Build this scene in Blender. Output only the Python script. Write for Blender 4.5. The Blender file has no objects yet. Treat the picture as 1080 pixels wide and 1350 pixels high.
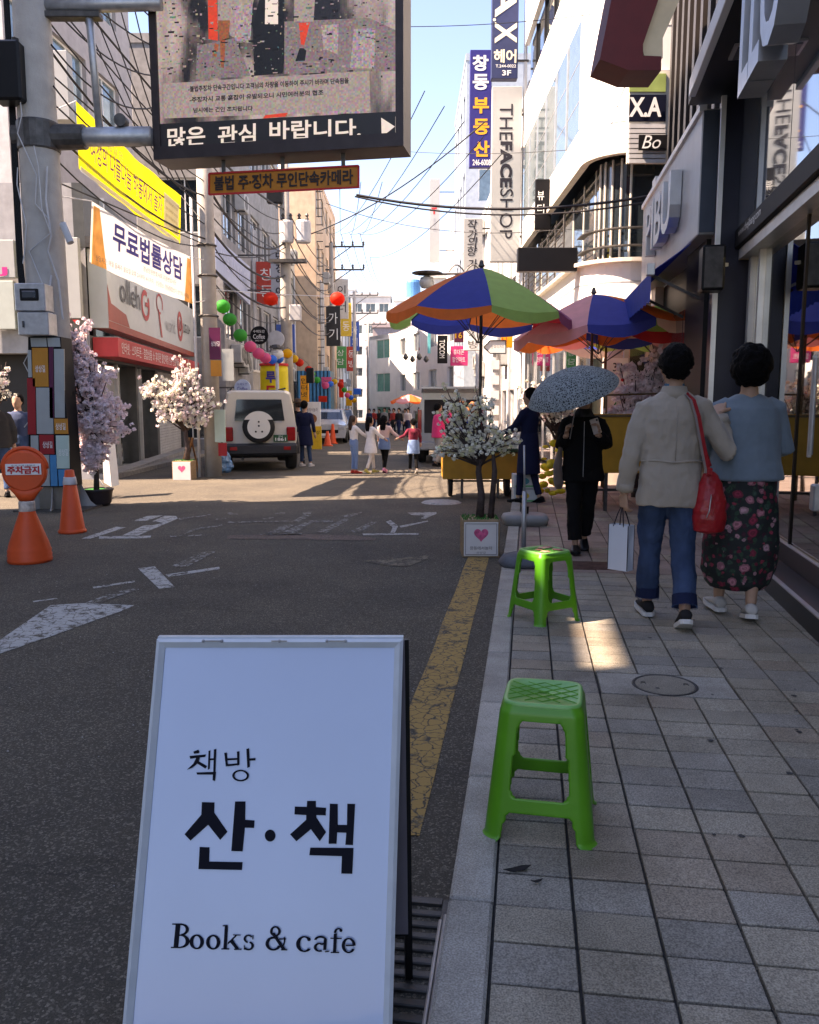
import bpy, math, random
from mathutils import Vector as V, Matrix, noise
random.seed(7)
R = math.radians; PI = math.pi
SC = bpy.context.scene
COL = SC.collection
# ------------------------------------------------------------------ camera, sky, sun, exposure
F, PITCH, HC = 1100.0, R(7.5), 1.45
cam = bpy.data.cameras.new('camera'); camo = bpy.data.objects.new('camera', cam); COL.objects.link(camo)
cam.sensor_fit = 'HORIZONTAL'; cam.sensor_width = 36.0; cam.lens = 36.0 * F / 1080.0
cam.clip_start = 0.05; cam.clip_end = 3000
camo.location = (0, 0, HC); camo.rotation_euler = (R(90) - PITCH, 0, 0)
SC.camera = camo
SUNL = V((0.78, 0.20, -1.0)).normalized()            # direction the light travels
W = bpy.data.worlds.new('World'); SC.world = W; W.use_nodes = True
wn = W.node_tree.nodes; wl = W.node_tree.links
sky = wn.new('ShaderNodeTexSky'); sky.sky_type = 'NISHITA'; sky.sun_disc = False
sky.sun_elevation = math.asin(-SUNL.z); sky.sun_rotation = math.atan2(-SUNL.x, -SUNL.y)
sky.air_density = 1.0; sky.dust_density = .4; sky.ozone_density = 5.0
bg = wn['Background']; bg.inputs[1].default_value = 0.11
wl.new(sky.outputs[0], bg.inputs[0])
sun = bpy.data.lights.new('sun', 'SUN'); sun.energy = 5.0; sun.angle = R(0.5); sun.color = (1, .93, .82)
suno = bpy.data.objects.new('sun', sun); COL.objects.link(suno)
suno.rotation_euler = SUNL.to_track_quat('-Z', 'Y').to_euler(); suno.location = (0, 0, 40)
SC.view_settings.view_transform = 'Standard'; SC.view_settings.look = 'None'
SC.view_settings.exposure = 2.08; SC.view_settings.gamma = 1.0
SC.view_settings.use_curve_mapping = False
SC.view_settings.use_white_balance = True; SC.view_settings.white_balance_temperature = 8200; SC.view_settings.white_balance_tint = 26
TS = bpy.data.scenes.new('workbench')                  # scratch scene: meshes are evaluated here, then it is removed
def evaluated(o):
    for c in list(o.users_collection): c.objects.unlink(o)
    TS.collection.objects.link(o)
    with bpy.context.temp_override(scene=TS, view_layer=TS.view_layers[0]):
        dg = bpy.context.evaluated_depsgraph_get(); me = bpy.data.meshes.new_from_object(o.evaluated_get(dg))
    TS.collection.objects.unlink(o); return me
SC.cycles.max_bounces = 7; SC.cycles.transparent_max_bounces = 12

# ------------------------------------------------------------------ placement helpers
cp, sp = math.cos(PITCH), math.sin(PITCH)
def gz(y): return -0.0125 * max(0.0, y - 10)           # the street falls gently away
def at(px, py, y):                                     # point seen at a photo pixel, y metres ahead
    a = (px - 540) / F; b = (675 - py) / F
    t = y / (cp + b * sp)
    return V((a * t, y, HC + t * (b * cp - sp)))
def gnd(px, py, z=0.0):                                # point of the ground seen at a photo pixel
    a = (px - 540) / F; b = (675 - py) / F
    dz = b * cp - sp
    for _ in range(30):
        t = (z - HC) / dz; y = t * (cp + b * sp)
        if z > -5 and z == z: pass
        z2 = z
        break
    return V((a * t, y, z))
def gnds(px, py):                                      # same, on the falling street
    y = gnd(px, py).y
    for _ in range(20):
        z = gz(y); y = .5 * y + .5 * gnd(px, py, z).y
    return gnd(px, py, gz(y))
AN, AM = R(8), R(11)
def NF(X, Y, z=0, a=AN):                               # frame of the near pavement (8 degrees to the right)
    return V((X * math.cos(a) + Y * math.sin(a), -X * math.sin(a) + Y * math.cos(a), z))

# ------------------------------------------------------------------ materials
MC = {}
def mat(key, col=(.5, .5, .5), rough=.6, metal=0., var=.12, scale=6., bump=0., bscale=40., spec=.28,
        emit=None, es=0., transl=0., alpha=None, coat=0., dirt=0., stretch=None, trans=0., sheen=0.):
    if key in MC: return MC[key]
    m = bpy.data.materials.new(key); m.use_nodes = True
    nt = m.node_tree; n = nt.nodes; l = nt.links; b = n['Principled BSDF']
    b.inputs['Roughness'].default_value = rough; b.inputs['Metallic'].default_value = metal
    b.inputs['Specular IOR Level'].default_value = spec
    b.inputs['Coat Weight'].default_value = coat
    if sheen: b.inputs['Sheen Weight'].default_value = sheen
    tc = n.new('ShaderNodeTexCoord'); mp = n.new('ShaderNodeMapping'); l.new(tc.outputs['Object'], mp.inputs[0])
    if stretch: mp.inputs['Scale'].default_value = stretch
    nz = n.new('ShaderNodeTexNoise'); nz.inputs['Scale'].default_value = scale; nz.inputs['Detail'].default_value = 5
    l.new(mp.outputs[0], nz.inputs['Vector'])
    cr = n.new('ShaderNodeValToRGB'); l.new(nz.outputs[0], cr.inputs[0])
    cr.color_ramp.elements[0].position = .3; cr.color_ramp.elements[1].position = .7
    c = V(col[:3])
    cr.color_ramp.elements[0].color = (*(c * (1 - var)), 1); cr.color_ramp.elements[1].color = (*(c * (1 + var)), 1)
    out = cr.outputs[0]
    if dirt:
        d = n.new('ShaderNodeTexNoise'); d.inputs['Scale'].default_value = .9; d.inputs['Detail'].default_value = 9; d.inputs['Roughness'].default_value = .7
        mp2 = n.new('ShaderNodeMapping'); mp2.inputs['Scale'].default_value = (1.5, 1.5, .4); l.new(tc.outputs['Object'], mp2.inputs[0]); l.new(mp2.outputs[0], d.inputs['Vector'])
        r2 = n.new('ShaderNodeValToRGB'); r2.color_ramp.elements[0].position = .42; r2.color_ramp.elements[1].position = .72; l.new(d.outputs[0], r2.inputs[0])
        mu = n.new('ShaderNodeMath'); mu.operation = 'MULTIPLY'; mu.inputs[1].default_value = dirt; l.new(r2.outputs[0], mu.inputs[0])
        mx = n.new('ShaderNodeMix'); mx.data_type = 'RGBA'; l.new(mu.outputs[0], mx.inputs['Factor']); l.new(out, mx.inputs['A'])
        mx.inputs['B'].default_value = (*(c * .35 + V((.02, .018, .015))), 1); out = mx.outputs['Result']
    l.new(out, b.inputs['Base Color'])
    if bump:
        n2 = n.new('ShaderNodeTexNoise'); n2.inputs['Scale'].default_value = bscale; n2.inputs['Detail'].default_value = 4
        l.new(mp.outputs[0], n2.inputs['Vector'])
        bp = n.new('ShaderNodeBump'); bp.inputs['Strength'].default_value = bump; bp.inputs['Distance'].default_value = .02
        l.new(n2.outputs[0], bp.inputs['Height']); l.new(bp.outputs[0], b.inputs['Normal'])
    if emit:
        b.inputs['Emission Color'].default_value = (*emit, 1); b.inputs['Emission Strength'].default_value = es
    if trans: b.inputs['Transmission Weight'].default_value = trans
    if transl:
        t = n.new('ShaderNodeBsdfTranslucent'); l.new(out, t.inputs[0])
        ms = n.new('ShaderNodeMixShader'); ms.inputs[0].default_value = transl
        l.new(b.outputs[0], ms.inputs[1]); l.new(t.outputs[0], ms.inputs[2]); l.new(ms.outputs[0], n['Material Output'].inputs[0])
    MC[key] = m
    return m
def glassmat(key, tint=(.5, .55, .55), mixf=.35, rough=.02):   # shop glass: sees in, reflects the street
    if key in MC: return MC[key]
    m = bpy.data.materials.new(key); m.use_nodes = True; nt = m.node_tree; n = nt.nodes; l = nt.links
    n.remove(n['Principled BSDF'])
    g = n.new('ShaderNodeBsdfGlossy'); g.inputs['Roughness'].default_value = rough; g.inputs['Color'].default_value = (.9, .92, .92, 1)
    t = n.new('ShaderNodeBsdfTransparent'); t.inputs[0].default_value = (*tint, 1)
    fr = n.new('ShaderNodeFresnel'); fr.inputs[0].default_value = 1.5
    ad = n.new('ShaderNodeMath'); ad.operation = 'MULTIPLY_ADD'; ad.inputs[1].default_value = 1.3; ad.inputs[2].default_value = mixf; ad.use_clamp = True
    l.new(fr.outputs[0], ad.inputs[0])
    ms = n.new('ShaderNodeMixShader'); l.new(ad.outputs[0], ms.inputs[0]); l.new(t.outputs[0], ms.inputs[1]); l.new(g.outputs[0], ms.inputs[2])
    l.new(ms.outputs[0], n['Material Output'].inputs[0]); MC[key] = m
    return m

# ------------------------------------------------------------------ mesh builder
class MB:
    def __init__(s): s.v = []; s.f = []; s.mi = []; s.cur = 0
    def add(s, vs, fs):
        b = len(s.v); s.v += [tuple(p) for p in vs]; s.f += [tuple(i + b for i in f) for f in fs]; s.mi += [s.cur] * len(fs); return s
    def mat(s, i): s.cur = i; return s
    def box(s, a, b, bev=0):
        x0, y0, z0 = [min(p, q) for p, q in zip(a, b)]; x1, y1, z1 = [max(p, q) for p, q in zip(a, b)]
        if bev:
            e = min(bev, (x1-x0)*.45, (y1-y0)*.45, (z1-z0)*.45)
            vs = []; idx = {}
            for ix in (0, 1):
                for iy in (0, 1):
                    for iz in (0, 1):
                        c = ((x0, x1)[ix], (y0, y1)[iy], (z0, z1)[iz]); d = (e if not ix else -e, e if not iy else -e, e if not iz else -e)
                        idx[ix, iy, iz] = len(vs)
                        vs += [(c[0], c[1]+d[1], c[2]+d[2]), (c[0]+d[0], c[1], c[2]+d[2]), (c[0]+d[0], c[1]+d[1], c[2])]
            I = lambda x, y, z, k: idx[x, y, z] + k
            fs = []
            for k, (A, B) in enumerate((((0,0),(1,0)), ((0,0),(1,0)), ((0,0),(1,0)))): pass
            fs += [(I(0,0,0,0), I(0,0,1,0), I(0,1,1,0), I(0,1,0,0)), (I(1,0,0,0), I(1,1,0,0), I(1,1,1,0), I(1,0,1,0)),
                   (I(0,0,0,1), I(1,0,0,1), I(1,0,1,1), I(0,0,1,1)), (I(0,1,0,1), I(0,1,1,1), I(1,1,1,1), I(1,1,0,1)),
                   (I(0,0,0,2), I(0,1,0,2), I(1,1,0,2), I(1,0,0,2)), (I(0,0,1,2), I(1,0,1,2), I(1,1,1,2), I(0,1,1,2))]
            for a1 in (0, 1):
                for b1 in (0, 1):
                    fs += [(I(0,a1,b1,1), I(1,a1,b1,1), I(1,a1,b1,2), I(0,a1,b1,2)),
                           (I(a1,0,b1,0), I(a1,1,b1,0), I(a1,1,b1,2), I(a1,0,b1,2)),
                           (I(a1,b1,0,0), I(a1,b1,1,0), I(a1,b1,1,1), I(a1,b1,0,1))]
            for q in idx.values(): fs.append((q, q+1, q+2))
            return s.add(vs, fs)
        vs = [(x, y, z) for x in (x0, x1) for y in (y0, y1) for z in (z0, z1)]
        return s.add(vs, [(0,1,3,2), (4,6,7,5), (0,4,5,1), (2,3,7,6), (0,2,6,4), (1,5,7,3)])
    def obox(s, O, u, v, n, w, h, d):                      # box on a face: centre O, extents w,h,d along u,v,n (from -d to 0)
        O = V(O); vs = [O + u*(a*w/2) + v*(b*h/2) + n*c for a in (-1, 1) for b in (-1, 1) for c in (-d, 0)]
        return s.add(vs, [(0,1,3,2), (4,6,7,5), (0,4,5,1), (2,3,7,6), (0,2,6,4), (1,5,7,3)])
    def bar(s, p, q, w, h=None, up=V((0, 0, 1))):
        p = V(p); q = V(q); h = h or w; d = (q - p).normalized(); u = d.cross(up)
        if u.length < 1e-4: u = V((1, 0, 0))
        u.normalize(); v = u.cross(d)
        vs = [e + u*(a*w/2) + v*(b*h/2) for e in (p, q) for a, b in ((-1,-1), (1,-1), (1,1), (-1,1))]
        return s.add(vs, [(3,2,1,0), (4,5,6,7)] + [(i, (i+1) % 4, 4+(i+1) % 4, 4+i) for i in range(4)])
    def tube(s, pts, r, n=8, cap=True, el=None):
        pts = [V(p) for p in pts]; m = len(pts); rr = r if isinstance(r, (list, tuple)) else [r]*m
        vs = []; prev = None
        for i, p in enumerate(pts):
            d = (pts[min(i+1, m-1)] - pts[max(i-1, 0)])
            d = d.normalized() if d.length > 1e-9 else V((0, 0, 1))
            if prev is None:
                u = d.cross(V((0, 0, 1)) if abs(d.z) < .9 else V((0, 1, 0))).normalized()
            else:
                u = (prev - d*prev.dot(d))
                u = u.normalized() if u.length > 1e-6 else d.orthogonal().normalized()
            prev = u; w = d.cross(u)
            for k in range(n):
                a = 2*PI*k/n; vs.append(p + u*math.cos(a)*rr[i] + w*math.sin(a)*rr[i])
        fs = [(i*n+k, i*n+(k+1) % n, (i+1)*n+(k+1) % n, (i+1)*n+k) for i in range(m-1) for k in range(n)]
        if cap: fs += [tuple(range(n-1, -1, -1)), tuple((m-1)*n+k for k in range(n))]
        return s.add(vs, fs)
    def loft(s, rings, cap=True, close=True):              # rings: equal-length point lists
        n = len(rings[0]); vs = [p for r in rings for p in r]; m = len(rings); e = n if close else n-1
        fs = [(i*n+k, i*n+(k+1) % n, (i+1)*n+(k+1) % n, (i+1)*n+k) for i in range(m-1) for k in range(e)]
        if cap: fs += [tuple(range(n-1, -1, -1)), tuple((m-1)*n+k for k in range(n))]
        return s.add(vs, fs)
    def ell(s, sec, n=16, pw=1.0):                         # stack of ellipses: (x, y, z, rx, ry)
        rings = []
        for (x, y, z, rx, ry) in sec:
            rings.append([(x + rx*math.copysign(abs(math.cos(a))**pw, math.cos(a)), y + ry*math.copysign(abs(math.sin(a))**pw, math.sin(a)), z) for a in [2*PI*k/n for k in range(n)]])
        return s.loft(rings)
    def lathe(s, prof, O=(0, 0, 0), n=16, ax='z'):
        O = V(O); rings = []
        for (r, h) in prof:
            ring = []
            for k in range(n):
                a = 2*PI*k/n; c, d = r*math.cos(a), r*math.sin(a)
                ring.append(O + (V((c, d, h)) if ax == 'z' else V((c, h, -d)) if ax == 'y' else V((h, c, d))))
            rings.append(ring)
        return s.loft(rings)
    def ball(s, c, r, n=10, m=7, sq=(1, 1, 1)):
        c = V(c); return s.loft([[c + V((r*sq[0]*math.sin(t)*math.cos(a), r*sq[1]*math.sin(t)*math.sin(a), -r*sq[2]*math.cos(t))) for a in [2*PI*k/n for k in range(n)]] for t in [max(.05, min(PI-.05, PI*j/m)) for j in range(m+1)]])
    def poly(s, pts, th=0, n=V((0, 0, 1))):                # flat polygon (or prism of thickness th along -n)
        pts = [V(p) for p in pts]; k = len(pts)
        if not th: return s.add(pts, [tuple(range(k))])
        return s.add(pts + [p - n*th for p in pts], [tuple(range(k)), tuple(range(2*k-1, k-1, -1))] + [(i, k+i, k+(i+1) % k, (i+1) % k) for i in range(k)])
    def wall(s, O, u, n, w, z0, z1, ops=(), dep=.15, gridcap=True):   # wall face with real openings (a0,a1,b0,b1) and reveals
        O = V(O); us = sorted({0., w, *[q for o in ops for q in o[:2]]}); zs = sorted({z0, z1, *[q for o in ops for q in o[2:4]]})
        pt = lambda a, b, d=0: O + u*a + V((0, 0, b)) - n*d
        for i in range(len(us)-1):
            for j in range(len(zs)-1):
                ca, cb = (us[i]+us[i+1])/2, (zs[j]+zs[j+1])/2
                if any(o[0] < ca < o[1] and o[2] < cb < o[3] for o in ops): continue
                s.add([pt(us[i], zs[j]), pt(us[i+1], zs[j]), pt(us[i+1], zs[j+1]), pt(us[i], zs[j+1])], [(0, 1, 2, 3)])
        for o in ops:
            a0, a1, b0, b1 = o[:4]; c = [(a0, b0), (a1, b0), (a1, b1), (a0, b1)]
            for i in range(4):
                p, q = c[i], c[(i+1) % 4]; s.add([pt(*p), pt(*q), pt(*q, dep), pt(*p, dep)], [(0, 1, 2, 3)])
        return s
    def build(s, name, mats, parent=None, smooth=False, label=None, cat=None, group=None, kind=None, mods=None, loc=None):
        me = bpy.data.meshes.new(name); me.from_pydata(s.v, [], s.f)
        if not isinstance(mats, (list, tuple)): mats = [mats]
        for m_ in mats: me.materials.append(m_)
        me.polygons.foreach_set('material_index', s.mi)
        if smooth: me.polygons.foreach_set('use_smooth', [True]*len(me.polygons))
        me.update()
        o = bpy.data.objects.new(name, me); COL.objects.link(o)
        if parent is not None:
            o.parent = parent
            if parent.get('_w'): o.location = -parent.location
        if loc is not None: o.location = loc
        tag(o, label, cat, group, kind)
        return o
def tag(o, label=None, cat=None, group=None, kind=None):
    if label: o['label'] = label
    if cat: o['category'] = cat
    if group: o['group'] = group
    if kind: o['kind'] = kind
    return o
def thing(name, label, cat, loc=(0, 0, 0), rz=0, group=None, world=False, kind=None):
    o = bpy.data.objects.new(name, None); COL.objects.link(o); o.location = loc; o.rotation_euler = (0, 0, rz)
    o.empty_display_size = .1
    if world: o['_w'] = 1
    return tag(o, label, cat, group, kind)
KIDS = {}
def copy_tree(o, parent=None, kids=None):
    if kids is None:
        kids = {}
        for q in bpy.data.objects:
            if q.parent: kids.setdefault(q.parent, []).append(q)
    c = o.copy(); COL.objects.link(c); c.parent = parent
    for k in kids.get(o, []): copy_tree(k, c, kids)
    return c
def remesh(mb, name, mats, parent, vox=.015, smooth=3, disp=0, dscale=.1, **kw):   # fuse overlapping lofts into one skin
    o = mb.build('tmp', mats, None); md = o.modifiers.new('r', 'REMESH'); md.mode = 'VOXEL'; md.voxel_size = vox
    if smooth: sm = o.modifiers.new('s', 'SMOOTH'); sm.iterations = smooth; sm.factor = .5
    if disp:
        t = bpy.data.textures.new('folds', 'CLOUDS'); t.noise_scale = dscale
        d = o.modifiers.new('d', 'DISPLACE'); d.texture = t; d.strength = disp; d.mid_level = .5
    me = evaluated(o)
    bpy.data.objects.remove(o)
    me.name = name; me.polygons.foreach_set('use_smooth', [True]*len(me.polygons))
    n = bpy.data.objects.new(name, me); COL.objects.link(n)
    if parent is not None:
        n.parent = parent
        if parent.get('_w'): n.location = -parent.location
    tag(n, **kw)
    return n
TC = {}
def textmesh(s, bold=0., shear=0., spacing=1., ext=0.):
    k = (s, bold, shear, spacing, ext)
    if k in TC: return TC[k]
    c = bpy.data.curves.new('t', 'FONT'); c.body = s; c.offset = bold; c.shear = shear; c.resolution_u = 3; c.space_character = spacing
    c.extrude = ext; c.space_line = .95
    o = bpy.data.objects.new('t', c); me = evaluated(o)
    vs = [v.co.copy() for v in me.vertices]; fs = [tuple(p.vertices) for p in me.polygons]
    bpy.data.objects.remove(o); bpy.data.meshes.remove(me); bpy.data.curves.remove(c)
    xs = [v.x for v in vs] or [0]; ys = [v.y for v in vs] or [0]
    TC[k] = (vs, fs, min(xs), max(xs), min(ys), max(ys)); return TC[k]
def text(s, O, u, v, w, h, m, parent, name='lettering', bold=0., shear=0., spacing=1., ext=0., depth=0., off=.004, keep=False, mb=None, **kw):
    """lettering fitted into a w x h box centred on O in the plane of u and v"""
    vs, fs, x0, x1, y0, y1 = textmesh(s, bold, shear, spacing, ext)
    sx = w/(x1-x0); sy = h/(y1-y0)
    if keep: sx = sy = min(sx, sy)
    n = u.cross(v).normalized(); O = V(O); b = mb or MB()
    zs = depth/max(ext, 1e-6)/2 if ext else 0
    b.add([O + u*((p.x-(x0+x1)/2)*sx) + v*((p.y-(y0+y1)/2)*sy) + n*(off + (p.z+ext)*zs) for p in vs], fs)
    if mb: return mb
    return b.build(name, m, parent, **kw)
X, Y, Z = V((1, 0, 0)), V((0, 1, 0)), V((0, 0, 1))
def img_extent(px0, px1, py0, py1, y):                 # centre, width, height of a camera-facing rectangle y metres ahead
    a, b = at((px0+px1)/2, (py0+py1)/2, y), None
    w = (at(px1, (py0+py1)/2, y) - at(px0, (py0+py1)/2, y)).x; h = at(px0, py0, y).z - at(px0, py1, y).z
    return a, w, h
def panel(parent, name, px0, px1, py0, py1, y, m, d=.08, edge=None):   # camera-facing sign board, real depth d
    c, w, h = img_extent(px0, px1, py0, py1, y)
    b = MB().box((c.x-w/2, y, c.z-h/2), (c.x+w/2, y+d, c.z+h/2), .006)
    return b.build(name, m, parent), c, w, h
WIN = {}
def cable(name, pts, r, m, label, group=None, sag=0., n=14, parent=None, cat='cable'):
    p, q = V(pts[0]), V(pts[-1])
    if len(pts) == 2:
        pts = [p.lerp(q, i/n) - Z*(sag*4*(i/n)*(1-i/n)) for i in range(n+1)]
    return MB().tube(pts, r, 5).build(name, m, parent, label=label, cat=cat, group=group)
# ------------------------------------------------------------------ ground materials
def asphalt_nodes(m, base=(.082, .073, .058)):
    nt = m.node_tree; n = nt.nodes; l = nt.links; b = n['Principled BSDF']
    tc = n.new('ShaderNodeTexCoord')
    n1 = n.new('ShaderNodeTexNoise'); n1.inputs['Scale'].default_value = 230; n1.inputs['Detail'].default_value = 6; n1.inputs['Roughness'].default_value = .8; l.new(tc.outputs['Object'], n1.inputs['Vector'])
    n2 = n.new('ShaderNodeTexNoise'); n2.inputs['Scale'].default_value = .7; n2.inputs['Detail'].default_value = 7; n2.inputs['Roughness'].default_value = .65; l.new(tc.outputs['Object'], n2.inputs['Vector'])
    r1 = n.new('ShaderNodeValToRGB'); l.new(n1.outputs[0], r1.inputs[0])
    r1.color_ramp.elements[0].position = .35; r1.color_ramp.elements[1].position = .75
    c = V(base); r1.color_ramp.elements[0].color = (*(c*.45), 1); r1.color_ramp.elements[1].color = (*(c*2.1), 1)
    vp = n.new('ShaderNodeTexVoronoi'); vp.inputs['Scale'].default_value = 150; l.new(tc.outputs['Object'], vp.inputs['Vector']); vs_ = n.new('ShaderNodeSeparateColor'); l.new(vp.outputs['Color'], vs_.inputs[0])
    pw_ = n.new('ShaderNodeMath'); pw_.operation = 'POWER'; pw_.inputs[1].default_value = 5.0; l.new(vs_.outputs[0], pw_.inputs[0]); mr_ = n.new('ShaderNodeMapRange'); mr_.inputs['To Min'].default_value = .74; mr_.inputs['To Max'].default_value = 2.4; l.new(pw_.outputs[0], mr_.inputs[0])
    r2 = n.new('ShaderNodeValToRGB'); l.new(n2.outputs[0], r2.inputs[0])
    r2.color_ramp.elements[0].position = .3; r2.color_ramp.elements[1].position = .72
    r2.color_ramp.elements[0].color = (.72, .72, .74, 1); r2.color_ramp.elements[1].color = (1.35, 1.3, 1.22, 1)
    mx = n.new('ShaderNodeMix'); mx.data_type = 'RGBA'; mx.blend_type = 'MULTIPLY'; mx.inputs['Factor'].default_value = 1
    pb_ = n.new('ShaderNodeVectorMath'); pb_.operation = 'SCALE'; l.new(r1.outputs[0], pb_.inputs[0]); l.new(mr_.outputs[0], pb_.inputs['Scale']); l.new(pb_.outputs[0], mx.inputs['A']); l.new(r2.outputs[0], mx.inputs['B'])
    # cracks: edges of warped cells, only in places
    wz = n.new('ShaderNodeTexNoise'); wz.inputs['Scale'].default_value = 2.2; wz.inputs['Detail'].default_value = 5; l.new(tc.outputs['Object'], wz.inputs['Vector'])
    wm = n.new('ShaderNodeVectorMath'); wm.operation = 'MULTIPLY_ADD'; wm.inputs[1].default_value = (.9, .9, 0); l.new(wz.outputs['Color'], wm.inputs[0]); l.new(tc.outputs['Object'], wm.inputs[2])
    vo = n.new('ShaderNodeTexVoronoi'); vo.feature = 'DISTANCE_TO_EDGE'; vo.inputs['Scale'].default_value = .55; l.new(wm.outputs[0], vo.inputs['Vector'])
    rv = n.new('ShaderNodeValToRGB'); l.new(vo.outputs['Distance'], rv.inputs[0])
    rv.color_ramp.elements[0].position = .0; rv.color_ramp.elements[0].color = (.55, .55, .55, 1)
    rv.color_ramp.elements[1].position = .004; rv.color_ramp.elements[1].color = (1, 1, 1, 1)
    m2 = n.new('ShaderNodeMix'); m2.data_type = 'RGBA'; m2.blend_type = 'MULTIPLY'; m2.inputs['Factor'].default_value = .5
    l.new(mx.outputs['Result'], m2.inputs['A']); l.new(rv.outputs[0], m2.inputs['B'])
    bp = n.new('ShaderNodeBump'); bp.inputs['Strength'].default_value = .35; bp.inputs['Distance'].default_value = .006; l.new(n1.outputs[0], bp.inputs['Height'])
    l.new(bp.outputs[0], b.inputs['Normal']); b.inputs['Roughness'].default_value = .88; b.inputs['Specular IOR Level'].default_value = .25
    return tc, m2.outputs['Result'], b
def new_mat(k):
    m = bpy.data.materials.new(k); m.use_nodes = True; MC[k] = m; return m
m_asph = new_mat('asphalt'); tc_, oc_, b_ = asphalt_nodes(m_asph); m_asph.node_tree.links.new(oc_, b_.inputs['Base Color'])
def worn_paint(k, col, wear=.5, cells=16., crack=.06, fine=9.):
    m = new_mat(k); tc, oc, b = asphalt_nodes(m); n = m.node_tree.nodes; l = m.node_tree.links
    nz = n.new('ShaderNodeTexNoise'); nz.inputs['Scale'].default_value = fine; nz.inputs['Detail'].default_value = 9; nz.inputs['Roughness'].default_value = .72; l.new(tc.outputs['Object'], nz.inputs['Vector'])
    r = n.new('ShaderNodeValToRGB'); l.new(nz.outputs[0], r.inputs[0]); r.color_ramp.elements[0].position = wear - .04; r.color_ramp.elements[1].position = wear + .04
    vo = n.new('ShaderNodeTexVoronoi'); vo.feature = 'DISTANCE_TO_EDGE'; vo.inputs['Scale'].default_value = cells
    w = n.new('ShaderNodeVectorMath'); w.operation = 'MULTIPLY_ADD'; w.inputs[1].default_value = (.09, .09, 0); l.new(nz.outputs['Color'], w.inputs[0]); l.new(tc.outputs['Object'], w.inputs[2]); l.new(w.outputs[0], vo.inputs['Vector'])
    rv = n.new('ShaderNodeValToRGB'); l.new(vo.outputs['Distance'], rv.inputs[0]); rv.color_ramp.elements[0].position = crack*.4; rv.color_ramp.elements[1].position = crack
    mu = n.new('ShaderNodeMath'); mu.operation = 'MULTIPLY'; l.new(r.outputs[0], mu.inputs[0]); l.new(rv.outputs[0], mu.inputs[1])
    mx = n.new('ShaderNodeMix'); mx.data_type = 'RGBA'; l.new(mu.outputs[0], mx.inputs['Factor']); l.new(oc, mx.inputs['A']); mx.inputs['B'].default_value = (*col, 1)
    l.new(mx.outputs['Result'], b.inputs['Base Color']); return m
m_white_paint = worn_paint('worn white road paint', (.43, .43, .40), .44, 14, .035)
m_faint_paint = worn_paint('faint white road paint', (.33, .33, .31), .52, 14, .08, 14)
m_yellow_paint = worn_paint('worn yellow road paint', (.40, .25, .085), .43, 17, .05, 6)
m_ochre_paint = worn_paint('faint ochre road paint', (.2, .17, .12), .5, 12, .06)
m_patch = new_mat('asphalt patch'); tc_, oc_, b_ = asphalt_nodes(m_patch, (.125, .095, .078)); m_patch.node_tree.links.new(oc_, b_.inputs['Base Color'])
def granite(k, col, sp=.4):
    m = new_mat(k); n = m.node_tree.nodes; l = m.node_tree.links; b = n['Principled BSDF']; tc = n.new('ShaderNodeTexCoord')
    oi = n.new('ShaderNodeObjectInfo')
    ad = n.new('ShaderNodeVectorMath'); ad.operation = 'ADD'; l.new(tc.outputs['Object'], ad.inputs[0]); l.new(oi.outputs['Location'], ad.inputs[1])
    n1 = n.new('ShaderNodeTexNoise'); n1.inputs['Scale'].default_value = 210; n1.inputs['Detail'].default_value = 2; l.new(ad.outputs[0], n1.inputs['Vector'])
    r1 = n.new('ShaderNodeValToRGB'); l.new(n1.outputs[0], r1.inputs[0]); c = V(col)
    r1.color_ramp.elements[0].position = .34; r1.color_ramp.elements[1].position = .68
    r1.color_ramp.elements[0].color = (*(c*(1-sp)), 1); r1.color_ramp.elements[1].color = (*(c*(1+sp)), 1)
    n2 = n.new('ShaderNodeTexNoise'); n2.inputs['Scale'].default_value = 1.6; n2.inputs['Detail'].default_value = 8; n2.inputs['Roughness'].default_value = .7; l.new(ad.outputs[0], n2.inputs['Vector'])
    r2 = n.new('ShaderNodeValToRGB'); l.new(n2.outputs[0], r2.inputs[0]); r2.color_ramp.elements[0].position = .3; r2.color_ramp.elements[1].position = .62
    r2.color_ramp.elements[0].color = (.52, .5, .47, 1); r2.color_ramp.elements[1].color = (1.08, 1.08, 1.08, 1)
    mx = n.new('ShaderNodeMix'); mx.data_type = 'RGBA'; mx.blend_type = 'MULTIPLY'; mx.inputs['Factor'].default_value = 1; l.new(r1.outputs[0], mx.inputs['A']); l.new(r2.outputs[0], mx.inputs['B'])
    mr = n.new('ShaderNodeMapRange'); mr.inputs['To Min'].default_value = .88; mr.inputs['To Max'].default_value = 1.1; l.new(oi.outputs['Random'], mr.inputs[0])
    m3 = n.new('ShaderNodeVectorMath'); m3.operation = 'SCALE'; l.new(mx.outputs['Result'], m3.inputs[0]); l.new(mr.outputs[0], m3.inputs['Scale'])
    l.new(m3.outputs[0], b.inputs['Base Color']); b.inputs['Roughness'].default_value = .72; b.inputs['Specular IOR Level'].default_value = .3
    bp = n.new('ShaderNodeBump'); bp.inputs['Strength'].default_value = .25; bp.inputs['Distance'].default_value = .006; l.new(n1.outputs[0], bp.inputs['Height']); l.new(bp.outputs[0], b.inputs['Normal'])
    return m
g_grey = granite('grey granite paver', (.345, .31, .245)); g_blue = granite('blue grey granite paver', (.295, .275, .235))
g_brown = granite('brown granite paver', (.34, .285, .22)); g_kerb = granite('pale granite kerb', (.42, .40, .35), .3)
g_red = granite('red brown paver', (.30, .225, .19), .25)
m_joint = mat('joint sand', (.05, .048, .045), .95, var=.3, scale=30, bump=.5, bscale=90)
m_conc = mat('concrete', (.3, .29, .27), .85, var=.2, scale=4, bump=.3, dirt=.4)
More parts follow.
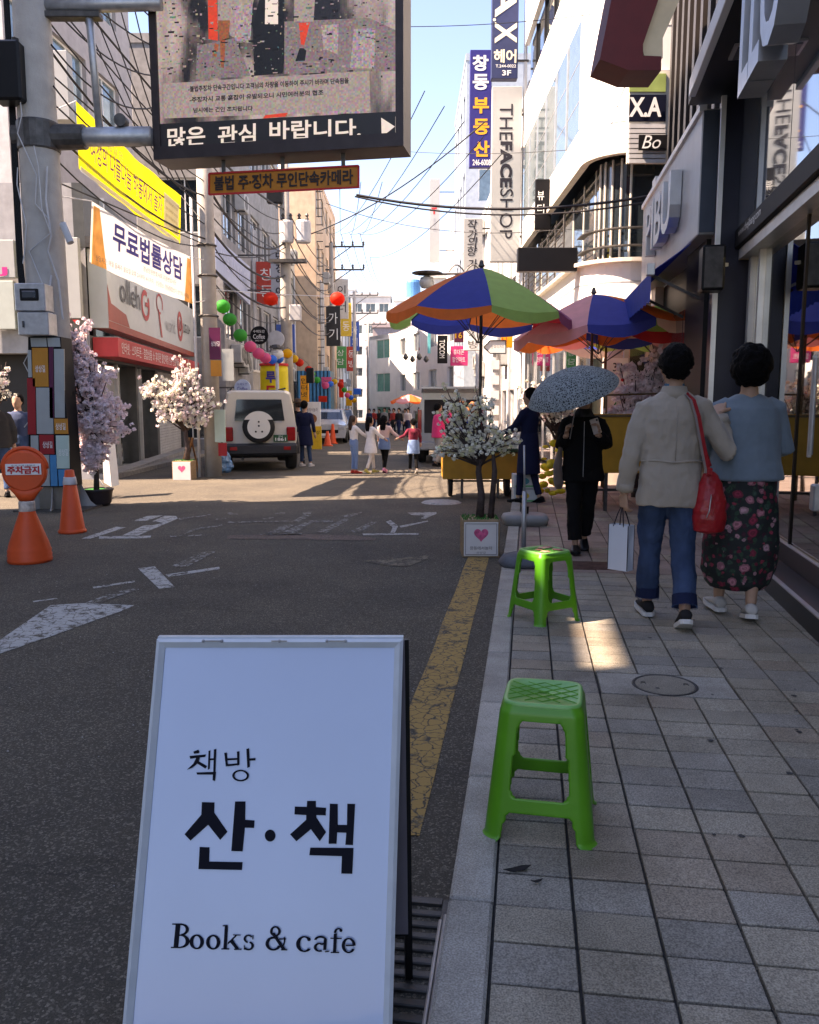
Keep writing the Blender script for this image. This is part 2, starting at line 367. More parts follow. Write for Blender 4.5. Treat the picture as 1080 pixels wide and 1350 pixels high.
m_steel = mat('galvanised steel', (.42, .43, .44), .45, .7, var=.15, scale=12, dirt=.3)
m_dsteel = mat('dark steel', (.09, .085, .08), .55, .6, var=.3, scale=10, bump=.2)
m_black = mat('matt black', (.006, .006, .007), .55, var=.2, spec=.15)
m_bplastic = mat('black plastic', (.007, .007, .008), .4, var=.15, spec=.2)

# ------------------------------------------------------------------ road sheet
xs = [-160, -60, -20, -9, -6, -4, -2, -1, 0, 1, 2, 4, 8, 20, 60, 160]; ys = [-40, -15, 0, 5, 10, 15, 20, 30, 40, 60, 80, 120, 200, 400, 900]
b = MB(); b.add([(x, y, gz(y)) for y in ys for x in xs], [(j*16+i, j*16+i+1, (j+1)*16+i+1, (j+1)*16+i) for j in range(len(ys)-1) for i in range(15)])
road = b.build('road', m_asph, kind='structure')
def mark(pts, o, s, m, name='painted_stroke', z=.004):
    P = [gnds(o[0]+x/s, o[1]+y/s) for x, y in pts]
    MB().poly([V((p.x, p.y, p.z+z)) for p in P]).build(name, m, road)
L = (0, 600); a = 3.6
for q in ([(-60,920),(0,880),(240,715),(390,705),(640,715),(570,745),(440,790),(250,860),(0,945),(-60,965)], [(155,695),(270,680),(275,684),(160,700)], [(440,628),(640,597),(640,605),(445,635)],
          [(655,540),(735,530),(830,628),(755,636)], [(785,569),(1040,532),(1045,542),(800,580)],
          [(385,398),(700,290),(775,287),(430,398)], [(580,383),(780,289),(835,290),(845,302),(655,383)], [(470,387),(718,384),(712,396),(470,398)]): mark(q, L, a, m_white_paint)
for q in ([(405,703),(530,655),(660,630),(660,640),(560,670),(470,708)], [(810,530),(960,460),(1025,460),(880,535)], [(848,300),(1000,282),(1000,286),(850,308)],
          [(805,383),(975,378),(975,385),(810,390)], [(870,375),(920,350),(1055,330),(1055,336),(930,358),(880,378)], [(1015,303),(1070,298),(1075,303),(1030,310)]): mark(q, L, a, m_faint_paint, 'faint_stroke')
L = (300, 580); a = 3.375
for q in ([(705,365),(725,358),(760,384),(745,414),(725,414),(735,390)], [(600,418),(850,416),(850,423),(605,425)], [(765,384),(890,360),(895,364),(772,392)], [(800,325),(930,322),(930,330),(880,352),(860,350),(880,338),(820,335)]): mark(q, L, a, m_white_paint)
for q in ([(0,364),(290,361),(290,366),(0,370)], [(155,348),(205,345),(205,351),(160,354)], [(210,323),(255,322),(255,329),(212,330)], [(335,322),(375,321),(370,332),(335,334)],
          [(175,415),(340,335),(375,335),(230,415)], [(245,410),(345,368),(375,372),(300,416)], [(390,412),(520,350),(550,350),(440,415)], [(540,411),(640,365),(670,365),(590,412)],
          [(360,360),(470,358),(470,366),(360,369)], [(505,340),(595,320),(598,326),(540,348)], [(145,419),(330,417),(330,424),(145,425)], [(0,325),(45,325),(45,332),(0,334)]): mark(q, L, a, m_faint_paint, 'faint_stroke')
mark([(610,540),(900,515),(890,530),(800,565),(700,560)], L, a, m_ochre_paint, 'ochre_stroke')
mark([(0,425),(300,420),(560,425),(660,438),(655,448),(400,446),(0,441)], L, a, m_patch, 'asphalt_patch')
b = MB()                                               # yellow no-parking line beside the kerb
for i in range(24):
    Y0 = 2.62 + i*.45; Y1 = Y0+.45; e = .004*math.sin(i*1.7)
    b.add([NF(-.53+e, Y0, .004), NF(-.335+e*.5, Y0, .004), NF(-.335+.002*math.sin((i+1)*1.7), Y1, .004-.0), NF(-.53+.004*math.sin((i+1)*1.7), Y1, .004)], [(0, 1, 2, 3)]) if Y1 < 9.9 else None
b.build('yellow_line', m_yellow_paint, road)
b = MB()
for i in range(40):
    p = gnds(200+14*i, 604); 
m_cover = mat('cast iron cover', (.33, .32, .3), .6, .3, var=.3, scale=25, bump=.4, bscale=60)
p = gnds(582, 663); MB().lathe([(.0, .02), (.26, .02), (.3, .0)], (p.x, p.y, p.z+.004), 20).build('manhole_cover', m_cover, None, label='pale round manhole cover in the road beside the yellow cart', cat='manhole cover')

# ------------------------------------------------------------------ near pavement with separate pavers
b = MB(); S0, S1 = -.065, 1.83; YE = 13.6
b.box((-.18, -4, -.2), (3.2, YE, .078)); side = b.build('sidewalk', m_joint, None, kind='structure'); side.rotation_euler = (0, 0, -AN)
cw, rh, g = .2125, .1575, .009
tiles = []
for m_, w_ in ((g_grey, .0), (g_blue, .0), (g_brown, .0)):
    bb = MB().box((-cw/2+g/2, -rh/2+g/2, -.03), (cw/2-g/2, rh/2-g/2, 0), .0025)
    me = bpy.data.meshes.new('paver'); me.from_pydata(bb.v, [], bb.f); me.materials.append(m_); tiles.append(me)
def skip(Xc, Yc):
    if 3.855 < Yc < 4.17 and .36 < Xc < .9975: return True
    return Yc < 2.02 and Xc > 1.02
NT = 0
for j in range(26):
    for i in range(9):
        Xc, Yc = S0 + cw*(i+.5), 1.02 + rh*(j+.5)
        if skip(Xc, Yc): continue
        k = random.choice((0, 0, 0, 1, 1)) if not (2.1 < Yc < 2.7 and .1 < Xc < .8 and random.random() < .7) else 2
        if random.random() < .08: k = 2
        o = bpy.data.objects.new('paver', tiles[k]); COL.objects.link(o); o.parent = side; NT += 1
        o.location = (Xc, Yc, .098 + random.uniform(-.0016, .0016)); o.rotation_euler = (random.uniform(-.006, .006), random.uniform(-.006, .006), random.uniform(-.006, .006))
b = MB(); yy = 1.02 + rh*26
while yy < YE - .2:
    far = yy > 6.6; hh = rh if not far else .30
    for i in range(15):
        Xc = S0 + cw*(i+.5)
        b.mat((random.choice((0, 0, 1))) if not far else random.choice((2, 2, 2, 3)))
        dz = random.uniform(-.0015, .0015)
        b.box((Xc-cw/2+g/2, yy+g/2, .07), (Xc+cw/2-g/2, yy+hh-g/2, .098+dz))
    yy += hh
b.build('far_pavers', [g_grey, g_blue, g_red, g_brown], side, kind='stuff')
b = MB()
for j in range(8):
    for i in range(9): b.box((S0+cw*i+g/2, 1.02-rh*(j+1)+g/2, .07), (S0+cw*(i+1)-g/2, 1.02-rh*j-g/2, .098))
b.build('near_pavers', g_grey, side, kind='stuff')
kl = .765; kme = MB().box((-.0625, -kl/2+.003, -.16), (.0585, kl/2-.003, 0), .008); me = bpy.data.meshes.new('kerb_stone'); me.from_pydata(kme.v, [], kme.f); me.materials.append(g_kerb)
for j in range(-2, 18):
    o = bpy.data.objects.new('kerb_stone', me); COL.objects.link(o); o.parent = side; o.location = (-.1275+random.uniform(-.001, .001), 2.13 + kl*(j-.5) + .0, .101)
# sidewalk and kerb beyond the bend
b = MB(); b.add([(1.75, 12.6, gz(12.6)+.1), (3.6, 12.6, gz(12.6)+.1), (3.6, 60, gz(60)+.1), (1.75, 60, gz(60)+.1), (1.75, 12.6, -.3), (3.6, 12.6, -.3), (3.6, 60, -.9), (1.75, 60, -.9)], [(0,1,2,3), (0,3,7,4)])
side2 = b.build('sidewalk', g_red, None, kind='structure')
b = MB(); b.add([(1.6, 13.2, gz(13.2)+.105), (1.76, 13.2, gz(13.2)+.105), (1.76, 60, gz(60)+.105), (1.6, 60, gz(60)+.105), (1.6, 13.2, -.3), (1.76, 13.2, -.3), (1.76, 60, -.9), (1.6, 60, -.9)], [(0,1,2,3), (0,3,7,4)])
b.build('kerb', g_kerb, side2)
# left pavement in front of the shops
b = MB(); A, B_ = gnds(130, 626), gnds(300, 600)
pts = [(-9, 16.9), (-5.9, 16.7), (-6.3, 27), (-5.4, 29), (-5.2, 60), (-9, 60)]
b.poly([(x, y, gz(y)+.09) for x, y in pts], .12); b.build('sidewalk', mat('left paving', (.25, .23, .2), .8, var=.25, scale=9, dirt=.3), None, kind='structure')

# inspection cover in the pavers: square frame, round lid with a ring
t = thing('inspection_cover', 'square stone inspection cover with a round ring among the pavers', 'drain cover', NF(.67875, 4.0125, .098), -AN)
MB().box((-.309, -.148, -.02), (.309, .148, .0), .002).build('frame_slab', g_kerb, t)
MB().lathe([(.140, .0005), (.145, .0035), (.151, .0035), (.155, .0005)], n=40).build('ring', m_dsteel, t, True)
bb = MB(); bb.lathe([(0, .0025), (.136, .0025), (.139, .0005)], n=36); bb.build('lid', g_grey, t)
bb = MB(); [bb.tube([(s*.09, 0, .002), (s*.09, .015, .005), (s*.11, .015, .005), (s*.11, 0, .002)], .003, 5) for s in (-1, 1)]; bb.build('lift_ring', m_dsteel, t)
t = thing('access_plate', 'dark steel access plate set in the pavers at the lower right corner', 'access plate', NF(1.45, 1.58, .099), -AN)
MB().box((-.42, -.42, -.02), (.42, .42, .004), .002).build('plate', mat('brown steel plate', (.05, .04, .038), .5, .3, var=.35, scale=8, bump=.25), t)
bb = MB(); [bb.box((-.43, s*.43-.008, -.02), (.43, s*.43+.008, .006)) for s in (-1, 1)]; [bb.box((s*.43-.008, -.43, -.02), (s*.43+.008, .43, .0065)) for s in (-1, 1)]; bb.build('frame', m_dsteel, t)
pc = gnd(783, 746, .098)
t = thing('drain_plate', 'flat reddish brown ridged plate in the pavement ahead of the umbrella walker', 'drain cover', (pc.x, pc.y, .1), -AN)
m_rust = mat('rusty plate', (.14, .075, .06), .7, .2, var=.3, scale=12, bump=.3)
MB().box((-.2, -.17, -.02), (.2, .17, .003)).build('plate', m_rust, t)
for i in range(9):
    MB().box((-.18, -.155+i*.035, .003), (.18, -.140+i*.035, .008)).build('ridge', m_rust, t)
# road drain grate with its steel rail, against the kerb
t = thing('drain_grate', 'slotted iron drain grate in the gutter behind the white sign board', 'drain grate', NF(-.335, 1.66, .0), -AN)
bb = MB(); bb.box((-.135, -.62, -.06), (.135, .62, -.03)); bb.build('pit', m_black, t)
for i in range(22): MB().box((-.12, -.56+i*.0515, -.02), (.12, -.535+i*.0515, .009), .003).build('bar', m_dsteel, t)
bb = MB(); [bb.box((s*.13-.012, -.6, -.02), (s*.13+.012, .6, .0085)) for s in (-1, 1)]; [bb.box((-.115, s*.59-.015, -.02), (.115, s*.59+.015, .01)) for s in (-1, 1)]; bb.build('frame', m_dsteel, t)
for s in (0, 1): MB().tube([(.13+.016*s, -.66, .03+.03*s), (.122+.016*s, .47-.02*s, .028+.03*s)], .0055, 7).build('rail', m_steel, t)
random.seed(11)
for (px, py, s, lab) in ((682, 1148, .042, 'curled dark dry leaf on a paver below the nearest green stool'), (708, 1164, .018, 'small dark flattened scrap on a brown paver below the nearest green stool')):
    p = gnd(px, py, .1); bb = MB()
    ring = [(-1, -.25), (-.3, -.35), (.5, -.15), (1, .3), (.4, .45), (-.4, .1)]
    bb.poly([(p.x+x*s, p.y+y*s, .104+.007*abs(x)) for x, y in ring], .002)
    bb.build('dry_leaf', mat('dry leaf', (.02, .018, .02), .8), None, label=lab, cat='litter')
# grit and small litter on the asphalt
bb = MB()
for i in range(420):
    x, y = random.uniform(-5, 1.2), random.uniform(1.8, 12)
    q = NF(min(x, -.55), y); s = random.uniform(.002, .006)
    bb.add([(q.x-s, q.y, .001), (q.x+s, q.y-s, .001), (q.x+s*.5, q.y+s, .001), (q.x, q.y, s*1.2)], [(0,1,3), (1,2,3), (2,0,3)])
bb.build('grit', mat('grit', (.3, .29, .27), .9), None, kind='stuff', label='pale grit scattered over the dark asphalt road', cat='grit')
# ------------------------------------------------------------------ shared facade materials
m_white = mat('white wall', (.8, .79, .76), .55, var=.05, scale=2, dirt=.12)
m_whitemetal = mat('white metal cladding', (.82, .81, .77), .35, var=.03, scale=1.5, dirt=.1)
m_cream = mat('cream wall', (.62, .58, .5), .8, var=.1, dirt=.3)
m_beige = mat('beige render', (.55, .4, .28), .85, var=.12, scale=3, dirt=.35, bump=.15, bscale=12)
m_grey = mat('grey wall', (.34, .34, .35), .8, var=.12, dirt=.35)
m_lgrey = mat('light grey wall', (.5, .5, .5), .75, var=.1, dirt=.35)
m_blueg = mat('blue grey cladding', (.3, .36, .42), .5, var=.1, dirt=.2)
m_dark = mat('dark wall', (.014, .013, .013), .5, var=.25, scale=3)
m_navy = mat('navy metal', (.008, .010, .024), .35, .2, var=.15)
m_brownm = mat('brown louver', (.022, .018, .016), .5, var=.25, scale=4)
m_glass = mat('window glass', (.02, .028, .034), .04, var=.3, spec=.9, coat=.5)
m_skyglass = mat('pale window glass', (.16, .22, .24), .06, .35, var=.2, spec=1.)
m_mirror = mat('tinted mirror glass', (.42, .46, .5), .03, .85, var=.06, scale=.6)
m_alu = mat('aluminium frame', (.55, .55, .54), .4, .6, var=.1)
m_wframe = mat('white window frame', (.7, .7, .68), .45, var=.05)
m_shop = glassmat('shop glass', (.55, .6, .56), .22)
m_roof = mat('roof', (.2, .2, .19), .9, var=.3, dirt=.4)
FR, PA = {}, {}
def window(t, O, u, n, w, h, fm, gm, cols=1, rec=.1):
    k = (round(w, 2), round(h, 2), fm.name, gm.name, cols, tuple(round(q, 2) for q in (*u, *n)))
    if k not in FR:
        f = .045; b = MB(); z = V((0, 0, 0))
        for a in (-1, 1): b.obox(u*(a*(w/2-f/2)), u, Z, n, f, h, .05); b.obox(Z*(a*(h/2-f/2)), u, Z, n, w-2*f, f, .05)
        for c in range(1, cols): b.obox(u*(-w/2+w*c/cols), u, Z, n, f*.8, h-2*f, .04)
        me = bpy.data.meshes.new('window'); me.from_pydata(b.v, [], b.f); me.materials.append(fm)
        p = MB().obox(-n*.03, u, Z, n, w-f, h-f, .01); pm = bpy.data.meshes.new('pane'); pm.from_pydata(p.v, [], p.f); pm.materials.append(gm)
        FR[k] = (me, pm)
    me, pm = FR[k]
    o = bpy.data.objects.new('window', me); COL.objects.link(o); o.parent = t; o.location = V(O) - n*rec - t.location
    q = bpy.data.objects.new('pane', pm); COL.objects.link(q); q.parent = o
    return o
def facade(t, O, u, n, w, z0, z1, rows, cols, ww, wh, wm, fm=None, gm=None, sub=2, zoff=.9, name='wall', rh=None, skip=()):
    """wall with real openings; every window a part, its pane a sub-part"""
    O = V(O); fm = fm or m_wframe; gm = gm or m_glass; rh = rh or (z1-z0)/rows; ops = []; cw = w/cols
    for r in range(rows):
        for c in range(cols):
            if (r, c) in skip: continue
            a0 = cw*(c+.5)-ww/2; b0 = z0+rh*r+zoff; ops.append((a0, a0+ww, b0, b0+wh))
    MB().wall(O, u, n, w, z0, z1, ops, .14).build(name, wm, t)
    for o in ops: window(t, O+u*(o[0]+o[1])/2+Z*(o[2]+o[3])/2, u, n, ww, wh, fm, gm, sub)
def box_rest(t, x0, x1, y0, y1, z0, z1, wm, cap=.25):
    b = MB(); b.box((x0+.15, y0+.15, z0), (x1, y1, z1-.02)); b.build('core', m_dark, t)
    b = MB(); b.box((x0-.04, y0-.04, z1), (x1, y1, z1+cap)); b.build('parapet', wm, t)
def building(label, side, x, y0, y1, h, depth, wm, rows, cols, ww, wh, fcols=1, fww=None, fm=None, gm=None, sub=2, name='building', zb=None, front=True, zoff=.9, group=None):
    """box building; side -1: left row (face looks right), +1: right row (face looks left); street face at x"""
    zb = gz(y1)-.3 if zb is None else zb
    t = thing(name, label, 'building', (x + side*depth/2, (y0+y1)/2, zb), 0, group, world=True)
    xo = x + side*depth
    facade(t, (x, y0 if side < 0 else y1, 0), Y if side < 0 else -Y, V((-side, 0, 0)), y1-y0, zb, h, rows, cols, ww, wh, wm, fm, gm, sub, zoff)
    if front:
        lo = min(x, xo); facade(t, (lo, y0, 0), X, -Y, abs(depth), zb, h, rows, fcols, fww or ww, wh, wm, fm, gm, sub, zoff, name='end_wall')
    a, b_ = min(x, xo), max(x, xo); b = MB()
    b.box((a+.16, y0+.16, zb), (b_-.16, y1-.02, h-.03)); b.build('core', m_dark, t)
    b = MB(); b.box((a-.03, y0-.03, h), (b_+.03, y1-.005, h+.28)); b.build('parapet', wm, t)
    b = MB(); b.add([(a, y1, zb), (b_, y1, zb), (b_, y1, h), (a, y1, h), (xo, y0, zb), (xo, y1, zb), (xo, y1, h), (xo, y0, h)], [(0,1,2,3), (4,5,6,7)]); b.build('rear_wall', wm, t)
    return t

# ------------------------------------------------------------------ near shop on the right (11 degree frame)
t = thing('shop_building', 'black framed glass fronted shop beside the two walking women', 'shop', (0, 0, .1), -AM)
m_gran = mat('polished black granite', (.018, .018, .02), .38, var=.5, scale=120, spec=.6)
def PB(name, a, b, m, bev=0, par=None): return MB().box(a, b, bev).build(name, m, par or t)
PB('step', (1.40, -3, -.2), (1.62, 9.2, .13), m_gran, .006); PB('step', (1.62, -3, -.2), (1.85, 9.2, .27), m_gran, .006); PB('floor', (1.85, -3, -.2), (7, 9.2, .28), mat('shop floor', (.22, .2, .17), .3))
PB('step_nosing', (1.398, -3, .128), (1.43, 9.2, .137), m_alu); PB('step_nosing', (1.618, -3, .268), (1.65, 9.2, .277), m_alu)
PB('beam', (1.48, -3, 2.80), (1.9, 8.68, 2.98), m_black, .01); PB('beam_trim', (1.52, -3, 2.70), (1.75, 8.68, 2.795), m_alu)
for i in range(6):
    y0 = -3 + i*1.95; PB('sky_pane', (1.50, y0+.01, 2.985), (1.52, y0+1.94, 4.24), m_mirror)
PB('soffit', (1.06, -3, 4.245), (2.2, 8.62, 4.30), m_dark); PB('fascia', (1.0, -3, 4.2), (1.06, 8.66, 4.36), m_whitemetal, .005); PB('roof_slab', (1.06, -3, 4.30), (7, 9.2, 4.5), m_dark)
for i in range(5):
    o = PB('soffit_light', (1.22, 7.6-i*1.25, 4.225), (1.46, 7.9-i*1.25, 4.2448), m_alu); PB('lens', (1.25, 7.63-i*1.25, 4.215), (1.43, 7.87-i*1.25, 4.2248), mat('unlit lens', (.1, .1, .1), .3), par=o)
PB('column', (1.34, 8.7, 0), (1.9, 9.2, 4.2), m_navy, .01); PB('corner_post', (1.30, 8.665, 0), (1.345, 8.71, 4.2), m_alu)
PB('mullion', (1.64, 6.7, .27), (1.69, 6.74, 2.78), m_black); PB('mullion', (1.6, 8.1, .27), (1.72, 8.16, 2.78), m_alu); PB('mullion', (1.6, 8.5, .27), (1.72, 8.6, 2.78), m_alu); PB('mullion', (1.64, 4.91, .27), (1.69, 4.95, 2.78), m_black)
for a, b_ in ((6.77, 8.09), (8.17, 8.49), (4.97, 6.67), (2.9, 4.89), (0.9, 2.88), (-1, .88), (-3, -1.02)): PB('pane', (1.65, a, .29), (1.662, b_, 2.78), m_shop)
o = PB('door_handle', (1.56, 6.03, .98), (1.585, 6.06, 1.66), m_steel, .004); MB().tube([(1.572, 6.0, 1.0), (1.572, 6.0, 1.64)], .012, 8).build('bar', m_steel, o)
PB('lock_box', (1.60, 5.98, .62), (1.655, 6.08, .8), m_steel, .01)
PB('window_film', (1.67, 4.99, .3), (1.675, 6.65, 1.35), mat('grey green film', (.17, .19, .155), .5)); PB('window_film', (1.67, 4.99, 1.92), (1.675, 6.65, 2.56), mat('olive film', (.16, .19, .1), .5))
PB('inner_wall', (3.6, -3, .28), (3.7, 9.1, 2.78), mat('olive inner wall', (.42, .38, .24), .8, var=.2, scale=2)); PB('inner_end_wall', (1.9, 9.0, .28), (3.6, 9.1, 2.78), mat('shop grey wall', (.2, .24, .22), .7)); PB('ceiling', (1.7, -3, 2.785), (7, 9.2, 2.80), m_cream)
PB('yellow_rail', (3.0, 4, 1.38), (3.02, 8.9, 1.41), mat('yellow strip lamp', (.8, .6, .05), .4, emit=(1., .7, .2), es=3.)); [PB('interior_fill_lamp', (2.3, y_, 2.74), (2.5, y_+1.2, 2.78), mat('warm fill lamp', (.8, .8, .7), .5, emit=(1., .82, .55), es=4.)) for y_ in (3.2, 5.4, 7.4)]  # ceiling lamps are added to brighten the shop interior
PB('outer_wall', (7, -3, -.2), (7.1, 9.2, 4.3), m_grey)
for i in range(7): PB('shelf', (3.2, 3.2+i*.82, .28), (3.58, 3.92+i*.82, 1.15 + .12*(i % 3)), mat('shelf %d' % (i % 3), ((.3, .2, .1), (.1, .2, .3), (.45, .42, .35))[i % 3], .6, var=.3, scale=14))
u = V((0, -1, 0)); m_letter = mat('brushed letter metal', (.5, .51, .52), .35, .7, var=.1)
text('LLO', (1.16, 5.45, 3.60), u, Z, 1.12, .62, m_letter, t, 'channel_letters', bold=.03, ext=.1, depth=.16)
text('TH', (1.49, 5.2, 3.05+.2), u, Z, .42, .26, m_black, t, 'raised_letters', bold=.01, ext=.1, depth=.05)
bb = MB(); text('www.thejibang.com', (1.475, 8.0, 2.9), u, Z, .95, .09, m_letter, t, 'small_lettering', mb=bb); bb.build('small_lettering', m_letter, t)
for k, (xx, lab) in enumerate(((1.16, 'black wall loudspeaker with pale edge beside the navy shop column'),)):
    q = thing('loudspeaker', lab, 'speaker', t.matrix_basis @ V((0, 0, 0)), -AM); q.location = (0, 0, 0)
    MB().box((1.12, 8.15, 2.46), (1.32, 8.4, 2.86), .015).build('cabinet', m_bplastic, q); MB().box((1.14, 8.138, 2.48), (1.30, 8.15, 2.84), .004).build('grille', m_dsteel, q)
    bb = MB(); bb.bar((1.3, 8.27, 2.7), (1.36, 8.3, 2.7), .03); bb.build('bracket', m_alu, q)

# ------------------------------------------------------------------ neighbour with pale sign box and blue awning (8 degree frame)
t = thing('shop_building', 'dark shop with a pale grey sign box above a blue awning', 'shop', (0, 0, 0), -AN)
m_signg = mat('pale sign panel', (.45, .46, .46), .4, .2, var=.05, dirt=.25); m_signend = mat('blue grey panel', (.07, .09, .12), .35, var=.1)
o = PB('sign_box', (1.66, 9.0, 3.12), (1.95, 13.3, 4.32), m_signg, .01); PB('end_panel', (1.67, 8.985, 3.14), (1.94, 8.999, 4.3), m_signend, par=o); PB('edge_trim', (1.63, 9.0, 4.3), (1.7, 13.3, 4.36), m_whitemetal, par=o)
text('PIBU', (1.655, 11.0, 3.7), V((0, -1, 0)), Z, 2.0, .62, m_letter, t, 'channel_letters', bold=.02, ext=.1, depth=.12)
PB('front_wall', (1.95, 9.25, .1), (2.1, 13.4, 3.12), m_dark); PB('upper_wall', (2.0, 9.25, 4.33), (5.5, 13.5, 10.5), m_brownm); PB('body', (2.1, 9.25, .1), (5.5, 13.4, 4.33), m_dark)
for i in range(9): PB('louver', (1.93, 9.4+i*.44, 4.4), (2.0, 9.55+i*.44, 10.4), mat('bronze fin', (.04, .033, .03), .4, .4))
PB('pillar', (1.82, 12.9, .1), (1.94, 13.3, 3.12), mat('pink stone', (.42, .33, .3), .5)); PB('pillar', (1.8, 9.25, .1), (1.945, 10.3, 3.12), m_dark)
for i in range(3): PB('pane', (1.925, 10.32+i*.86, .25), (1.945, 11.14+i*.86, 2.6), m_mirror)
PB('pipe_box', (1.72, 12.6, 4.34), (1.8, 12.9, 4.6), m_whitemetal)
a = thing('awning', 'blue fabric awning below the pale grey sign box', 'awning', (0, 0, 0), -AN)
m_blue = mat('blue awning cloth', (.025, .07, .42), .7, var=.12, transl=.3)
MB().add([(1.66, 9.35, 3.1), (1.66, 12.4, 3.1), (1.27, 12.4, 2.82), (1.27, 9.35, 2.82), (1.66, 9.35, 3.09), (1.66, 12.4, 3.09), (1.27, 12.4, 2.81), (1.27, 9.35, 2.81)], [(0,1,2,3), (7,6,5,4), (0,3,7,4), (1,5,6,2)]).build('canopy', m_blue, a)
bb = MB(); n_ = 24
for i in range(n_): bb.add([(1.27, 9.35+i*3.05/n_, 2.82), (1.27, 9.35+(i+1)*3.05/n_, 2.82), (1.27, 9.35+(i+1)*3.05/n_, 2.50+.03*(i % 2)), (1.27, 9.35+i*3.05/n_, 2.50+.03*((i+1) % 2))], [(0,1,2,3)])
bb.build('valance', m_blue, a)
for yy in (9.5, 11, 12.3): MB().bar((1.9, yy, 2.5), (1.3, yy, 2.8), .03).build('arm', m_dsteel, a)
MB().box((1.22, 9.3, 2.78), (1.3, 9.42, 2.9), .005).build('end_cap', m_alu, a)
c1, c2 = NF(1.62, 12.3, 2.2), NF(1.4, 9.4, 2.2)
# red sign canopy high on the right
d0 = 9.6; t = thing('canopy_sign', 'dark red angular canopy sign with a beige underside high above the blue awning', 'canopy', at(830, 40, d0), 0, world=True)
m_red = mat('dark red panel', (.11, .010, .009), .6, var=.12, dirt=.2)
MB().poly([at(x, y, d0) for x, y in ((822,-80), (806,0), (791,78), (829,92.5), (872,92.5), (872,74), (848,73), (848,58), (868,0), (885,-80))], .5, -Y).build('red_face', m_red, t)
MB().poly([at(x, y, d0+.12) for x, y in ((846,60), (866,0), (884,-80), (930,-80), (896,0), (874,50), (874,76), (850,75))], .5, -Y).build('underside', mat('beige soffit', (.62, .5, .32), .7, var=.08), t)

# ------------------------------------------------------------------ white building with the rounded corner
t = thing('corner_building', 'white clad building with a rounded corner and long upper windows', 'building', (4, 18, 0), 0, world=True)
def cpath(off=0, ya=23.0):
    cx, cy, r = 3.75, 14.9, .7
    P = [(cx-r-off, ya), (cx-r-off, cy)] + [(cx-(r+off)*math.cos(q), cy-(r+off)*math.sin(q)) for q in [PI/2*k/10 for k in range(1, 11)]] + [(7.5, cy-r-off)]
    return P
def band(name, z0, z1, off, m, ya=23.0, sm=False):
    P = cpath(off, ya); Q = cpath(off-.12, ya); b = MB(); n = len(P)
    vs = [(x, y, z) for z in (z0, z1) for x, y in P] + [(x, y, z) for z in (z0, z1) for x, y in Q]
    fs = [(i, i+1, n+i+1, n+i) for i in range(n-1)] + [(n+i, n+i+1, 3*n+i+1, 3*n+i) for i in range(n-1)] + [(2*n+i, 2*n+i+1, i+1, i) for i in range(n-1)] + [(0, n, 3*n, 2*n)]
    return b.add(vs, fs).build(name, m, t)
for z0, z1, off, m_ in ((3.12, 3.72, .18, m_whitemetal), (3.72, 5.45, -.22, m_glass), (5.45, 5.52, .12, m_cream), (5.52, 6.19, .06, m_whitemetal), (8.06, 9.3, .06, m_whitemetal), (9.3, 10.6, -.1, m_glass), (10.6, 13, .06, m_whitemetal)):
    band({m_glass: 'window_band'}.get(m_, 'cladding_band'), z0, z1, off, m_)
band('corner_cladding', 6.2, 8.05, .06, m_whitemetal, 15.4)
for z_ in (5.95, 6.7, 7.38, 8.5): band('seam', z_, z_+.012, .064, m_grey)
band('cladding_trim', 3.4, 3.425, .185, m_alu); band('ledge', 3.72, 3.78, .3, m_cream); band('ledge', 3.06, 3.12, .3, m_cream)
for i in range(6): MB().box((2.99, 15.42+i*1.265, 6.2), (3.01, 16.66+i*1.265, 8.05)).build('pane', m_skyglass, t); MB().box((2.97, 15.38+i*1.265, 6.2), (3.04, 15.42+i*1.265, 8.05)).build('mullion', m_alu, t)
for i in range(8): MB().box((3.26, 15.2+i*1.0, 3.72), (3.3, 15.26+i*1.0, 5.45)).build('mullion', m_cream, t)
for i in range(6): MB().box((3.1, 15.2+i*1.3, 9.3), (3.16, 15.26+i*1.3, 10.6)).build('mullion', m_dark, t)
for k in range(5):
    q = PI/2*(k+.5)/5; MB().tube([(3.75-.5*math.cos(q), 14.9-.5*math.sin(q), 3.72), (3.75-.5*math.cos(q), 14.9-.5*math.sin(q), 5.45)], .02, 6).build('mullion', m_cream, t)
for z_ in (4.0, 4.28): band('rail', z_, z_+.02, .1, m_dsteel, 15.2)
MB().box((3.4, 14.5, 0), (7.5, 23, 3.1)).build('ground_floor_core', m_cream, t); MB().box((3.5, 14.6, 3.1), (7.5, 23, 12.9)).build('core', m_dark, t)
for i in range(6): MB().box((3.22, 14.9+i*1.35, .15), (3.24, 16.15+i*1.35, 2.95)).build('shop_pane', m_shop, t); MB().box((3.2, 16.15+i*1.35, .1), (3.28, 16.25+i*1.35, 3.06)).build('shop_post', m_alu, t)
m_paper = mat('white paper', (.75, .75, .72), .8, var=.04); m_tred = mat('red print', (.55, .03, .03), .7, var=.05); m_tink = mat('black print', (.012, .012, .02), .6, var=.05)
c, w, h = img_extent(796, 828, 472, 512, 14.16); MB().box((c.x-w/2, 14.17, c.z-h/2), (c.x+w/2, 14.19, c.z+h/2)).build('poster', m_paper, t)
text('30', c+V((.03, 0, h*.2)), X, Z, .16, .14, m_tink, t, 'poster_figures'); text('...', c-V((0, 0, h*.22)), X, Z, .3, .06, m_tred, t, 'poster_dots')
c, w, h = img_extent(800, 832, 515, 545, 14.16); text('20', c, X, Z, .24, .2, mat('green print', (.02, .2, .05), .6), t, 'poster_figures')
MB().box((3.6, 14.22, .1), (3.68, 14.3, 3.1)).build('shop_post', m_alu, t); MB().box((3.7, 14.22, .15), (6, 14.24, 3.0)).build('shop_pane', m_shop, t)
